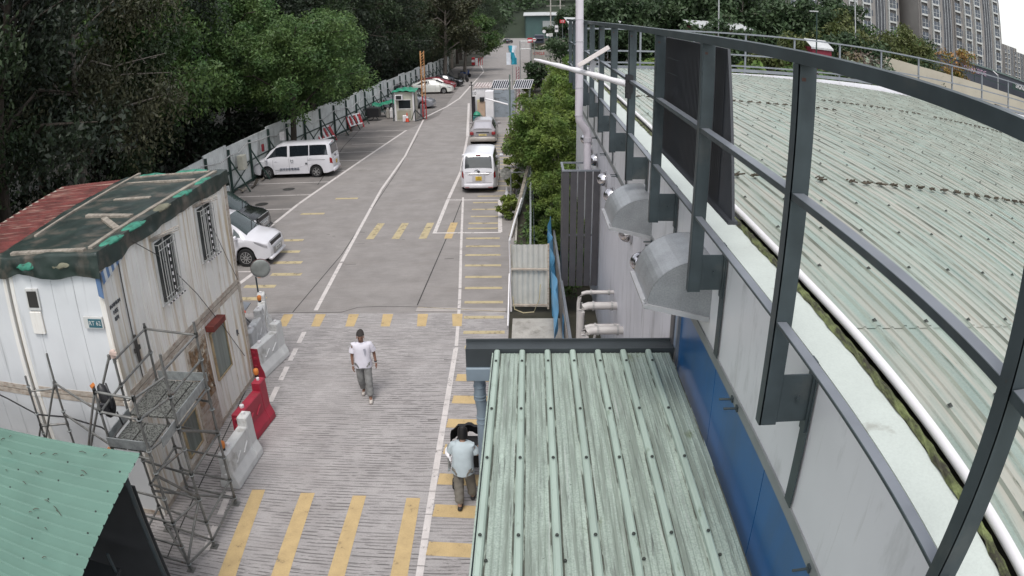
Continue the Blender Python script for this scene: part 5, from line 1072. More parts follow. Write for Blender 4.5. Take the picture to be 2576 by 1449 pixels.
tB=tree('forest_tree','blackish green dense tree deep in the forest beyond the van',16,5.4,lf_deep,barkd,16,1.8,420,.21,.2,.5,(-.02,.0),.28,.3,group=G1)
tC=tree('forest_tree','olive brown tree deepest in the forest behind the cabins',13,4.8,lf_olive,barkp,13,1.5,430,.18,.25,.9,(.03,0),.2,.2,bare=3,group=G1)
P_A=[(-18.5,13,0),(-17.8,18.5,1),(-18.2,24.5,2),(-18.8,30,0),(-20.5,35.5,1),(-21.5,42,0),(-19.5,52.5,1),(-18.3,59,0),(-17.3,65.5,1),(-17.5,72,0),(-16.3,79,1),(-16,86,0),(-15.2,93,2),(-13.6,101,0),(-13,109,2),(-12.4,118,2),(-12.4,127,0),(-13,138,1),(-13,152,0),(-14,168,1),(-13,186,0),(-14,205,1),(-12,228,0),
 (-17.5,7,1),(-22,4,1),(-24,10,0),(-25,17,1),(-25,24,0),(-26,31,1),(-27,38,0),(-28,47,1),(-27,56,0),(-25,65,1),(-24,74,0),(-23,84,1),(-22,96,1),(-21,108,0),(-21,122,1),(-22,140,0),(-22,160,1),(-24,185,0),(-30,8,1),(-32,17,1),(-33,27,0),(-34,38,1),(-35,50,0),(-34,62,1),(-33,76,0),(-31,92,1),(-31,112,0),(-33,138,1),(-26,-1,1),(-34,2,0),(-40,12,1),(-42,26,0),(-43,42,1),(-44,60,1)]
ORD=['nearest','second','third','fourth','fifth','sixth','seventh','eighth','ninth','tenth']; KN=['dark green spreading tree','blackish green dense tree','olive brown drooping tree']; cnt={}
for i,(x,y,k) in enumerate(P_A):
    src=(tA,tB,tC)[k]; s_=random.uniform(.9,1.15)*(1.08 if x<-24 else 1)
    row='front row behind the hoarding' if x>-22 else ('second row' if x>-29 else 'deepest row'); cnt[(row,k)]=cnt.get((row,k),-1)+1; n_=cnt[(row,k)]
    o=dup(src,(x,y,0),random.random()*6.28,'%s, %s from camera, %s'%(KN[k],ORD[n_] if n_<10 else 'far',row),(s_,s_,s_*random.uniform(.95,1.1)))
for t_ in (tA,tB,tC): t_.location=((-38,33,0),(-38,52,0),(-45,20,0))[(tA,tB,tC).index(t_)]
# fresher green trees in front
tD=tree('broadleaf_tree','fresh green broadleaf tree leaning over hoarding above the electric van',9.2,4.3,lf_mid,barkd,17,1.15,420,.19,.36,.15,(.10,.02),.2,.5,group=None); tD.location=(-13.9,40.2,0)
tE=dup(tD,(-14.6,46.8,0),.9,'second green broadleaf tree overhanging the hoarding beyond the leaning one',(1.05,1.05,1.05))
tE2=dup(tD,(-18.6,38.2,0),4.2,'tall green broadleaf tree left of the leaning one',(1.0,1.0,1.2))
tF=tree('grey_green_tree','brownish feathery tree overhanging the far end of hoarding',13.5,6.2,lf_olive,barkp,17,1.5,260,.34,.28,.5,(.06,0),.26,.3); tF.location=(-11.2,96,0)
tF2=tree('roadside_tree','green leafy tree leaning over the far road',10,5.4,lf_mid,barkp,14,1.4,240,.36,.3,.2,(.10,0),.22,.45); tF2.location=(-9.6,108,0)
dup(tD,(-18.8,31.5,0),5.1,'lighter green broadleaf crown above the cabin end of hoarding',(1.15,1.15,1.35)); dup(tD,(-20.5,47,0),3.0,'tall broadleaf crown high behind the leaning tree',(1.2,1.2,1.4)); dup(tD,(-16.9,57,0),1.0,'broadleaf crown over hoarding beyond the barred boards',(.95,.95,1.1))
# right hand feathery trees along the narrow strip
def feather(label,loc,H,spread,m,leaves=210,group='feathery trees between road and building'):
    T=tree('feathery_tree',label,H,spread,m,barkp,13,.62,leaves,.19,.22,.3,(.0,.0),.06,.55,cpl=4,group=group,elong=2.8); T.location=loc; return T
fA=feather('bright feathery tree nearest the white van tail',(.35,31.8,0),4.5,1.85,lf_bright)
for i,(x,y,s_,lb) in enumerate(((1.5,34,.95,'bright feathery tree against the grey building corner'),(.6,38,.70,'feathery tree behind the white van'),(1.9,42,1.0,'tall feathery tree near the building behind others'),(1.0,44.5,.66,'feathery tree beside the champagne wagon'),(1.3,29.5,.85,'small feathery tree below the slatted cage'),(2.2,50,1.05,'feathery tree in front of the solar panels'),(3.0,56,1.1,'feathery tree right of the solar panels'),(3.6,64,1.0,'feathery tree beyond the solar panels'),(.9,26.2,.52,'low feathery sapling by the green hoarding'),(1.25,23.2,.45,'low sapling at building foot'))):
    dup(fA,(x,y,0),i*1.3,lb,(s_,s_,s_))
def bush(name,label,loc,r,h,m,n=14,leaves=120,size=.16,group=None,flat=.5,cat='bush'):
    T=thing(name,label,cat,(0,0,0),0,group); C=[(random.gauss(0,r*.5),random.gauss(0,r*.5),random.uniform(.2,1)*h) for _ in range(n)]
    b=MB(); 
    for c in C[:7]: b.tube([(0,0,-.05),(c[0]*.5,c[1]*.5,c[2]*.6),c],[.02,.014,.006],5)
    b.build('stem',barkp,T,fixn=False); obj_of(leaf_mesh('foliage',C,[r*.5]*n,leaves,size,m,.1,flat,1.8),'foliage',T); T.location=loc; return T
bush('yellow_leaf_shrub','yellow green round leaved shrub spilling over kerb beside white bay',(-.85,28.3,0),.42,1.0,lf_yel,16,90,.15)
bush('variegated_shrub','yellowish shrub beside the white van rear corner',(-.75,32.6,0),.4,1.1,lf_yel,12,90,.16)
bush('hedge_bush','mid green bush below the slanting planks',(.05,26.3,0),.35,.9,lf_mid,10,90,.14)
bush('ground_bush','low leafy bush at foot of the striped handrail',(.35,24,0),.5,.7,lf_bright,14,100,.18)
bush('ground_bush','dark leafy bush in the shaded gap by building',(1.2,26.5,0),.6,1.1,lf_mid,14,110,.2)
bush('ground_bush','leafy bush against the grey wall below the cage',(1.3,21.2,0),.4,.9,lf_mid,12,90,.16)
bush('ochre_shrub','tan leaved shrub beside the champagne wagon',(-1.05,42.6,0),.45,1.2,lf_dry,12,90,.16)
bush('ochre_shrub','orange brown shrub just beyond the white van',(-.8,38.2,0),.4,1.3,lf_yel,12,90,.16)
bush('creeper','tangled creeper on the far right verge by the gate frame',(.6,78,0),1.3,3.2,lf_far,22,110,.3)
bush('creeper','round dry bush on the verge beside solar panels',(-.2,70,0),.8,1.8,lf_yel,14,110,.25)
bush('creeper','hanging green creeper over the pale retaining wall',(3.2,92,0),1.8,4.2,lf_far,26,110,.35)
# trees beyond the building roof
tG=tree('park_tree','tree with grey green crown beyond the roof railing',9.8,4.2,lf_far,barkp,14,1.35,230,.36,.25,.3,(0,0),.18,.4,group='trees beyond the ribbed roof')
tH=tree('park_tree','tree with dull yellow green crown beyond the roof railing',8.6,4.0,leafmat('dull_yellow_green_leaves',(.075,.10,.03),(.12,.13,.05),.25),barkp,14,1.2,210,.34,.25,.3,(0,0),.16,.4,group='trees beyond the ribbed roof')
for i,(x,y,k,s_) in enumerate([(7,62,0,1.1),(13,66,0,1.22),(19,64,0,1.2),(25,62,0,1.15),(27,60,1,1.15),(38,66,1,1.1),(10,78,0,1.35),(22,80,0,1.4),(34,78,0,1.3),(46,80,1,1.2),(15,100,0,1.45),(28,98,0,1.45),(14,130,0,1.6),(26,128,0,1.6),(42,120,0,1.4),(58,140,0,1.2),(12,47,0,.86),(17,45,1,.86),(22,46,0,.86),(23,48,1,.84)]):
    dup((tG,tH)[k],(x,y,0),i*1.7,('grey green' if k==0 else 'dull yellow green')+' tree beyond roof railing, '+('close by, ' if y<55 else 'middle distance, ' if y<90 else 'far behind, ')+('near the white vertical pipe' if x<11 else 'left of the maroon hut' if x<16 else 'around the crimson hut' if x<24 else 'right of the crimson hut' if x<36 else 'towards the flyover'),(s_,s_,s_))
tG.location=(8,160,0); tH.location=(20,165,0)
bush('bare_shrub','brown bare shrub beyond roof railing beside the red hut',(19.0,40,4.0),1.4,2.8,lf_dry,18,60,.22); bush('bare_shrub','pinkish brown thicket beyond the near rail post',(21.0,43,3.5),2.0,3.2,leafmat('pinkish_twigs',(.14,.10,.085),(.10,.08,.06),.1),22,60,.25)
bush('flowering_tree','green bush with orange blossom below the apartment tower',(47,68,4.5),2.0,4.2,leafmat('orange_blossom_leaves',(.06,.12,.02),(.40,.18,.06),.2),24,90,.3)
bush('flowering_tree','pale flowering shrub just beyond the roof end railing',(18.5,38,3.2),1.6,3.6,leafmat('white_blossom',(.30,.32,.28),(.08,.12,.05),.2),18,90,.24)
for i,(x,y,z,r,h) in enumerate(((39,64,3,2.2,4.0),(13,36,1,2,5),(8,37,1,2,5),(5,36,0,1.8,5),(17,36,1,2,5))):
    bush('verge_bush',['dull','mid green','bright feathery'][i%3]+' rounded bush beyond the roof edge, '+['beside the flyover start','nearest the white vertical pipe','second from the white vertical pipe','leftmost of all','below the maroon hut','right of the maroon hut','below the crimson hut'][i%7],(x,y,z),r,h,(lf_far,lf_mid,lf_bright)[i%3],22,110,.34,'bushes beyond the ribbed roof')
# far hill and its wood
def hz(x,y): 
    d=max(0,y-268+8*math.sin(x*.03)); return -.5+min(62,d*.42)*(.75+.25*math.sin(x*.011+1))+3*math.sin(x*.05)*min(1,d/40) -(.18*max(0,x-40) if x>40 else 0)*min(1,d/60)
b=MB(); b.grid(lambda u,v:(-300+600*u,262+300*v,hz(-300+600*u,262+300*v)),60,30); b.build('hill',mat('hill_undergrowth',(.018,.028,.014),.9,var=.4,scale=.1),None,smooth=80,kind='structure',fixn=False)
C=[];Rr=[]
for _ in range(2300):
    x,y=random.uniform(-150,170),random.uniform(268,400)
    if -8<x<32 and y<292: continue
    C.append((x,y,hz(x,y)+random.uniform(.5,5))); Rr.append(random.uniform(2.2,4.8))
obj_of(leaf_mesh('wood',C,Rr,36,1.5,lf_far,.2,.4,1.7),'hillside_wood',None,kind='stuff',label='far wooded hillside closing the end of the road',category='wood')
C=[];Rr=[]
for _ in range(900):
    y=random.uniform(10,125); d=random.random()**1.3; C.append((-16.4+(1.2 if y>60 else 0)+(y>85)*1.5-d*9,y,random.uniform(.2,1.6+3.2*random.random()))); Rr.append(random.uniform(.7,1.3))
obj_of(leaf_mesh('us',C,Rr,60,.3,lf_deep,.3,.3,1.8),'understory_thicket',None,kind='stuff',label='black green understory thicket filling the gap behind hoarding',category='thicket')
# leafy ground cover strips
C=[(random.uniform(-.3,1.7),random.uniform(19.5,70),.12) for _ in range(420)]
obj_of(leaf_mesh('gc',C,[.35]*420,34,.13,lf_mid,.0,.6,1.8),'ground_cover',None,kind='stuff',label='leafy ground cover along the narrow planted strip',category='ground cover')
C=[(-15.9-random.random()*2.5,random.uniform(18,120),.1) for _ in range(500)]
obj_of(leaf_mesh('gc2',C,[.5]*500,24,.2,lf_dark,.0,.6,1.8),'ground_cover',None,kind='stuff',label='dark undergrowth behind the left hoarding',category='ground cover')
# ================================================================ HOARDING, KIOSK, MAST, CABIN AND YARD OBJECTS
hoardm=mat('pale_green_hoarding_sheet',(.56,.58,.57),.5,var=.16,scale=1.2,dirt=(.16,.17,.16),dlo=.55,dhi=.78,dsc=(2,2,.5),dscale=1.2)
dkgreen=mat('dark_green_steel_post',(.025,.05,.042),.5,.2)
FL=[(-15.2,20),(-15.25,28),(-15.2,34),(-14.97,40.6),(-14.33,47),(-13.85,52.7),(-12.6,84),(-11.6,106)]
def fpt(y):
    for a,b_ in zip(FL,FL[1:]):
        if a[1]<=y<=b_[1]: t=(y-a[1])/(b_[1]-a[1]); return a[0]+(b_[0]-a[0])*t
    return FL[-1][0]
HF=thing('site_hoarding','long pale green sheet hoarding with dark posts and raking struts on left','hoarding',(-14.5,50,0))
y=20.; k=0
while y<105:
    x0,x1=fpt(y),fpt(min(y+2.75,106)); hh=2.32+(.12 if k%3==1 else 0)+(.05 if y>56 else 0); b=MB(); n=12; dx=x1-x0
    flat=(k in (8,))
    vs=[]
    for z in (.05,hh):
        for i in range(n+1):
            for t,o in ((0,0),(.3,0),(.45,.03),(.85,.03)):
                f=min(1,(i+t)/n); vs.append((x0+dx*f+(0 if flat else o),y+2.7*f,z))
    m_=len(vs)//2; b.add(vs,[(i,i+1,m_+i+1,m_+i) for i in range(m_-1)])
    b.bar((x0-.02,y,hh),(x1-.02,y+2.7,hh),.09,.16); b.build('hoarding_panel',hoardm,HF,fixn=False)
    b=MB(); b.b2(x0+.05,x0+.17,y-.05,y+.05,0,hh-.05); po=b.build('post',dkgreen,HF)
    b=MB(); b.bar((x0+.14,y,1.75),(x0+1.05,y+.1,.03),.05,.07); b.build('raking_strut',dkgreen,HF)
    b=MB(); b.bar((x0+.10,y+.05,1.15),(x1+.10,y+2.65,1.15),.04,.07); b.bar((x0+.12,y+.05,.12),(x1+.12,y+2.65,.12),.06,.1); b.bar((x0+.1,y+.1,.2),(x1+.1,y+2.6,1.1),.03,.05); b.build('cross_rail',dkgreen,HF)
    y+=2.75; k+=1
b=MB(); pts=[(fpt(y)+.2,y,2.0+.12*math.sin(y*.9)-.25*(y>45)+.1*math.sin(y*2.3)) for y in np.arange(26,104,1.1)]; b.tube(pts,.028,6); b.build('loose_cable',mat('pale_hose',(.42,.42,.42),.5),HF,smooth=60)
def box_thing(name,label,cat,c,d,m,door=None,rz_=0,group=None,bev=.01):
    T=thing(name,label,cat,c,0,group); b=MB(); b.box((c[0],c[1],c[2]+d[2]/2),d); b.build('housing',m,T,bevel=bev)
    b=MB(); b.box((c[0],c[1]-d[1]/2-.008,c[2]+d[2]/2),(d[0]*.86,.016,d[2]*.88)); b.build('door_panel',door or m,T,bevel=.004); T.rotation_euler=(0,0,rz_); return T
creamm=mat('cream_box_paint',(.46,.45,.38),.5,var=.15)
box_thing('meter_box','cream electrical box fixed on hoarding beside the van nose','electric box',(-14.75,34.6,1.05),(.35,.5,.75),creamm)
box_thing('junction_box','small white box on the hoarding above the van bonnet','electric box',(-14.45,40.4,1.5),(.3,.3,.5),white)
box_thing('meter_box','small cream box low on the hoarding behind cabin tarpaulin','electric box',(-15.0,30.6,1.0),(.3,.35,.5),creamm)
b=MB(); b.box((-14.8,37.9,1.55),(.1,.22,.42)); b.build('fire_bucket_sign',mat('dull_red_sign',(.22,.02,.03),.6),None,bevel=.02,label='small dull red plate tied to a hoarding post',cat='sign')
# scrap at foot of hoarding
for i in range(16):
    y=30.5+i*1.45+random.random(); x=fpt(min(y,105))+random.uniform(.35,.8); b=MB()
    for _ in range(4): b.bar((x+random.uniform(-.04,.04),y+random.uniform(-.04,.04),.04+random.random()*.03),(x+random.uniform(-.15,.15),y+random.choice((-1,1))*random.uniform(.3,.6),.04+random.random()*.25),.05+.06*random.random(),.04)
    b.build('scrap_timber',wood if i%3 else barkd,None,label=('pale','dark','grey')[i%3]+' broken timber scraps at hoarding foot, '+('behind the cabins' if y<35 else 'beside the van nose' if y<41 else 'beyond the electric van' if y<47 else 'near the barred boards')+', '+('nearer' if i%2 else 'farther')+' pile',cat='timber scraps',group='scraps along the hoarding')
# leaning red/white barrier boards
def board(loc,rz_,lb,tilt=.3):
    T=thing('barrier_board',lb,'barrier board',(0,0,0),0,'red and white barrier boards by hoarding')
    rd=mat('signal_red_board',(.42,.03,.04),.5,var=.1)
    for z in (.3,.95): b=MB(); b.box((0,0,z),(1.5,.04,.07)); b.build('rail',white,T)
    for k in range(6): b=MB(); b.box((-.6+.24*k,0,.62),(.13,.03,.58)); b.build('slat',rd if k%2 else white,T)
    for x in (-.72,.72): b=MB(); b.box((x,0,.5),(.06,.05,1.0)); b.build('end_post',rd,T)
    T.location=loc; T.rotation_euler=(tilt,0,rz_); T.scale=(1.25,1.25,1.2)
board((-13.75,47.9,0),R(72),'red and white barred board leaning under the green tree',-.5); board((-13.1,53.6,0),R(70),'red and white barred board leaning nearer the bicycle cart',-.35)
def cone(loc,lb,h=.7,m=None):
    T=thing('traffic_cone',lb,'cone',loc,0,'traffic cones in the yard'); r=.16
    b=MB(); b.lathe([(r,.03),(r*.62,h*.42)],loc,14); b.lathe([(r*.4,h*.66),(.025,h)],loc,14); b.build('cone_body',m or MATS['cone_orange_red'],T,smooth=50)
    b=MB(); b.lathe([(r*.62,h*.42),(r*.4,h*.66)],loc,14); b.build('white_band',white,T,smooth=50); b=MB(); b.box((loc[0],loc[1],.015),(.4,.4,.03)); b.build('base',black if not m else m,T)
cone((-13.6,55.2,0),'orange cone beside the leaning barred board'); cone((-9.75,56.6,0),'red and white cone in front of the kiosk',.75); cone((-1.05,31.4,0),'white cone at the van corner by the kerb',.6,white)
# tricycle cart and green covered carts
def bike(loc,rz_,lb,box=True):
    T=thing('cargo_tricycle' if box else 'bicycle',lb,'tricycle' if box else 'bicycle',(0,0,0))
    for x in (-.62,.5):
        b=MB()
        for k in range(20):
            a,a2=2*pi*k/20,2*pi*(k+1)/20; b.bar((x+.31*math.cos(a),0,.33+.31*math.sin(a)),(x+.31*math.cos(a2),0,.33+.31*math.sin(a2)),.04,up=(0,1,0))
        wh=b.build('wheel',rubber,T); b=MB()
        for k in range(8): a=2*pi*k/8; b.bar((x,0,.33),(x+.3*math.cos(a),0,.33+.3*math.sin(a)),.008,up=(0,1,0))
        b.build('spokes',galv,wh)
    b=MB(); b.tube([(-.62,0,.33),(-.4,0,.95)],.02,6); b.tube([(-.44,0,.85),(0,0,.35),(.5,0,.33)],.02,6); b.tube([(-.42,0,.88),(.15,0,.85),(0,0,.35)],.018,6); b.build('frame',white if box else black,T)
    b=MB(); b.tube([(-.36,-.28,1.02),(-.4,0,.97),(-.36,.28,1.02)],.016,6); b.build('handlebar',black,T); b=MB(); b.box((.14,0,.9),(.28,.16,.06)); b.build('saddle',black,T,bevel=.02)
    if box: b=MB(); b.box((.85,0,.72),(1.0,.85,.75)); b.build('cargo_box',black,T,bevel=.02)
    T.location=loc; T.rotation_euler=(0,0,rz_); return T
bike((-13.55,57.9,0),R(-2),'black boxed cargo tricycle beside the green covered cart')
bike((-14.25,56.9,0),R(10),'black bicycle leaning behind the cargo tricycle',False)
GC=thing('covered_cart','trolley under bright green sheet between the tricycle and kiosk','cart',(-12.2,60,0))
grn=mat('bright_green_sheet',(.02,.22,.13),.5,var=.2,scale=3,bump=.3,bscale=7)
b=MB(); b.grid(lambda u,v:(-13.2+2.1*u+.04*math.sin(v*20),59.4+1.2*v,1.25-.12*math.sin(u*pi*2)-1.5*max(0,abs(v-.5)-.38)-.9*max(0,abs(u-.5)-.42)+.05*math.sin(u*17+v*9)),26,16); b.build('cover_sheet',grn,GC,smooth=60,fixn=False)
for x in (-13.0,-11.3):
    for y in (59.6,60.4): b=MB(); b.tube([(x,y,0),(x,y,1.1)],.03,6); b.build('leg',galv,GC)
b=MB(); b.box((-12.15,60,.45),(1.9,.9,.05)); b.build('shelf',galv,GC)
for i,x in enumerate((-11.75,-11.45)): b=MB(); b.box((x,59.0,.38),(.28,.3,.7)); b.box((x,59.0,.8),(.2,.2,.15)); b.build('plastic_drum',white if i else concm,None,bevel=.05,label='white plastic drum beside the kiosk cart' if i else 'grey plastic drum beside the kiosk cart',cat='drum')
# guard kiosk
KS=thing('guard_kiosk','small cream guard kiosk under a green tarpaulin with wall air conditioner','kiosk',(-10.3,58,0))
kx0,kx1,ky0,ky1=-10.85,-9.25,57.3,59.2
b=MB(); b.b2(kx0,kx1,ky0+.04,ky1,0,2.3); b.build('cabin_shell',creamm,KS)
for x in (kx0,kx1-.12): b=MB(); b.b2(x,x+.12,ky0,ky0+.04,0,2.3); b.build('corner_trim',white,KS)
b=MB(); b.b2(kx0+.35,kx1-.3,ky0+.01,ky0+.04,1.0,1.65); W_=b.build('window',glassd,KS); b=MB(); b.b2(kx0+.3,kx1-.25,ky0+.0,ky0+.04,.93,.99); b.b2(kx0+.3,kx1-.25,ky0,ky0+.04,1.66,1.7); b.build('window_frame',white,W_)
b=MB(); b.b2(kx0+.12,kx0+.72,ky0-.3,ky0,1.7,2.12); A_=b.build('air_conditioner',white,KS,bevel=.01); b=MB(); b.b2(kx0+.2,kx0+.64,ky0-.31,ky0-.3,1.76,2.06); b.build('grille',trim,A_)
b=MB(); b.b2(kx0+.2,kx1-.3,ky0+.02,ky0+.035,.15,.8); b.build('lower_panel',mat('tan_panel',(.33,.31,.24),.6),KS)
b=MB(); b.grid(lambda u,v:(kx0-.15+(kx1-kx0+.3)*u,ky0-.2+2.2*v,2.42+.12*math.sin(u*pi)-1.2*max(0,abs(v-.5)-.4)-.9*max(0,abs(u-.5)-.44)+.03*math.sin(u*22+v*6)),24,16); b.build('roof_sheet',grn,KS,smooth=60,fixn=False)
for a,c in (((kx0-.1,ky0-.15,0),(kx0-.1,ky0-.15,2.3)),((-9.1,56.7,0),(-9.1,56.7,2.35)),((-9.1,56.7,1.0),(-9.45,56.9,.1)),((-9.1,56.7,.95),(-8.55,57.6,.1)),((-9.1,56.7,.05),(-8.5,57.8,.12))):
    b=MB(); b.tube([a,c],.04,6); b.build('stay_pole',steel,KS)
b=MB(); b.box((-9.95,56.9,.25),(.4,.3,.5)); b.build('plastic_crate',white,None,bevel=.03,label='white crate in front of the guard kiosk',cat='crate')
b=MB(); b.b2(-9.1,-8.75,59.4,59.8,.1,1.0); b.build('grey_cabinet',steel_l,None,bevel=.02,label='small white framed cabinet between kiosk and lattice mast',cat='cabinet')
# lattice mast, orange fading to red
MS=thing('lattice_mast','tall slim orange lattice mast with red foot beside the kiosk','mast',(-8.5,57.9,0))
orl=mat('faded_orange_paint',(.55,.30,.13),.6,var=.25,dirt=(.3,.1,.04),dlo=.5,dhi=.7); rdl=mat('red_mast_paint',(.42,.04,.04),.6,var=.2)
for z0,z1,m_,nm in ((0,1.9,rdl,'lower_section'),(1.9,5.5,orl,'upper_section')):
    b=MB(); w_=.13
    for sx in (-1,1):
        for sy in (-1,1): b.bar((-8.5+sx*w_,57.9+sy*w_,z0),(-8.5+sx*w_,57.9+sy*w_,z1),.035)
    z=z0
    while z<z1-.2:
        for s_ in (-1,1): b.bar((-8.5-w_,57.9+s_*w_,z),(-8.5+w_,57.9+s_*w_,z+.22),.06,.03); b.bar((-8.5+s_*w_,57.9-w_,z+.22),(-8.5+s_*w_,57.9+w_,z),.05,.03)
        z+=.22
    b.bar((-8.66,57.76,z0),(-8.66,57.76,z1),.1,.02); b.build(nm,m_,MS)
# white metal cabin with solar panels, grey block wall
SC=thing('metal_gatehouse','white ribbed metal gatehouse on the right of the road','gatehouse',(-3.7,58.5,0))
b=MB(); 
for k in range(8): b.b2(-4.3+.16*k,-4.3+.16*k+.11,57.0,57.05,0,2.5)
b.b2(-4.32,-3.05,57.05,60.2,0,2.55); b.build('wall',white,SC)
b=MB(); 
for k in range(6): b.b2(-4.35+.22*k,-4.23+.22*k,57,60.3,2.56,2.66)
b.b2(-4.4,-3.0,56.95,60.3,2.5,2.56); b.build('roof',mat('pinkish_white_sheet',(.55,.48,.46),.6,dirt=(.12,.1,.1),dlo=.55,dhi=.62,dscale=4),SC)
b=MB(); b.b2(-3.05,-1.2,58.4,58.5,0,2.2); wl_=b.build('block_wall',mat('blue_grey_wall',(.24,.27,.30),.7,var=.1,dirt=(.13,.14,.15),dlo=.6,dhi=.63,dsc=(1,1,3),dscale=2),SC)
for k in range(9):
    b=MB(); b.b2(-2.9+.2*(k%5),-2.7+.2*(k%5),58.39,58.4,1.9-.35*(k//3),1.93-.35*(k//3)); b.build('wall_marking',inkm,wl_)
b=MB(); b.b2(-4.5,-4.3,56.4,57.0,.1,1.9); b.build('dark_doorway',mat('dark_recess',(.03,.025,.03),.8),SC)
b=MB(); b.b2(-4.5,-4.1,56.2,56.25,1.95,2.42); s_=b.build('number_board',white,SC); text('board_digits','10',.34,black,s_,(-4.3,56.19,2.18),(pi/2,0,0),.002)
b=MB(); b.tube([(-4.48,56,0),(-4.48,56,3.05)],.035,6); b.box((-4.5,56,2.85),(.3,.06,.06)); b.box((-4.48,56,3.05),(.12,.1,.14)); b.build('camera_pole',black,SC)
b=MB(); b.b2(-3.95,-3.4,55.0,55.4,.1,1.65); cb=b.build('tan_cabinet',mat('tan_cabinet_paint',(.42,.30,.22),.6),None,bevel=.01,label='tan metal cabinet in front of the white gatehouse',cat='cabinet')
b=MB(); b.b2(-4.0,-3.75,55.1,55.4,.1,1.8); b.build('yellow_cabinet',mat('pale_yellow_paint',(.50,.46,.25),.6),None,bevel=.01,label='narrow pale yellow cabinet beside the tan one',cat='cabinet')
b=MB(); b.b2(-3.8,-3.45,54.9,55.3,1.7,2.0); b.build('television_box',black,None,bevel=.01,label='black box standing on top of tan cabinet',cat='box')
b=MB(); b.b2(-3.35,-2.75,55.0,56.2,0,2.45); b.build('white_locker',white,None,bevel=.01,label='tall white locker panel right of the tan cabinet',cat='locker')
b=MB(); b.prism([(-4.2,.1),(-3.6,.1),(-3.55,.75),(-4.25,.75)],'y',53.6,54.1); WB=b.build('waste_bin',mat('teal_bin',(.02,.12,.12),.5),None,bevel=.02,label='teal waste bin with green bag ahead of the wagon',cat='bin')
b=MB(); b.lathe([(.22,0),(.3,.12),(.2,.28),(.05,.36)],(-3.95,53.85,.74),9); b.build('bin_bag',grn,WB,smooth=60)
cellm=mat('solar_cell',(.012,.018,.03),.15,spec=.8)
for (xa,xb,lb) in ((-3.15,-1.75,'left solar panel tilted above the grey block wall'),(-1.3,.1,'right solar panel tilted over the green shrubs')):
    T=thing('solar_panel',lb,'solar panel',(xa,59,2.2),0,'solar panels by the gatehouse'); A=Vector((xa,59,2.25)); Bv=Vector((xb-xa,0,0)); Cv=Vector((.25,.75,.62))
    b=MB()
    for k in range(8):
        p=A+Bv*(k/8+.012)+Cv*.03; q=A+Bv*((k+1)/8-.012)+Cv*.03; b.add([p,q,q+Cv*.94,p+Cv*.94],[(0,1,2,3)]); b.add([v-Vector((0,.02,.03)) for v in (p,q,q+Cv*.94,p+Cv*.94)],[(3,2,1,0)])
    b.build('cells',cellm,T,fixn=False); b=MB()
    for k in range(9): b.bar(A+Bv*(k/8),A+Bv*(k/8)+Cv,.03,.03)
    b.bar(A,A+Bv,.05); b.bar(A+Cv,A+Cv+Bv,.05); b.build('frame',white,T)
    for x in (xa+.15,xb-.1): b=MB(); b.bar((x,59.1,0),(x,59.1,2.25),.06); b.bar((x,59.6,1.0),(x+.2,59.7,2.8),.05); b.build('leg',galv,T)
# boom of parked crane arm / white inclined pole near gatehouse
b=MB(); b.tube([(-3.3,54.5,1.95),(-2.4,54.2,1.75),(-1.6,54,1.55)],.06,8); b.build('barrier_boom',white,None,smooth=50,label='white inclined pole in front of grey block wall',cat='pole')
# feather flag
FG=thing('feather_flag','teal and white feather banner on a pole beyond solar panels','flag',(-1.4,65,0))
b=MB(); b.tube([(-1.45,65,0),(-1.5,65,3.8),(-1.85,65,5.5)],.03,6); b.build('pole',galv,FG)
fln=[(-1.88,5.48),(-1.78,4.9),(-1.62,4.3),(-1.58,3.8)]; flr=[(-1.05,5.46),(-1.25,4.85),(-1.1,4.4),(-1.08,3.78)]; b=MB()
for i in range(3):
    for j in range(6):
        def P_(i_,t): a=fln[i_]; c=flr[i_]; return (a[0]*(1-t)+c[0]*t,65+.08*math.sin(t*5+i_),a[1]*(1-t)+c[1]*t)
        b.cur=1 if (i==0 and j>=3) or (i==1 and j>=5) else 0; b.add([P_(i,j/6),P_(i,(j+1)/6),P_(i+1,(j+1)/6),P_(i+1,j/6)],[(0,1,2,3)])
b.build('banner_cloth',[mat('teal_banner',(.02,.26,.36),.6),mat('white_banner',(.6,.63,.68),.6)],FG,fixn=False)
b=MB(); b.b2(-2.0,-1.62,64.9,64.94,3.78,4.85); b.build('white_panel',MATS['white_banner'],FG)
# street light column threading the right hand trees, red lattice post
b=MB(); b.tube([(-1.25,45,0),(-1.2,45,4.5)],.05,8); b.build('lamp_column',mat('grey_green_column',(.12,.16,.14),.5),None,label='slim grey green column rising through the feathery trees',cat='column')
b=MB()
for s_ in (-.12,.12): b.bar((-1.0+s_,63.5,0),(-1.0+s_,63.5,3.7),.05)
for k in range(14): b.bar((-1.12,63.5,.25*k),(-.88,63.5,.25*k+.25),.03)
b.build('red_lattice_post',mat('dark_red_paint',(.2,.03,.05),.6),None,label='dark red lattice post below the feather banner',cat='post')
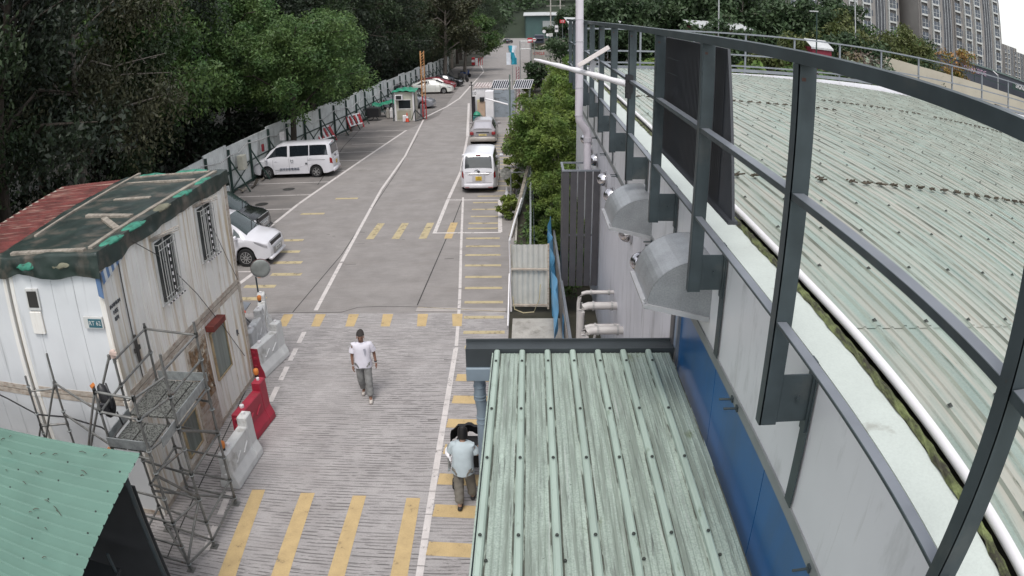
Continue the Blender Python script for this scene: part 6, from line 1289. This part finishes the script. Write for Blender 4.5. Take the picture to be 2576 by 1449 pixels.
# verge: convex mirror, slanting planks, striped handrails, low green fence
M2=thing('traffic_mirror','small round mirror on a post beside the yellow shrub','mirror',(-1.0,31,0))
b=MB(); b.tube([(-.85,31,0),(-.85,31,1.3)],.03,7); b.build('pole',galv,M2); b=MB(); b.lathe([(.26,0),(.24,.03),(.12,.07),(.01,.09)],(-1.08,30.95,1.32),18,'y'); b.build('mirror_back',mat('mottled_mirror',(.3,.3,.28),.3,.3,.5,9),M2,smooth=50)
b=MB(); b.bar((-.9,31,1.35),(-.25,31,1.37),.04); b.build('mount_arm',galv,M2)
for i,(a,c) in enumerate((((-.75,25.6,.05),(-.05,31.5,1.6)),((-.62,28.6,.05),(.0,32.6,1.5)),((-.5,28.7,.05),(.12,32.5,1.5)))):
    b=MB(); b.bar(a,c,.13,.05); b.build('slanting_plank',wood if i==0 else galv,None,label=('long slanting grey plank leaning over verge by white bay','left of two slanting boards behind round leaved shrub','right of two slanting boards behind round leaved shrub')[i],cat='plank')
VF=thing('green_sheet_fence','low green corrugated sheet fence along the shaded planted strip','fence',(.15,27,0))
b=MB(); n=60
vs=[(.12+(.03 if i%2 else 0),19.6+.22*i,z) for z in (0,1.25) for i in range(n)]; b.add(vs,[(i,i+1,n+i+1,n+i) for i in range(n-1)]); b.build('sheet',mat('dull_green_sheet',(.10,.14,.12),.6,var=.3,scale=2),VF,fixn=False)
b=MB()
for i in range(7): y=19.4+2*i; b.b2(-.02,.05,y,y+.07,0,1.6)
b.bar((.0,19.2,1.55),(.05,32,1.5),.05); b.build('post_and_rail',galv,VF)
b=MB(); b.tube([(-.56,18.5,.05),(-.57,18.55,2.15),(-.5,20.5,2.05),(-.3,25,1.7)],.03,7); b.tube([(-.59,18.5,1.2),(-.62,17.4,.1)],.02,6); b.build('white_fence_pole',white,None,smooth=50,label='bent white pole at road side edge of white sheet hoarding',cat='pole')
SH=thing('white_sheet_gate','small white corrugated sheet gate standing across the verge','gate',(0,18.6,0))
b=MB(); n=27; vs=[(-.54+1.02*i/n+(0),18.6+(.025 if i%4 in (1,2) else 0),z) for z in (.2,2.02) for i in range(n+1)]; m_=n+1; b.add(vs,[(i,i+1,m_+i+1,m_+i) for i in range(n)])
b.build('sheet',mat('cream_white_sheet',(.50,.50,.47),.5,var=.08,dirt=(.32,.28,.2),dlo=.58,dhi=.75,dsc=(4,1,.4)),SH,fixn=False)
b=MB(); b.bar((-.58,18.56,1.32),(.5,18.56,1.30),.05); b.b2(-.58,-.53,18.53,18.6,.1,2.05); b.b2(.48,.53,18.53,18.6,.1,2.05); b.bar((-.55,18.56,.22),(.5,18.56,.2),.06); b.build('frame',rusty,SH)
b=MB(); b.tube([(-.5,18.4,.55),(-.45,18.3,.2),(-.2,18.2,.13),(.1,18.2,.16),(.25,18.35,.5),(.28,18.45,.9)],.015,6); b.build('garden_hose',mat('straw_hose',(.42,.36,.22),.6),None,smooth=50,label='straw coloured hose looped at foot of white sheet gate',cat='hose')
HR=thing('footbridge_handrail','long grey handrail with closely spaced bars beside grey wall','handrail',(.8,20,0))
b=MB(); b.bar((.90,9,1.12),(.90,14.3,1.12),.07,.05); b.bar((.9,14.3,1.12),(.74,28,1.1),.07,.05); b.build('top_rail',steel_l,HR)
b=MB(); b.bar((.74,28,1.1),(1.6,28,1.12),.06,.05); b.bar((.74,28,1.05),(1.1,26.3,.1),.05); b.build('end_rail',steel_l,HR)
b=MB()
for k in range(9): z=.12+.11*k; b.bar((.86,9,z),(.86,14.3,z),.02); b.bar((.86,14.3,z),(.72,28,z),.02)
b.build('horizontal_bars',mat('tan_grey_bar',(.30,.27,.24),.5,.3),HR)
for y in (10,12,14.3,16.5,18.8,21,23.3,25.6,28): b=MB(); x=.9-.16*max(0,(y-14.3)/13.7); b.b2(x-.03,x+.03,y-.03,y+.03,-.1,1.1); b.build('post',steel,HR)
b=MB(); b.grid(lambda u,v:(.62+.07*math.sin(u*21+v*5)+.05*v,16.2+6.6*u,1.62-.35*u*0-1.45*v+.05*math.sin(u*15)),50,12); b.build('blue_sheet',mat('sky_blue_plastic_sheet',(.10,.36,.62),.35,var=.2,scale=3,bump=.6,bscale=6,spec=.6),None,smooth=60,fixn=False,label='crumpled sky blue plastic sheet hung along the handrail',cat='plastic sheet')
b=MB(); b.grid(lambda u,v:(.80+.03*math.sin(u*9),13.8+2.6*u,.95-.9*v+.03*math.sin(u*12+v*4)),20,10); b.build('blue_sheet',MATS['sky_blue_plastic_sheet'],None,smooth=60,fixn=False,label='near end of sky blue sheet beside the canopy ridge',cat='plastic sheet')
# gate frame, signs, low walls, truck and far objects by the road
GF=thing('gate_frame','tall thin pale gate frame beside the far road','gate',(-.4,85,0))
for x in (-1.03,.28): b=MB(); b.tube([(x,85,0),(x,85,5.2)],.05,6); b.build('post',galv,GF)
for z in (5.15,4.25): b=MB(); b.tube([(-1.03,85,z),(.28,85,z)],.04,6); b.build('crossbar',galv,GF)
b=MB(); 
for k in range(18): a,a2=2*pi*k/18,2*pi*(k+1)/18; b.bar((-.6+.28*math.cos(a),85,4.75+.28*math.sin(a)),(-.6+.28*math.cos(a2),85,4.75+.28*math.sin(a2)),.03,up=(0,1,0))
b.build('ring',galv,GF)
def sign(label,x,y,z,w_,h_,m1_,m2_=None,rnd=False,zp=0,pole=True,cat='sign'):
    T=thing('road_sign',label,cat,(x,y,0)); b=MB()
    if rnd: b.lathe([(w_/2,-.015),(w_/2,.015)],(x,y,z),20,'y')
    else: b.box((x,y,z),(w_,.03,h_))
    pl=b.build('sign_plate',m1_,T)
    if m2_: b=MB(); b.box((x,y-.02,z),(w_*.8,.01,h_*.3)); b.build('sign_band',m2_,pl)
    if pole: b=MB(); b.tube([(x,y+.04,zp),(x,y+.04,z)],.04,6); b.build('pole',galv,T)
    return T
redm=mat('bright_red_sign',(.45,.02,.03),.5)
sign('red and white striped board beside the round white sign',.15,85.2,5.25,.6,.55,redm,white); sign('round white sign on the far right verge',.66,85.4,5.3,.42,.42,white,redm,True)
sign('pale arched sign post by the far verge',2.3,110,5.7,.5,.6,white,None,True); sign('small round pale sign beyond the verge wall',2.8,110,5.2,.45,.45,white,None,True); sign('triangular pale sign near the green far shed',3.3,110,5.2,.6,.5,mat('triangle_sign',(.5,.5,.48),.5),None)
sign('white notice board below the red far sign',4.2,111,6.1,.5,1.0,white,inkm)
b=MB(); b.prism([(.4,3.2),(.4,4.0),(1.2,4.1),(3.1,4.7),(4.6,4.8),(4.6,3.4)],'y',95,95.4); RW=b.build('ramp_wall',mat('tan_ramp_wall',(.34,.31,.26),.8,var=.2,scale=1,dirt=(.12,.11,.09),dlo=.55,dhi=.6,dscale=2),None,label='sloping tan ramp wall beyond the round signs',cat='wall')
b=MB(); b.b2(.35,6,96,101,0,3.6); b.build('bank',soil_m,None,kind='structure')
b=MB(); b.prism([(.3,0),(.3,4.1),(1.3,3.95),(3.3,4.2),(4.4,3.2),(4.4,0)],'y',87,87.4); VW=b.build('verge_wall',mat('grey_verge_wall',(.32,.31,.28),.8,var=.25,scale=1.4),None,label='grey verge wall with faded painted lettering',cat='wall')
text('painted_lettering','CYCLE',.45,redm,VW,(1.2,86.98,3.6),(pi/2,0,0),.004); text('painted_lettering','ROUND',.42,inkm,VW,(2.7,86.98,3.3),(pi/2,0,0),.004)
TK=thing('dark_truck','dark blue truck body behind the far signs','truck',(1.6,112,0)); b=MB(); b.b2(.9,2.3,112,116,3.9,5.1); b.build('cargo_body',mat('dark_blue_grey',(.035,.04,.06),.5),TK,bevel=.03)
b=MB(); b.b2(1.0,2.2,111.0,111.9,3.9,4.7); cb_=b.build('cab',mat('dark_blue_grey',(.035,.04,.06),.5),TK,bevel=.08); b=MB(); b.b2(1.1,2.1,110.98,111.0,4.25,4.6); b.build('windscreen',glassd,cb_)
b=MB(); b.b2(.5,7,110,130,0,3.9); b.build('embankment',soil_m,None,kind='structure')
# red and white post cluster on left far side of the road
T=thing('roadside_box','red and white post box at the left edge of far road','post box',(-9.4,122,0)); b=MB(); b.b2(-9.6,-9.1,122,122.4,0,1.3); b.build('body',redm,T,bevel=.05); b=MB(); b.b2(-9.0,-8.6,122,122.3,0,1.1); b.build('side_box',white,T,bevel=.04); b=MB(); b.b2(-9.6,-9.1,121.96,122,.5,.9); b.build('white_band',white,T)
T=thing('red_stake_row','red stakes along left edge of the far road','stakes',(-8.2,120,0))
for k in range(3): b=MB(); b.tube([(-8.3+.25*k,120+k,0),(-8.3+.25*k,120+k,1.3)],.05,6); b.build('stake',redm,T)
# far green shed and portal of utility poles
GB=thing('green_warehouse','large green warehouse with pale roof edge at the road end','warehouse',(12,262,0))
b=MB(); b.b2(-1.3,26,262,290,0,8.1); b.build('wall',mat('slate_green_cladding',(.045,.09,.085),.6,var=.15,scale=.3),GB); b=MB(); b.add([(-1.8,261,8.25),(26.5,261,8.6),(26.5,290,9.8),(-1.8,290,9.4),(-1.8,261,8.0),(26.5,261,8.3)],[(0,1,2,3),(4,5,1,0)]); b.build('roof',mat('pale_far_roof',(.45,.46,.46),.5),GB,fixn=False)
b=MB(); b.b2(5,20,261.9,262,3.2,6.2); b.build('door',mat('far_door',(.28,.3,.3),.6),GB); b=MB(); b.b2(-1.3,-1.0,261.8,262,0,8.2); b.build('corner_trim',dkgreen,GB)
UP=thing('twin_utility_pole','twin pole electricity frame with crossarms beside the far shed','utility pole',(7,190,0))
for x in (5.7,8.2): b=MB(); b.tube([(x,190,0),(x,190,14)],.16,8); b.build('pole',concm,UP)
for z in (12.2,10.6,9.0): b=MB(); b.bar((4.6,190,z),(9.4,190,z),.14); ca=b.build('crossarm',concm,UP)
b=MB(); 
for (x,y,z) in ((5,190,12.2),(9,190,12.2)): b.tube([(x,y,z),(x+14,y-30,z-1.2),(x+30,y-60,z+.3)],.025,5)
b.build('overhead_wire',black,UP)
sign('red shop board with white letters by the utility poles',6.9,150,6.9,1.1,.7,redm,None,False,0,True)
text('sign_lettering','CE',.6,white,bpy.context.scene.objects[-1] if False else None,(6.9,149.97,6.9),(pi/2,0,0),.003).update_tag()
# ================================================================ BACKGROUND BEYOND THE ROOF
o=[q for q in sc.objects if q.name.startswith('sign_lettering') and q.parent is None][-1]
pr=[q for q in sc.objects if q.get('label')=='red shop board with white letters by the utility poles'][0]; o.parent=pr; o.location=Vector(o.location)-pr.location
def lowhut(name,label,cat,x0,x1,y0,y1,z0,z1,wm,rm,over=.3):
    T=thing(name,label,cat,((x0+x1)/2,y0,z0)); b=MB(); b.b2(x0,x1,y0,y1,0,z1); b.build('wall',wm,T); b=MB(); b.add([(x0-over,y0-over,z1+.02),(x1+over,y0-over,z1+.02),(x1+over,y1,z1+.5),(x0-over,y1,z1+.5),(x0-over,y0-over,z1-.1),(x1+over,y0-over,z1-.1)],[(0,1,2,3),(4,5,1,0)]); b.build('roof',rm,T,fixn=False); return T
pr_=MATS['pale_far_roof']; dr=mat('maroon_wall',(.13,.02,.025),.6)
lowhut('maroon_hut','maroon hut with long pale roof beyond the roof railing','hut',13.4,17.9,58,62,0,7.45,dr,pr_)
lowhut('red_hut','small crimson hut with pale roof slab beyond the railing','hut',17.6,19.0,43.2,44.5,0,6.9,mat('crimson_wall',(.22,.02,.04),.6),MATS['pale_far_roof'],.1)
lowhut('pale_store','low pale roofed store behind the white vertical pipe','store',4.2,12,70,78,0,7.4,mat('grey_store_wall',(.2,.2,.2),.7),pr_,.5)
galm=mat('pale_lamp_column',(.45,.46,.46),.4,.4)
for x,y,h,lb in ((12.1,46,11.5,'thin pale lamp column beyond the maroon hut'),(21.9,45.5,11,'thin pale lamp column right of the crimson hut'),(6.7,62,11,'thin pale column just right of white vertical pipe'),(17.4,42,9.2,'short dark green column behind the near rail post')):
    T=thing('lamp_column',lb,'lamp post',(x,y,0)); b=MB(); b.tube([(x,y,0),(x,y,h)],.045,7); b.build('column',galm if 'pale' in lb else dkgreen,T); b=MB(); b.bar((x-.5,y,h),(x+.1,y,h+.05),.16,.07); b.build('lamp_head',galm,T)
# beige flyover ramp beyond the roof
beige=mat('beige_flyover_concrete',(.42,.385,.31),.8,var=.1,scale=.4,dirt=(.27,.25,.2),dlo=.6,dhi=.75)
FP=[(31.5,61,6.6),(36,60.5,6.2),(41,60,5.95),(47,59.5,5.7),(54,59,5.5),(64,58,5.25)]
FV=thing('flyover_ramp','sloping beige flyover parapet wall beyond the ribbed roof','flyover',(45,60,0))
b=MB()
for a,c in zip(FP,FP[1:]): b.add([(a[0],a[1],a[2]-1.6),(c[0],c[1],c[2]-2.0),(c[0],c[1],c[2]),(a[0],a[1],a[2]),(a[0],a[1]+.4,a[2]),(c[0],c[1]+.4,c[2])],[(0,1,2,3),(3,2,5,4)])
b.build('parapet',beige,FV,fixn=False)
b=MB()
for a,c in zip(FP,FP[1:]): b.bar((a[0],a[1]-.1,a[2]-1.62),(c[0],c[1]-.1,c[2]-2.02),.5,.1)
b.build('shadow_gap',mat('joint_dark',(.06,.05,.045),.8),FV)
b=MB()
for a,c in zip(FP,FP[1:]): b.add([(a[0],a[1]-.6,0),(c[0],c[1]-.6,0),(c[0],c[1]-.6,c[2]-2.05),(a[0],a[1]-.6,a[2]-1.65)],[(0,1,2,3)])
b.build('lower_wall',mat('tan_retaining_wall',(.33,.30,.22),.85,var=.15,scale=.5),FV,fixn=False)
b=MB(); b.bar((31.5,61.2,7.0),(64,58.2,5.9),.07,.07); b.build('handrail',dkgreen,FV)
for k in range(6): x=33+5.5*k; b=MB(); b.bar((x,61-(x-31.5)*.092,6.4-(x-31.5)*.04),(x,61-(x-31.5)*.092,7.0-(x-31.5)*.034),.07); b.build('handrail_post',dkgreen,FV)
# dark podium with lettering
PD=thing('dark_podium','dark podium wall with pink graffiti lettering below apartment towers','podium',(70,92,0))
b=MB(); b.add([(52,90,0),(96,90,0),(96,90,6.6),(84,90,7.0),(56,90,7.9),(52,90,7.9),(52,110,7.9),(56,110,7.9),(84,110,7.0),(96,110,6.6)],[(0,1,2,3,4,5),(5,4,7,6),(4,3,8,7),(3,2,9,8)]); b.build('wall',mat('blue_black_wall',(.045,.05,.065),.5,var=.15,scale=.4),PD,fixn=False)
b=MB(); b.bar((55,89.9,7.9),(84,89.9,7.02),.2,.25); b.build('coping',mat('dull_green_grey',(.12,.16,.15),.7),PD)
pinkm=mat('pink_neon_paint',(.42,.28,.36),.5)
text('wall_lettering','DARKSIDE',1.15,pinkm,PD,(66.3,89.85,6.55),(pi/2,.03,0),.01)
T=thing('illuminated_sign','white capital lettering SIGNATURE on green bank at right edge','sign',(76,86,0)); b=MB(); b.box((76.2,86.1,6.0),(7.2,.1,1.1)); b.build('back_board',dkgreen,T); text('sign_lettering','SIGNATURE',1.0,white,T,(76,86,6.0),(pi/2,.05,0),.02)
for x in (59.5,69.6):
    T=thing('street_lamp','cranked white street lamp in front of the dark podium' if x>60 else 'short pale street lamp left of the dark podium','street lamp',(x,87,0)); b=MB(); b.tube([(x,87,0),(x,87,6.9 if x>60 else 6.4)],.08,7); b.build('column',galm,T); b=MB(); b.bar((x,87,6.9 if x>60 else 6.4),(x-1.2*(x>60),87,7.35 if x>60 else 6.7),.14); b.build('lamp_head',white,T)
# apartment towers
brick=mat('brown_grey_tile_wall',(.25,.235,.22),.6,var=.12,scale=.3); dkc=mat('dark_tile_wall',(.09,.095,.105),.5,var=.2,scale=.4); pale=mat('pale_render_band',(.50,.51,.49),.6,var=.1); winm=mat('tower_window_glass',(.03,.045,.07),.08,var=.5,scale=.5,spec=.9)
def tower(label,x0,x1,y,d,z0,z1,bays,fl,rot=0,floors=None,win=True):
    T=thing('apartment_tower',label,'apartment tower',(0,0,0),0,'apartment towers beyond the flyover')
    b=MB(); b.b2(x0,x1,y,y+d,z0,z1); b.build('wall',brick,T)
    bw_=(x1-x0)/bays; z=z0+1.0; n=0; zs=[]
    while z<z1-2 and n<fl: zs.append(z); z+=2.9; n+=1
    for i in range(bays):
        xa=x0+bw_*i
        b=MB(); kind=i%4
        if kind==2: b.b2(xa+.1*bw_,xa+.9*bw_,y-.02,y+.02,z0,z1); b.build('recess_panel',dkc,T); b=MB(); 
        if kind==2:
            for q in (.25,.5,.75): b.tube([(xa+bw_*q,y-.25,z0),(xa+bw_*q,y-.25,z1)],.09,6)
            b.build('drain_stack',galm,T); continue
        b.b2(xa+.06*bw_,xa+.12*bw_,y-.7,y,z0,z1); b.b2(xa+.62*bw_,xa+.68*bw_,y-.7,y,z0,z1); b.build('pilaster',pale if i%3 else brick,T)
        for z in zs:
            b=MB(); b.b2(xa+.12*bw_,xa+.62*bw_,y-.72,y-.05,z,z+1.75); wn=b.build('window',winm,T)
            b=MB(); b.b2(xa+.12*bw_,xa+.62*bw_,y-.8,y,z-.42,z-.02); b.b2(xa+.36*bw_,xa+.38*bw_,y-.76,y-.72,z,z+1.75); b.b2(xa+.12*bw_,xa+.62*bw_,y-.75,y-.72,z+.85,z+.92); b.build('sill_band',pale,wn)
    b=MB()
    for i in range(bays):
        xa=x0+bw_*i
        if i%4!=2:
            for z in zs: b.b2(xa+.76*bw_,xa+.9*bw_,y-.03,y,z+.2,z+1.5)
    b.build('small_windows',winm,T)['kind']='stuff'
    return T
tower('brown grey apartment tower with pale balcony bands rising above dark podium',79,106,130,20,6,48,8,9)
tower('apartment tower behind the tree tops left of the brown one',50,77,136,20,0,48,8,9)
tower('pale tower block showing above the tree tops at centre right',54,74,205,15,0,40,6,9).scale=(1,1,1)
tower('small hazy tower block far right against the sky',246,258,300,15,0,22.5,4,7)
tower('second small tower block at the extreme right against sky',259,272,305,15,0,21,4,7)
# bank of greenery in front of the tower feet
for i,(x,y,z,r,h) in enumerate(((82,83,3,2.2,2.6),(86,84,2,2.6,3.4),(51,84,5,2.6,4.0),(46,82,4,3,5.4),(40,84,5,3,5.0),(34,84,5,3,6.0),(90,96,3,3,3.4))):
    bush('bank_shrub','leafy shrub on the tower bank, '+['above the SIGNATURE sign','right above the SIGNATURE sign','left end of dark podium','above middle of flyover','above start of flyover','above the crimson hut side','far right edge'][i%7],(x,y,z),r,h,(lf_far,lf_mid)[i%2],20,100,.42,'shrubs on the bank below the towers')
